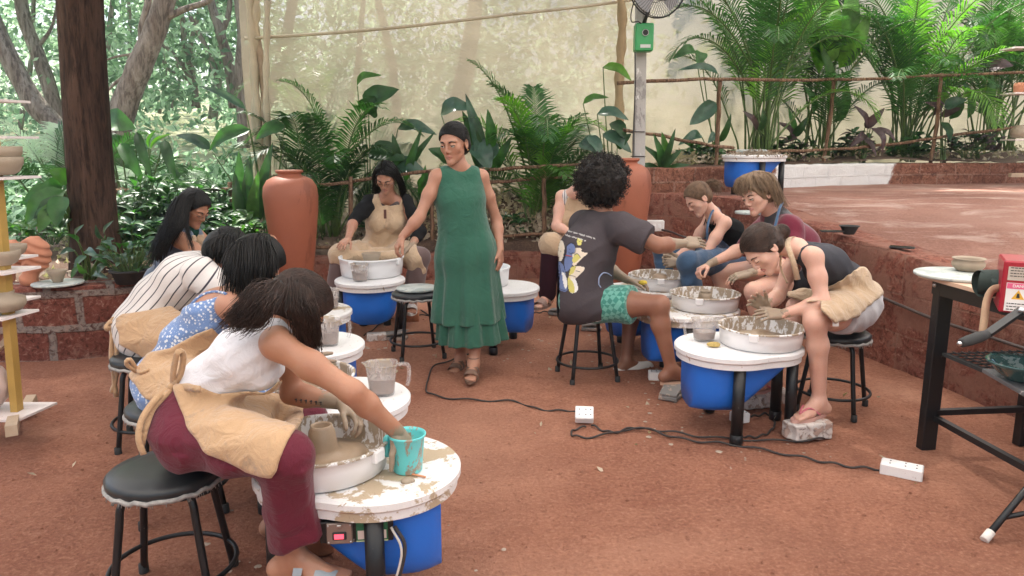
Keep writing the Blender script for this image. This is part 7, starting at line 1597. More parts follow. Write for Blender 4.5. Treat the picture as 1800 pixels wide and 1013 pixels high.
# ================================================================ curly haired man
def print_shirt(root, shirt):
    """the printed picture on the back of the shirt, laid on the cloth"""
    bv = BVHTree.FromPolygons([tuple(v.co) for v in shirt.data.vertices], [tuple(f.vertices) for f in shirt.data.polygons]); loc = np.array(root.location)
    def on(x, y, off):
        d = nrm(ray(x, y)); h = bv.ray_cast(Vector(tuple(V3(0, 0, CAM_H)-loc)), Vector(tuple(d))); return None if h[0] is None else np.array(h[0])+np.array(h[1])*off
    def patch(m, poly, mat, off):
        q = np.array(bez(poly+[poly[0]], 30))[:-1]; x0, y0 = q.min(0); x1, y1 = q.max(0); st = 1.2; xs = np.arange(x0, x1+st, st); ys = np.arange(y0, y1+st, st); ix = {}; V = []; F = []
        for i, x in enumerate(xs):
            for j, y in enumerate(ys):
                h = on(x, y, off)
                if h is not None: ix[i, j] = len(V); V.append(h)
        for i in range(len(xs)-1):
            for j in range(len(ys)-1):
                k = [(i, j), (i+1, j), (i+1, j+1), (i, j+1)]
                if all(a in ix for a in k) and inpoly(np.array([xs[i]+st/2]), np.array([ys[j]+st/2]), q)[0]: F.append(tuple(ix[a] for a in k))
        if F: m.add(V, F, mat, True)
    def line(m, pts, mat, off, r=.0016):
        q = [h for h in (on(x, y, off) for x, y in bez(pts, max(4, len(pts)*4))) if h is not None]
        if len(q) > 2: m.tube(q, r, 4, mat)
    m = MB(); cream, blue, yel, ink, wht = 0, 1, 2, 3, 4
    patch(m, [(1012, 436), (1022, 437), (1023, 443), (1033, 445), (1026, 452), (1018, 460), (1008, 468), (1004, 450)], cream, .0015)
    patch(m, [(1014, 468), (1027, 470), (1024, 478), (1008, 492), (1000, 486)], cream, .0015); patch(m, [(1004, 485), (1012, 492), (1016, 508), (1010, 515), (1002, 512)], wht, .0015)
    patch(m, [(984, 422), (990, 424), (993, 434), (991, 448), (988, 458), (982, 459), (976, 452), (974, 440), (977, 428)], cream, .0020)
    patch(m, [(972, 460), (984, 460), (992, 470), (996, 490), (998, 510), (988, 512), (974, 500), (970, 480)], blue, .0018)
    patch(m, [(997, 432), (1005, 428), (1011, 434), (1010, 444), (1006, 448), (1008, 458), (1004, 470), (996, 478), (992, 466), (993, 452), (996, 446)], blue, .0022)
    patch(m, [(1010, 448), (1016, 447), (1020, 453), (1016, 458), (1010, 462), (1006, 458)], yel, .0024); patch(m, [(1004, 470), (1012, 468), (1008, 480), (1002, 484), (998, 492), (1001, 512), (1010, 514), (1008, 498), (1000, 486)], yel, .0024)
    patch(m, [(988, 478), (994, 482), (998, 500), (994, 508), (990, 495)], wht, .0026)
    for L in ([(975, 428), (973, 440), (976, 454), (984, 460), (991, 456), (994, 440), (990, 424), (983, 421)], [(996, 434), (1004, 427), (1012, 434), (1011, 444), (1006, 446)], [(996, 446), (992, 460), (993, 474)], [(980, 436), (983, 437)], [(986, 441), (987, 443)], [(1001, 438), (1003, 439)], [(1000, 444), (1004, 446), (1007, 444)], [(1009, 449), (1015, 446), (1021, 453)], [(1000, 484), (1010, 486), (1014, 490)], [(976, 470), (980, 480), (976, 492)], [(984, 466), (986, 480), (982, 496)], [(990, 476), (997, 490), (998, 508)], [(1012, 476), (1020, 478)], [(975, 500), (985, 508), (996, 512)]): line(m, L, ink, .0035, .0014)
    line(m, [(995, 449), (1005, 451)], 5, .004, .003)
    for x, y in ((1016, 425), (1019, 423), (1022, 424), (1017, 421)): patch(m, [(x-1.6, y-1.6), (x+1.6, y-1.6), (x+1.6, y+1.6), (x-1.6, y+1.6)], yel, .002)
    patch(m, [(1015, 426), (1022, 426), (1021, 431), (1016, 431)], yel, .002)
    # two lines of script
    rd = random.Random(2)
    for (x0, y0, x1, y1) in ((986, 403, 1046, 420), (986, 411, 1030, 424)):
        x = x0
        while x < x1-2:
            wd = rd.uniform(5, 11); wd = min(wd, x1-x); n = int(wd/1.1)+2; line(m, [(x+wd*k/n, y0+(x+wd*k/n-x0)*(y1-y0)/(x1-x0)+(1.5 if k % 2 else -1.5)*rd.uniform(.4, 1.2)) for k in range(n+1)], wht, .0025, .0011); x += wd+2.2
    line(m, [(1052, 500), (1053, 488), (1060, 480), (1068, 481), (1074, 485)], 6, .003, .0042); line(m, [(1052, 500), (1056, 506)], 6, .003, .0035)
    m.obj('shirt_print', [M('print_cream', (.78, .68, .55), .8), M('print_blue', (.15, .20, .38), .8), M('print_yellow', (.62, .56, .16), .8), M('print_ink', (.02, .02, .04), .8), M('print_white', (.8, .78, .76), .8), M('print_red', (.5, .08, .06), .8), M('print_pale_blue', (.38, .45, .66), .8)], root)
def person_man():
    root = person('man with a black curly afro, grey printed T-shirt and checked teal shorts', (P(1030, 665, 4.6)[0], 4.6, 0))
    p = Person(dict(pel=P(1024, 530, 4.68), chs=P(1034, 440, 4.68), nck=P(1058, 372, 4.70), hd=P(1060, 328, 4.72), hA=P(1050, 534, 4.60), hB=P(1024, 532, 4.82), kA=P(1160, 536, 4.38), kB=P(1118, 528, 4.95), aA=P(1180, 650, 4.34), aB=P(1100, 636, 4.84), tA=P(1218, 668, 4.36), tB=P(1140, 650, 4.90),
                    sA=P(1094, 402, 4.52), sB=P(1026, 396, 4.84), eA=P(1158, 432, 4.42), eB=P(1062, 470, 4.98), wA=P(1204, 428, 4.52), wB=P(1104, 493, 4.84), fwd=V3(.75, .66, 0)), False, 1.0, 1.0)
    p.headA = frame(V3(.80, .55, -.22), V3(.2, 0, 1)); p.hs = 1.05
    p.H = dict(handA=dict(d=V3(.9, .3, .05), n=V3(-.2, .6, -.7), t=V3(.3, .3, .8), curl=.25), handB=dict(d=V3(.95, -.1, -.12), n=V3(0, -.2, -1), t=V3(.2, -1, .3), curl=.5))
    p.body(root, SK_D, clay=[(p.J['wA']+V3(-.05, 0, 0), .13), (p.J['wA']+V3(.10, 0, 0), .13), (p.J['wB'], .22)])
    def shirt(S):
        J = p.J; p.torso(S, .030, k=.06); S.cone(J['chs'], J['nck']*.6+J['chs']*.4, .14, .105, .06); S.cone(J['wst'], J['pel'], .15, .165, .06); S.cone(J['wst'], J['chs'], .15, .145, .06); S.cone(J['chs']-V3(.06, .05, .0), J['pel']-V3(.07, .07, -.02), .125, .14, .06)
        p.arm(S, 'A', .028, upto=.72, fore=False); p.arm(S, 'B', .028, upto=.72, fore=False)
        for x in 'AB':
            d = nrm(J['e'+x]-J['s'+x]); e = J['s'+x]+(J['e'+x]-J['s'+x])*.70; S.cone(J['s'+x], e, .080, .085, .05); S.region(lambda q, e=e, d=d: np.where(((q-e)**2).sum(-1) < .17**2, (q-e)@d, -1), .003)
        neckcut(S, J, .065, None, .05); S.region(lambda q: np.where((q[..., 2] < J['pel'][2]+.08), np.maximum((J['pel'][2]-.135)-q[..., 2], (q[..., 0]-J['pel'][0]-.19)), -1)); S.cut(J['pel']-V3(0, 0, .105), V3(.25, 0, -1))
        S.fold(lambda q: -.007*ridge(q, (-.5, .2, .8), 26, 3, .8)*np.clip((q[..., 0]-J['pel'][0]+.12)*5, .15, 1)+.004*snoise(q, 10, 2))
    sh = garment(p, 'shirt', fabric('charcoal_cotton', (.075, .062, .068), wr=.3, bmp=.35), root, shirt); print_shirt(root, sh)
    def chk(nt, cc):
        g = attr(nt, 'gc'); mp = nt.nodes.new('ShaderNodeMapping'); mp.inputs['Rotation'].default_value = (.3, .4, .5); nt.links.new(g, mp.inputs[0]); ck = nt.nodes.new('ShaderNodeTexChecker'); ck.inputs['Scale'].default_value = 34; nt.links.new(mp.outputs[0], ck.inputs['Vector']); return mixc(nt, ck.outputs[1], (.055, .24, .19), (.16, .42, .34))
    def shorts(S):
        p.torso(S, .004, high=False); p.leg(S, 'A', .024, shin=False, upto=.62, wide=.012); p.leg(S, 'B', .024, shin=False, upto=.62, wide=.012); J = p.J
        for x in 'AB':
            d = nrm(J['k'+x]-J['h'+x]); e = J['h'+x]+(J['k'+x]-J['h'+x])*.56; S.region(lambda q, e=e, d=d: np.where(((q-e)**2).sum(-1) < .2**2, (q-e)@d, -1), .003)
        waistcut(S, J); S.fold(lambda q: -.006*ridge(q, (.8, .3, .2), 30, 5)+.004*snoise(q, 14, 2))
    garment(p, 'shorts', fabric('teal_check', (.1, .3, .25), pattern=chk), root, shorts)
    c, A = p.J['hd'], p.headA; rs_ = np.random.RandomState(4); mb = MB(); S = SDF(c-.3, c+.3, .007); S.ell(c-A[1]*.02+A[2]*.03, (.165, .158, .158), A, 0); S.noise(.014, 26, 2); S.noise(.006, 70, 3); S.cut(c+A[1]*.075+A[2]*.0, nrm(A[1]*.95-A[2]*.25), .03); add_sdf(mb, S)
    for k in range(1500):
        v = nrm(rs_.randn(3)); w_ = v[0]*A[0]+v[1]*A[1]+v[2]*A[2]
        if v[1] > .55 and v[2] < .5: continue
        b0 = c-A[1]*.02+A[2]*.03+w_*(.142+.022*rs_.rand()+.012*snoise(v*3, 2, 1)); u1 = nrm(np.cross(w_, rs_.randn(3))); u2 = np.cross(w_, u1); rr = .006+.005*rs_.rand(); ph = rs_.rand()*6
        mb.tube([b0+w_*(t*.0045)+u1*rr*math.cos(t*1.25+ph)+u2*rr*math.sin(t*1.25+ph) for t in range(8)], .0019, 4, caps=False)
    mb.obj('hair', H_CUR, root, world=True)
    sl_ = M('peach_slipper', (.62, .40, .28), .7, .1); cr = M('white_clog', (.66, .62, .58), .6, .12)
    sandal(root, 'slipper', [sl_, M('pale_strap', (.62, .58, .52), .6)], p.J['aA'], p.J['tA'], V3(0, 0, 1), 1.08, .022, ((.085, .10),), .05)
    S = SDF(p.J['aB']-.28, p.J['aB']+.30, .006); a_, t_ = p.J['aB'], p.J['tB']; f = nrm((t_-a_)*V3(1, 1, 0)); hl = a_-f*.05-V3(0, 0, .06); S.cone(hl, hl+f*.12, .042, .048, .02); S.cone(hl+f*.12, hl+f*.22, .05, .045, .02); S.cut(hl-V3(0, 0, .018), V3(0, 0, -1)); S.cone(a_-f*.01+V3(0, 0, .02), a_-f*.01-V3(0, 0, .05), .042, .036, .01, '-')
    mb = MB(); add_sdf(mb, S); ob = mb.obj('clog', cr, root, world=True)
    m = MB(); S = SDF(V3(-.03, -.03, -.02), V3(.03, .03, .02), .003); S.ell(V3(0, 0, 0), (.030, .022, .016), k=0); S.noise(.002, 150); add_sdf(m, S); o = m.obj('sponge', M('bright_sponge', (.62, .46, .06), .95, .2, 60, .8, 200)); o.location = tuple(P(1130, 497, 4.80)); tag(o, 'bright yellow sponge held in the muddy hand of the curly haired man', 'sponge')
    finish(p, 'man')
person_man()
# ================================================================ person hidden behind the man
def person_hidden():
    root = person('person in a striped tank top and beige apron mostly hidden behind the curly haired man', (P(1010, 440, 6.3)[0], 6.3, 0))
    p = Person(dict(pel=P(1012, 438, 6.35), chs=P(1010, 378, 6.25), nck=P(1012, 338, 6.15), hd=P(1030, 322, 6.05), hA=P(1030, 442, 6.40), hB=P(996, 440, 6.30), kA=P(1012, 448, 5.95), kB=P(968, 430, 6.0), aA=P(1000, 520, 6.0), aB=P(962, 520, 6.02), tA=P(985, 535, 5.8), tB=P(945, 532, 5.88),
                    sA=P(1040, 348, 6.2), sB=P(988, 346, 6.22), eA=P(1050, 400, 6.1), eB=P(978, 398, 6.12), wA=P(1020, 415, 5.9), wB=P(1008, 412, 5.92)), True, .98, 1.0)
    p.headA = frame(V3(.1, -.8, -.5), V3(0, -.3, 1)); p.H = {}
    p.body(root, SK_L, head=dict(down=.8))
    def stp(nt, cc):
        s = nt.nodes.new('ShaderNodeSeparateXYZ'); nt.links.new(attr(nt, 'gc'), s.inputs[0]); return mixc(nt, ramp(nt, mth(nt, 'SINE', mth(nt, 'MULTIPLY', s.outputs[0], 330.0)), [(.45, 0.0), (.55, 1.0)]), (.70, .66, .64), (.10, .09, .12))
    garment(p, 'tank_top', fabric('striped_tank', (.7, .68, .66), pattern=stp), root, lambda S: (p.torso(S, .008), straps(S, p), neckcut(S, p.J, .08), armhole(S, p, 'A', .08, .25), armhole(S, p, 'B', .08, .25), waistcut(S, p.J, -10) if 0 else None, S.cut(p.J['pel'], V3(0, 0, -1))))
    garment(p, 'trousers', fabric('dark_maroon', (.035, .010, .016)), root, lambda S: (p.torso(S, .010, high=False), [(p.leg(S, x, .012, shin=False, wide=.01), S.cone(p.J['k'+x], p.J['a'+x]+V3(0, 0, .02), .075, .072, .03)) for x in 'AB'], waistcut(S, p.J)))
    def ap(S):
        J = p.J; p.torso(S, .018); p.leg(S, 'A', .024, shin=False, wide=.02); p.leg(S, 'B', .024, shin=False, wide=.02); S.cone(J['kA'], J['kB'], .05, .05, .05); S.region(poly_region([(1000, 345), (1040, 345), (1060, 480), (960, 470), (945, 425), (962, 395), (985, 400), (990, 370)])); S.fold(lambda q: -.006*ridge(q, (.8, .2, .3), 36, 2))
    garment(p, 'apron', F_APR2, root, ap)
    c, A = p.J['hd'], p.headA; mb = MB(); S = SDF(c-.22, c+.22, .006); cap(S, c, A); add_sdf(mb, S); mb.obj('hair', H_MB, root, world=True)
    for x in 'AB': sandal(root, 'sandal', [M('taupe_sole', (.25, .17, .14), .8), M('taupe_strap', (.3, .2, .17), .6)], p.J['a'+x], p.J['t'+x])
    finish(p, 'hidden')
person_hidden()
# ================================================================ girl in the black camisole
DENIM = fabric('denim', (.055, .105, .19), var=.25, wr=.4)
def person_cami():
    root = person('girl with a light brown ponytail, black camisole and denim apron shaping clay', (P(1285, 460, 5.6)[0], 5.55, 0))
    p = Person(dict(pel=P(1295, 452, 5.65), chs=P(1280, 405, 5.6), nck=P(1254, 378, 5.55), hd=P(1228, 350, 5.5), hA=P(1292, 458, 5.52), hB=P(1288, 450, 5.78), kA=P(1210, 462, 5.16), kB=P(1165, 442, 5.85), aA=P(1225, 560, 5.2), aB=P(1172, 540, 5.8), tA=P(1190, 578, 5.15), tB=P(1140, 560, 5.75),
                    sA=P(1274, 392, 5.40), sB=P(1248, 386, 5.72), eA=P(1238, 450, 5.32), eB=P(1212, 438, 5.70), wA=P(1193, 462, 5.34), wB=P(1188, 452, 5.52)), True, .90, .97)
    p.headA = frame(V3(-.76, -.22, -.62), V3(-.6, 0, .8)); p.hs = 1.03
    p.H = dict(handA=dict(d=V3(-1, .1, -.02), n=V3(0, .9, -.3), t=V3(0, .1, 1), curl=.7), handB=dict(d=V3(-.9, -.1, -.05), n=V3(.1, -.9, -.1), t=V3(0, 0, 1), curl=.6))
    p.body(root, SK_L, head=dict(down=.55), clay=[(p.J['wA']+V3(-.09, 0, 0), .14), (p.J['wB']+V3(-.09, 0, 0), .14)])
    def cami(S): J = p.J; p.torso(S, .006); neckcut(S, J, .10, nrm(J['nck']-J['chs']+V3(-.03, 0, 0)), -.005); armhole(S, p, 'A', .085, .12); armhole(S, p, 'B', .085, .12); S.cut(J['pel'], -nrm(J['nck']-J['pel'])); S.fold(lambda q: -.004*ridge(q, (.3, .2, .9), 50, 2))
    garment(p, 'camisole', fabric('black_jersey', (.008, .008, .009)), root, cami)
    m = MB(); J = p.J
    for x, sg in (('A', 1), ('B', -1)): a = J['chs']+p.latS*.075*sg-nrm(np.cross(p.latS, J['nck']-J['chs']))*0; t_ = J['nck']*.45+J['s'+x]*.55; m.tube(bez([t_+V3(-.055, 0, -.06), t_+V3(-.02, 0, .036), t_+V3(.045, 0, .02), t_+V3(.085, 0, -.06)], 12), .004, 5)
    m.obj('camisole_strap', MAT['black_jersey'], root, world=True)
    def jeans(S): J = p.J; p.torso(S, .012, high=False); [(p.leg(S, x, .014, shin=False, wide=.014), S.cone(J['k'+x], J['a'+x], .072, .066, .03)) for x in 'AB']; waistcut(S, J); S.cone(J['hA']*.5+J['kA']*.5, J['hB']*.5+J['kB']*.5, .06, .06, .06); S.fold(lambda q: -.007*ridge(q, (.5, .3, -.7), 36, 2)+.004*snoise(q, 12, 3))
    garment(p, 'denim_apron', DENIM, root, jeans)
    m = MB()
    def bib(S): J = p.J; p.torso(S, .014); S.region(poly_region([(1238, 425), (1262, 415), (1290, 440), (1330, 440), (1330, 480), (1190, 480), (1225, 450)])); 
    garment(p, 'apron_bib', DENIM, root, bib)
    nk = J['nck']; m.tube(bez([P(1246, 440, 5.4), P(1243, 405, 5.37), P(1250, 376, 5.46), P(1260, 366, 5.55), P(1266, 382, 5.66), P(1240, 420, 5.72)], 24), .009, 6); m.obj('apron_strap', DENIM, root, world=True)
    c, A = p.J['hd'], p.headA; W = headW(p); mb = MB(); S = SDF(c-.22, c+.22, .005); cap(S, c, A, .97, .001, cutp=(0, .066, .070), cutn=(0, .85, -.5)); add_sdf(mb, S); tie = W(0, -.112, .035)
    cap_strands(mb, c, A, .97, tie, 1000, 4, .0014, g=.003, cutp=(0, .066, .070), cutn=(0, .85, -.5)); hair_strands(mb, [[tie, tie+V3(.03, 0, .02), tie+V3(.07, -.03, .0), tie+V3(.085, -.04, -.05)], [tie, tie+V3(.04, .02, .02), tie+V3(.08, .03, -.01), tie+V3(.08, .04, -.07)]], 260, .0020, .0009, .014, 9, 2, .006)
    mb.obj('hair', H_LB, root, world=True); finish(p, 'cami')
person_cami()
# ================================================================ boy in the maroon jacket
def person_boy():
    root = person('young man with a light brown mullet and maroon and grey jacket leaning to the wheel', (P(1400, 480, 4.95)[0], 4.9, 0))
    p = Person(dict(pel=P(1412, 478, 5.05), chs=P(1398, 428, 4.98), nck=P(1362, 384, 4.90), hd=P(1332, 342, 4.82), hA=P(1408, 486, 4.92), hB=P(1400, 470, 5.18), kA=P(1325, 512, 4.52), kB=P(1262, 480, 5.32), aA=P(1335, 610, 4.62), aB=P(1280, 590, 5.3), tA=P(1295, 630, 4.6), tB=P(1250, 605, 5.25),
                    sA=P(1388, 402, 4.72), sB=P(1352, 396, 5.12), eA=P(1392, 462, 4.62), eB=P(1312, 434, 5.05), wA=P(1318, 480, 4.60), wB=P(1248, 464, 4.92)), False, .95, 1.0)
    p.headA = frame(V3(-.84, -.42, -.36), V3(-.30, 0, .95)); p.hs = 1.08
    p.H = dict(handA=dict(d=V3(-.9, .1, -.25), n=V3(.1, .2, -1), t=V3(0, 1, .2), curl=.35), handB=dict(d=V3(-.8, -.2, -.35), n=V3(0, -.3, -1), t=V3(0, -1, -.4), curl=.8, thumb=.9))
    p.body(root, SK_L, head=dict(down=.2, male=False, open_=1), clay=[(p.J['wA']+V3(-.05, 0, 0), .12), (p.J['wB']+V3(.0, 0, 0), .07)])
    def pat(nt, cc):
        s = nt.nodes.new('ShaderNodeSeparateXYZ'); nt.links.new(attr(nt, 'gc'), s.inputs[0]); ax = mth(nt, 'ABSOLUTE', mth(nt, 'SUBTRACT', s.outputs[0], .06)); f = ramp(nt, mth(nt, 'ADD', ax, mth(nt, 'MULTIPLY', mth(nt, 'SUBTRACT', s.outputs[1], .45), .35)), [(.066, 0.0), (.070, 1.0)])
        up = ramp(nt, s.outputs[1], [(.26, 0.0), (.28, 1.0)]); f2 = ramp(nt, s.outputs[2], [(.495, 0.0), (.505, 1.0)])
        return mixc(nt, mth(nt, 'MULTIPLY', mth(nt, 'SUBTRACT', 1.0, ramp(nt, ax, [(.036, 0.0), (.041, 1.0)])), up), cc, (.045, .042, .048))
    def jack(S):
        J = p.J; p.torso(S, .028, k=.06); p.arm(S, 'A', .026, upto=1.0, fore=False); p.arm(S, 'B', .026, upto=1.0, fore=False); neckcut(S, J, .062, None, .045); S.cone(J['chs'], J['nck'], .12, .09, .05)
        S.cut(J['pel'], -nrm(J['nck']-J['pel'])); S.fold(lambda q: -.006*ridge(q, (.6, .2, .6), 30, 2)+.004*snoise(q, 10, 5))
    garment(p, 'jacket', fabric('maroon_jacket', (.15, .012, .032), .7, .1, wr=.3, pattern=pat), root, jack)
    def shorts(S):
        J = p.J; p.torso(S, .014, high=False); p.leg(S, 'A', .02, shin=False, upto=.5, wide=.012); p.leg(S, 'B', .02, shin=False, upto=.5, wide=.012)
        for x in 'AB': d = nrm(J['k'+x]-J['h'+x]); e = J['h'+x]+(J['k'+x]-J['h'+x])*.42; S.region(lambda q, e=e, d=d: np.where(((q-e)**2).sum(-1) < .2**2, (q-e)@d, -1), .003)
        waistcut(S, J)
    garment(p, 'shorts', fabric('black_shorts', (.015, .015, .018)), root, shorts)
    m = MB(); J = p.J; e = J['hA']+(J['kA']-J['hA'])*.40; m.tube([e+V3(-.01, -.10, .02), e+V3(-.02, -.08, .085), e+V3(0, -.02, .115)], .006, 5); m.obj('shorts_stripe', M('stripe_white', (.75, .74, .74), .8), root, world=True)
    def strap(): 
        m = MB(); m.tube(bez([P(1352, 440, 4.62), P(1362, 400, 4.63), P(1370, 368, 4.72), P(1378, 352, 4.9)], 14), .009, 6); m.obj('apron_strap', DENIM, root, world=True)
    strap()
    c, A = p.J['hd'], p.headA; W = headW(p); mb = MB(); S = SDF(c-.24, c+.24, .005); cap(S, c, A, 1.08, .006, cutp=(0, .070, .055), cutn=(0, .88, -.45)); add_sdf(mb, S)
    cr = W(0, -.02, .13)
    hair_strands(mb, [[cr, W(.05, .05, .125), W(.068, .085, .085), W(.060, .097, .045)], [cr, W(.02, .07, .125), W(.030, .103, .085), W(.030, .110, .040)], [cr, W(-.02, .07, .125), W(-.030, .103, .085), W(-.030, .110, .040)], [cr, W(-.05, .05, .125), W(-.068, .085, .085), W(-.060, .097, .045)]], 420, .0022, .001, .006, 10, 3, .003)
    for sg in (-1, 1): hair_strands(mb, [[cr, W(.06*sg, .03, .11), W(.088*sg, .045, .06), W(.088*sg, .050, .015)], [cr, W(.075*sg, .0, .10), W(.097*sg, .0, .04), W(.095*sg, -.005, -.01)], [cr, W(.07*sg, -.05, .10), W(.090*sg, -.05, .02), W(.080*sg, -.055, -.07), W(.075*sg, -.05, -.14)], [cr, W(.04*sg, -.10, .08), W(.055*sg, -.115, .0), W(.05*sg, -.12, -.09), W(.055*sg, -.13, -.17)]], 420, .0023, .001, .007, 11, 4+sg, .005)
    hair_strands(mb, [[cr, W(.03, -.11, .08), W(.04, -.125, 0), W(.04, -.13, -.1), W(.05, -.16, -.19)], [cr, W(-.03, -.11, .08), W(-.04, -.125, 0), W(-.04, -.13, -.1), W(-.04, -.16, -.19)]], 220, .0024, .001, .009, 11, 9, .006)
    mb.obj('hair', hairmat('hair_sandy', (.15, .095, .06), (.32, .22, .14)), root, world=True)
    for x in 'AB': sandal(root, 'sandal', [M('taupe_sole', (.25, .17, .14), .8), M('taupe_strap', (.3, .2, .17), .6)], p.J['a'+x], p.J['t'+x])
    finish(p, 'boy')
person_boy()
# ================================================================ woman in grey top with beige apron at right
def person_right():
    root = person('woman with a brown bun, grey tank top, beige apron and pink flip flops', (P(1490, 700, 4.0)[0], 4.0, 0))
    p = Person(dict(pel=P(1505, 538, 4.05), wst=P(1488, 492, 4.03), chs=P(1452, 462, 3.98), nck=P(1398, 436, 3.92), hd=P(1342, 438, 3.85), hA=P(1498, 546, 3.92), hB=P(1500, 530, 4.16), kA=P(1432, 566, 3.66), kB=P(1400, 540, 4.18), aA=P(1440, 706, 3.70), aB=P(1356, 662, 4.10), tA=P(1388, 734, 3.60), tB=P(1300, 690, 4.02),
                    sA=P(1430, 452, 3.78), sB=P(1404, 440, 4.10), eA=P(1446, 532, 3.70), eB=P(1368, 520, 4.02), wA=P(1376, 552, 3.72), wB=P(1346, 538, 3.86)), True, .93, .98)
    p.headA = frame(V3(-.60, -.25, -.76), V3(-.75, 0, .62)); p.hs = 1.08
    p.H = dict(handA=dict(d=V3(-1, .02, .0), n=V3(.1, .5, -.8), t=V3(0, .75, .55), curl=.25, spread=.18, thumb=.2), handB=dict(d=V3(-.75, -.25, .42), n=V3(.1, -.8, -.3), t=V3(.4, .1, 1), curl=.3, spread=.25, thumb=.1))
    p.body(root, SK_L, head=dict(down=.6), clay=[(p.J['wA']+V3(-.10, 0, 0), .15), (p.J['wB']+V3(-.06, 0, 0.02), .12)])
    def top(S):
        J = p.J; p.torso(S, .006); straps(S, p, .046); neckcut(S, J, .088, nrm(V3(-.9, 0, .15)), -.005); armhole(S, p, 'A', .078, .20); armhole(S, p, 'B', .08, .2); S.cut(J['pel'], -nrm(J['wst']-J['pel'])); S.fold(lambda q: -.0035*ridge(q, (.7, .2, .6), 55, 2)+.002*snoise(q, 15, 2))
    garment(p, 'tank_top', fabric('charcoal_rib', (.055, .055, .065), wr=.25), root, top)
    def shorts(S):
        J = p.J; p.torso(S, .014, high=False); p.leg(S, 'A', .024, shin=False, upto=.5, wide=.016); p.leg(S, 'B', .02, shin=False, upto=.5, wide=.012)
        for x in 'AB': d = nrm(J['k'+x]-J['h'+x]); e = J['h'+x]+(J['k'+x]-J['h'+x])*.40; S.region(lambda q, e=e, d=d: np.where(((q-e)**2).sum(-1) < .19**2, (q-e)@d, -1), .003)
        waistcut(S, J); S.fold(lambda q: -.006*ridge(q, (.6, .2, .7), 40, 3)+.004*snoise(q, 14, 2))
    garment(p, 'shorts', fabric('pale_grey_cotton', (.52, .50, .52)), root, shorts)
    def ap(S):
        J = p.J; p.torso(S, .024); p.leg(S, 'A', .036, shin=False, wide=.02); p.leg(S, 'B', .030, shin=False, wide=.016); S.cone(J['hA']*.4+J['kA']*.6, J['hB']*.4+J['kB']*.6, .07, .07, .05)
        S.region(poly_region([(1370, 462), (1384, 496), (1392, 512), (1412, 505), (1432, 512), (1470, 500), (1508, 472), (1522, 470), (1540, 482), (1554, 515), (1540, 528), (1524, 540), (1508, 558), (1468, 568), (1446, 546), (1442, 528), (1412, 530), (1388, 522), (1372, 505), (1366, 480)])); S.fold(lambda q: -.006*ridge(q, (.6, .2, .6), 52, 6, .9)+.004*snoise(q, 12, 2))
    garment(p, 'apron', F_APR2, root, ap)
    m = MB(); q = bez([P(1402, 492, 3.80), P(1394, 460, 3.76), P(1384, 428, 3.82), P(1392, 416, 3.92), P(1402, 425, 4.05)], 18)
    V = []; 
    for i, a in enumerate(q): s_ = V3(.014, 0, .002); V += [a-s_, a+s_, a+s_+V3(0, -.004, 0), a-s_+V3(0, -.004, 0)]
    m.add(V, [(i*4+k, i*4+(k+1) % 4, (i+1)*4+(k+1) % 4, (i+1)*4+k) for i in range(17) for k in range(4)]); m.tube(bez([P(1384, 498, 3.84), P(1372, 470, 3.86), P(1374, 440, 3.86)], 8), .006, 5); m.obj('apron_strap', F_APR2, root, world=True)
    m = MB(); t_ = P(1469, 570, 3.62); m.box(t_, (.03, .003, .022)); m.obj('care_tag', M('label_white', (.8, .78, .76), .5), root, world=True)
    c, A = p.J['hd'], p.headA; W = headW(p); bun = P(1374, 408, 3.86); mb = MB(); S = SDF(c-.26, c+.26, .005); cap(S, c, A, 1.04, .001, cutp=(0, .070, .066), cutn=(0, .82, -.55)); S.ell(bun, (.042, .040, .042), A, .02); S.noise(.003, 70, 2); add_sdf(mb, S)
    cap_strands(mb, c, A, 1.04, bun-A[2]*.0+V3(-.02, 0, .0), 1100, 4, .0014, g=.003, cutp=(0, .070, .066), cutn=(0, .82, -.55))
    rd = random.Random(1)
    for k in range(120): 
        u1 = nrm(np.array([rd.gauss(0, 1) for _ in range(3)])); u2 = nrm(np.cross(u1, V3(.3, 1, .2))); a0 = rd.random()*6; mb.tube([bun+.042*(u1*math.cos(a0+t*.35)+u2*math.sin(a0+t*.35)) for t in range(7)], .0018, 4, caps=False)
    mb.obj('hair', H_MB, root, world=True)
    m = MB(); ax = nrm(bun-c); a1 = nrm(np.cross(ax, V3(0, 1, 0))); a2 = np.cross(ax, a1); m.tube([bun-ax*.03+a1*.032*math.cos(t)+a2*.032*math.sin(t) for t in np.linspace(0, 6.28, 18)], .009, 6, caps=False); m.obj('hair_tie', M('maroon_band', (.06, .008, .015), .9), root, world=True)
    PK = M('pink_sole', (.62, .36, .30), .6, .1); PKS = M('pink_strap', (.60, .16, .20), .5, .1)
    for x in 'AB':
        sandal(root, 'flip_flop', [PK, PKS], p.J['a'+x], p.J['t'+x], V3(0, 0, 1), .98, .018, (), .044)
        a_, t_ = p.J['a'+x], p.J['t'+x]; f = nrm((t_-a_)*V3(1, 1, 0)); r = np.cross(f, V3(0, 0, 1)); o = a_-f*.045-V3(0, 0, .066); m = MB(); tp = o+f*.185+V3(0, 0, .022)
        for sg in (-1, 1): m.tube(bez([tp, o+f*.14+r*.022*sg+V3(0, 0, .052), o+f*.08+r*.042*sg+V3(0, 0, .012)], 10), .005, 6)
        m.obj('strap', PKS, root, world=True)
    m = MB(); a_ = p.J['aB']+V3(0, 0, -.115); tag(m.box(a_, (.2, .11, .07), 0, None, .006).obj('brick', BRICKW), 'pale brick under the far foot of the woman in the beige apron', 'brick', 'bricks used as foot rests') if a_[2] > .0 else None
    finish(p, 'right')
person_right()
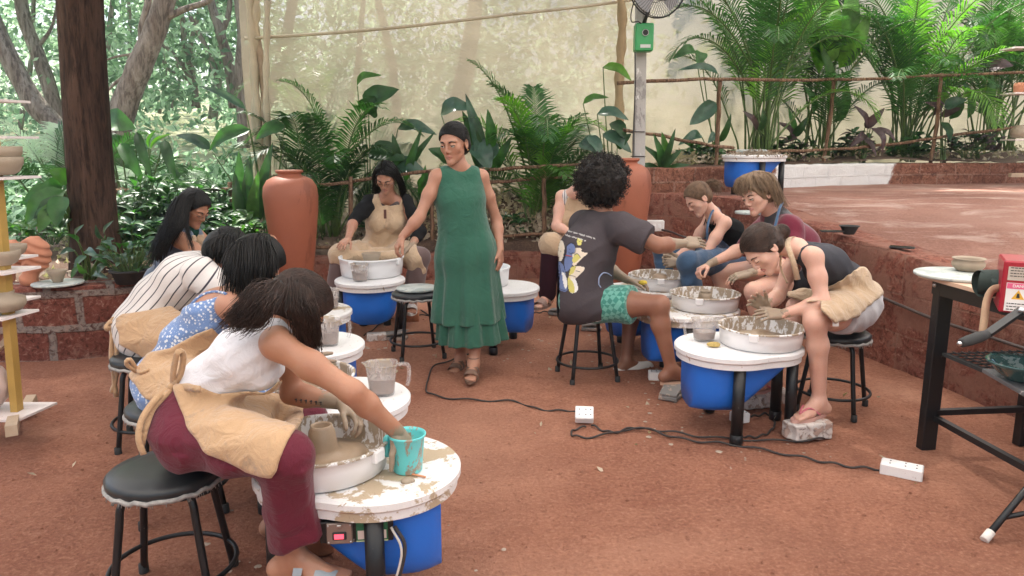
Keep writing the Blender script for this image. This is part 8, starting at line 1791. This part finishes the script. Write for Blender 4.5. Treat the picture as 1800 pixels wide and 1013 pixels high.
# ================================================================ left row
def person_floral():
    root = person('woman with straight dark hair in a blue floral sundress, second of the left row', (st2[0], st2[1], 0))
    p = Person(dict(pel=P(302, 672, 3.0), wst=P(330, 604, 3.02), chs=P(382, 548, 3.04), nck=P(424, 498, 3.06), hd=P(450, 468, 3.08), hA=P(300, 690, 2.88), hB=P(312, 668, 3.12), kA=P(430, 700, 2.72), kB=P(420, 672, 3.32), aA=P(440, 800, 2.80), aB=P(420, 770, 3.3), tA=P(500, 830, 2.8), tB=P(480, 800, 3.3),
                    sA=P(404, 538, 2.88), sB=P(425, 518, 3.24), eA=P(470, 620, 2.86), eB=P(480, 600, 3.26), wA=P(535, 640, 2.96), wB=P(530, 640, 3.16)), True, 1.0, 1.0)
    p.headA = frame(V3(.72, .15, -.68), V3(.6, 0, .75)); p.hs = 1.02; p.H = dict(handA=dict(d=V3(1, 0, -.2), n=V3(0, .9, -.3), t=V3(0, 0, 1), curl=.5))
    p.body(root, SK_M, head=dict(down=.55), clay=[(p.J['wA']+V3(.05, 0, 0), .2), (p.J['wB']+V3(.05, 0, 0), .2)])
    def flo(nt, cc):
        vo = nt.nodes.new('ShaderNodeTexVoronoi'); vo.inputs['Scale'].default_value = 62; nt.links.new(obj_coord(nt), vo.inputs['Vector']); vo2 = nt.nodes.new('ShaderNodeTexVoronoi'); vo2.inputs['Scale'].default_value = 130; nt.links.new(obj_coord(nt), vo2.inputs['Vector'])
        c = mixc(nt, ramp(nt, vo.outputs[0], [(.30, 1.0), (.36, 0.0)]), cc, (.68, .70, .74)); return mixc(nt, ramp(nt, vo2.outputs[0], [(.17, 1.0), (.22, 0.0)]), c, (.55, .6, .68))
    FL = fabric('floral_blue', (.16, .26, .50), pattern=flo, wr=.4)
    def dr(S):
        J = p.J; p.torso(S, .010); up = nrm(J['nck']-J['wst']); S.cone(J['nck']-up*.07-p.fwd*.07, J['nck']+up*.3-p.fwd*.15, .15, .32, .01, '-'); S.cone(J['nck']+up*.02, J['nck']+up*.2, .08, .14, .01, '-'); armhole(S, p, 'A', .10, .16); armhole(S, p, 'B', .10, .16); p.leg(S, 'A', .03, shin=False, wide=.03); p.leg(S, 'B', .03, shin=False, wide=.03); S.cone(J['kA'], J['kB'], .06, .06, .06)
        S.fold(lambda q: -.006*ridge(q, (.3, .3, -.9), 46, 2)+.004*snoise(q, 12, 2))
    garment(p, 'sundress', FL, root, dr, .007)
    m = MB(); J = p.J; bd = [o for o in root.children if o.name.startswith('body')][0]; bv = BVHTree.FromPolygons([tuple(v.co) for v in bd.data.vertices], [tuple(f.vertices) for f in bd.data.polygons]); loc = np.array(root.location)
    def onb(x, y):
        h = bv.ray_cast(Vector(tuple(V3(0, 0, CAM_H)-loc)), Vector(tuple(nrm(ray(x, y))))); return np.array(h[0])+np.array(h[1])*.003+loc if h[0] is not None else None
    q = [onb(x, y) for x, y in bez([(328, 555), (336, 538), (350, 524), (366, 516), (384, 514), (398, 518)], 24)]; q = [a for a in q if a is not None and a[1] < 3.3]
    if len(q) > 3: m.tube(q, .006, 6); m.obj('dress_strap', FL, root, world=True)
    def ap(S): J = p.J; p.torso(S, .024); p.leg(S, 'A', .04, shin=False, wide=.035); S.region(poly_region([(228, 660), (262, 622), (300, 615), (345, 590), (372, 580), (390, 592), (420, 620), (430, 720), (300, 720), (262, 702), (246, 690)])); S.fold(lambda q: -.007*ridge(q, (.3, .1, -.9), 44, 7))
    garment(p, 'apron', F_APR, root, ap, .007)
    m = MB(); b0 = P(240, 650, 2.84); m.sphere(b0, (.016, .014, .016)); m.tube(bez([b0, P(228, 632, 2.8), P(222, 640, 2.8), P(238, 652, 2.83)], 10), .009, 6); m.tube(bez([b0, P(248, 655, 2.8), P(262, 650, 2.8)], 8), .008, 5); m.obj('apron_strings', F_APR, root, world=True)
    c, A = p.J['hd'], p.headA; W = headW(p); mb = MB(); S = SDF(c-.24, c+.24, .005); cap(S, c, A, 1.03, .006); add_sdf(mb, S); cr = W(0, -.04, .13); cap_strands(mb, c, A, 1.03, W(0, -.06, .125), 700, 7, .0018, g=.007)
    hair_strands(mb, [[cr, P(415, 430, 2.98), P(400, 455, 2.92), P(392, 490, 2.90), P(388, 515, 2.9)], [cr, P(425, 425, 2.96), P(418, 460, 2.9), P(415, 500, 2.88), P(412, 530, 2.88)], [cr, P(440, 420, 2.95), P(438, 460, 2.88), P(435, 505, 2.87), P(438, 545, 2.88)], [cr, P(458, 422, 2.95), P(460, 460, 2.88), P(456, 500, 2.87), P(462, 545, 2.9)], [cr, P(472, 430, 2.98), P(480, 455, 2.92), P(478, 480, 2.9), P(476, 520, 2.93)]], 900, .0024, .0011, .007, 12, 5, .003)
    mb.obj('hair', H_BLK, root, world=True); finish(p, 'floral')
person_floral()
def person_striped():
    root = person('person bent forward in a white shirt with thin black stripes', (st3[0], st3[1], 0))
    p = Person(dict(pel=P(262, 580, 3.75), wst=P(285, 530, 3.76), chs=P(328, 488, 3.78), nck=P(372, 462, 3.80), hd=P(398, 448, 3.82), hA=P(262, 592, 3.62), hB=P(270, 580, 3.88), kA=P(370, 600, 3.5), kB=P(365, 580, 4.05), aA=P(380, 690, 3.55), aB=P(370, 670, 4.05), tA=P(420, 710, 3.55), tB=P(410, 690, 4.05),
                    sA=P(352, 482, 3.60), sB=P(368, 468, 3.98), eA=P(410, 530, 3.55), eB=P(420, 520, 3.98), wA=P(460, 560, 3.65), wB=P(465, 550, 3.85)), True, 1.06, 1.03)
    p.headA = frame(V3(.70, .1, -.7), V3(.65, 0, .7)); p.H = {}; p.hs = 1.05
    p.body(root, SK_M, head=dict(down=.55))
    def stp(nt, cc):
        s = nt.nodes.new('ShaderNodeSeparateXYZ'); nt.links.new(attr(nt, 'gc'), s.inputs[0]); w2 = mth(nt, 'ADD', mth(nt, 'MULTIPLY', s.outputs[0], 215.0), mth(nt, 'MULTIPLY', s.outputs[1], 8.0)); return mixc(nt, ramp(nt, mth(nt, 'SINE', w2), [(.86, 0.0), (.93, 1.0)]), cc, (.04, .035, .05))
    def sh(S):
        J = p.J; p.torso(S, .020, k=.06); p.arm(S, 'A', .026, upto=.95, fore=False); p.arm(S, 'B', .026, upto=.95, fore=False); neckcut(S, J, .065, None, .05); S.cone(J['pel']-V3(.04, 0, .0), J['wst'], .14, .13, .05); S.cut(J['pel']-V3(0, 0, .12), V3(0, 0, -1)); S.fold(lambda q: -.005*ridge(q, (.4, .2, -.8), 34, 2)+.003*snoise(q, 12, 2))
    garment(p, 'shirt', fabric('striped_shirt', (.72, .67, .64), pattern=stp, wr=.3), root, sh, .0075, gc='cyl')
    garment(p, 'trousers', fabric('dark_trousers', (.03, .03, .035)), root, lambda S: (p.torso(S, .010, high=False), [(p.leg(S, x, .012, shin=False, wide=.01), S.cone(p.J['k'+x], p.J['a'+x], .07, .07, .03)) for x in 'AB'], waistcut(S, p.J)))
    def ap(S): J = p.J; p.torso(S, .036, k=.06); S.cone(J['pel']-V3(.04, 0, .0), J['wst'], .155, .145, .05); p.leg(S, 'A', .04, shin=False, wide=.03); S.region(poly_region([(203, 560), (215, 552), (262, 546), (300, 540), (340, 560), (350, 640), (262, 632), (232, 618), (212, 605)])); S.fold(lambda q: -.008*ridge(q, (.3, .1, -.9), 40, 7))
    garment(p, 'apron', F_APR, root, ap)
    m = MB(); b0 = P(200, 567, 3.62); m.sphere(b0, (.02, .016, .03)); 
    for e in ([P(196, 600, 3.58), P(198, 650, 3.58), P(204, 698, 3.58)], [P(190, 580, 3.58), P(188, 572, 3.58), P(196, 566, 3.6)], [P(204, 610, 3.58), P(205, 660, 3.58), P(197, 690, 3.58)]): m.tube(bez([b0]+e, 16), [.013+.003*math.sin(i) for i in range(16)], 4, flat=V3(0, 1, 0))
    m.obj('apron_strings', F_APR, root, world=True)
    c, A = p.J['hd'], p.headA; W = headW(p); mb = MB(); S = SDF(c-.24, c+.24, .006); cap(S, c, A, 1.06, .008); add_sdf(mb, S); cr = W(0, -.04, .135); cap_strands(mb, c, A, 1.06, W(0, -.10, .08), 800, 7, .0018, g=.009)
    hair_strands(mb, [[cr, P(375, 425, 3.7), P(362, 445, 3.66), P(372, 470, 3.66)], [cr, P(395, 415, 3.68), P(388, 440, 3.62), P(392, 475, 3.64)], [cr, P(415, 420, 3.68), P(418, 445, 3.64), P(415, 475, 3.66)]], 420, .003, .0014, .008, 10, 5, .003); mb.obj('hair', H_BLK, root, world=True); finish(p, 'striped')
person_striped()
def person_denim():
    root = person('woman with very long straight black hair, glasses and a denim top', (P(300, 600, 4.75)[0], 4.75, 0))
    p = Person(dict(pel=P(292, 500, 4.85), chs=P(312, 445, 4.83), nck=P(330, 402, 4.80), hd=P(341, 368, 4.76), hA=P(296, 508, 4.72), hB=P(298, 500, 4.98), kA=P(390, 510, 4.5), kB=P(390, 495, 5.1), aA=P(395, 590, 4.5), aB=P(390, 575, 5.1), tA=P(430, 600, 4.5), tB=P(425, 585, 5.1),
                    sA=P(316, 422, 4.62), sB=P(345, 415, 4.98), eA=P(372, 462, 4.55), eB=P(395, 450, 5.0), wA=P(430, 440, 4.70), wB=P(455, 425, 4.9)), True, .95, .98)
    p.headA = frame(V3(.80, -.30, -.52), V3(.45, -.1, .85)); p.hs = .98; p.H = dict(handB=dict(d=V3(.8, -.1, .35), n=V3(-.1, -.5, -.8), t=V3(0, -.5, .6), curl=.4), handA=dict(d=V3(.8, .1, .1), n=V3(0, .6, -.6), t=V3(0, .5, .8), curl=.5))
    p.body(root, SK_I, head=dict(down=.55), clay=[(p.J['wB']+V3(.08, 0, 0), .05)]); W = headW(p); glasses(root, W, p.headA, p.J['hd'])
    def top(S): J = p.J; p.torso(S, .014); straps(S, p, .05, .004); neckcut(S, J, .08); armhole(S, p, 'A', .088, .24); armhole(S, p, 'B', .088, .24); S.cut(J['pel'], V3(0, 0, -1)); S.fold(lambda q: -.006*ridge(q, (.7, .2, .5), 40, 2)+.003*snoise(q, 12, 2))
    garment(p, 'denim_top', fabric('denim_pale', (.13, .17, .24), var=.35, wr=.5), root, top)
    garment(p, 'trousers', fabric('dark_trousers', (.03, .03, .035)), root, lambda S: (p.torso(S, .010, high=False), [(p.leg(S, x, .012, shin=False, wide=.01), S.cone(p.J['k'+x], p.J['a'+x], .07, .07, .03)) for x in 'AB'], waistcut(S, p.J)))
    def ap(S): J = p.J; p.torso(S, .028); p.leg(S, 'A', .03, shin=False, wide=.02); p.leg(S, 'B', .03, shin=False, wide=.02); S.cone(J['chs']+p.fwd*.10, J['pel']+p.fwd*.16, .05, .06, .06); S.region(poly_region([(338, 415), (362, 412), (368, 440), (400, 470), (420, 520), (330, 520), (340, 460)])); S.fold(lambda q: -.006*ridge(q, (.7, .2, .5), 40, 5))
    garment(p, 'apron', F_APR2, root, ap)
    def coll(S): S.cone(W(.0, .055, -.14), W(.0, .03, -.20), .045, .05, 0)
    garment(p, 'green_scarf', fabric('dark_green_cloth', (.012, .05, .035)), root, coll)
    c, A = p.J['hd'], p.headA; mb = MB(); S = SDF(c-.24, c+.24, .005); cap(S, c, A, 1.0, .006); add_sdf(mb, S); cr = W(0, -.02, .12); cap_strands(mb, c, A, 1.0, W(0, -.10, .05), 300, 4, .002)
    hair_strands(mb, [[cr, P(312, 350, 4.72), P(288, 400, 4.66), P(268, 440, 4.64), P(262, 472, 4.64)], [cr, P(320, 345, 4.66), P(300, 400, 4.58), P(282, 440, 4.56), P(278, 470, 4.56)], [cr, P(324, 348, 4.62), P(310, 395, 4.54), P(292, 430, 4.52), P(282, 468, 4.54)], [cr, P(328, 352, 4.62), P(320, 392, 4.52), P(302, 420, 4.50), P(290, 450, 4.5)]], 700, .0026, .0011, .008, 13, 5, .004)
    hair_strands(mb, [[cr, P(334, 362, 4.62), P(330, 395, 4.56), P(338, 425, 4.5), P(346, 450, 4.5)], [cr, P(330, 362, 4.6), P(325, 395, 4.54), P(332, 425, 4.5), P(338, 445, 4.5)]], 50, .0024, .001, .005, 12, 6, .003)
    mb.obj('hair', H_BLK, root, world=True); finish(p, 'denim')
person_denim()
# ================================================================ thin bright haze in the air
mh = bpy.data.materials.new('haze_air'); mh.use_nodes = True; nt = mh.node_tree; nt.nodes.clear(); o_ = nt.nodes.new('ShaderNodeOutputMaterial'); v = nt.nodes.new('ShaderNodeVolumePrincipled')
v.inputs['Color'].default_value = (.92, .97, 1.0, 1); v.inputs['Density'].default_value = .0042; v.inputs['Anisotropy'].default_value = .35; nt.links.new(v.outputs[0], o_.inputs['Volume'])
m = MB(); m.box((0, 24, 9.0), (84, 76, 26)); tag(m.obj('haze', mh), 'pale haze in the air', None, kind='stuff')
scene.cycles.volume_bounces = 0
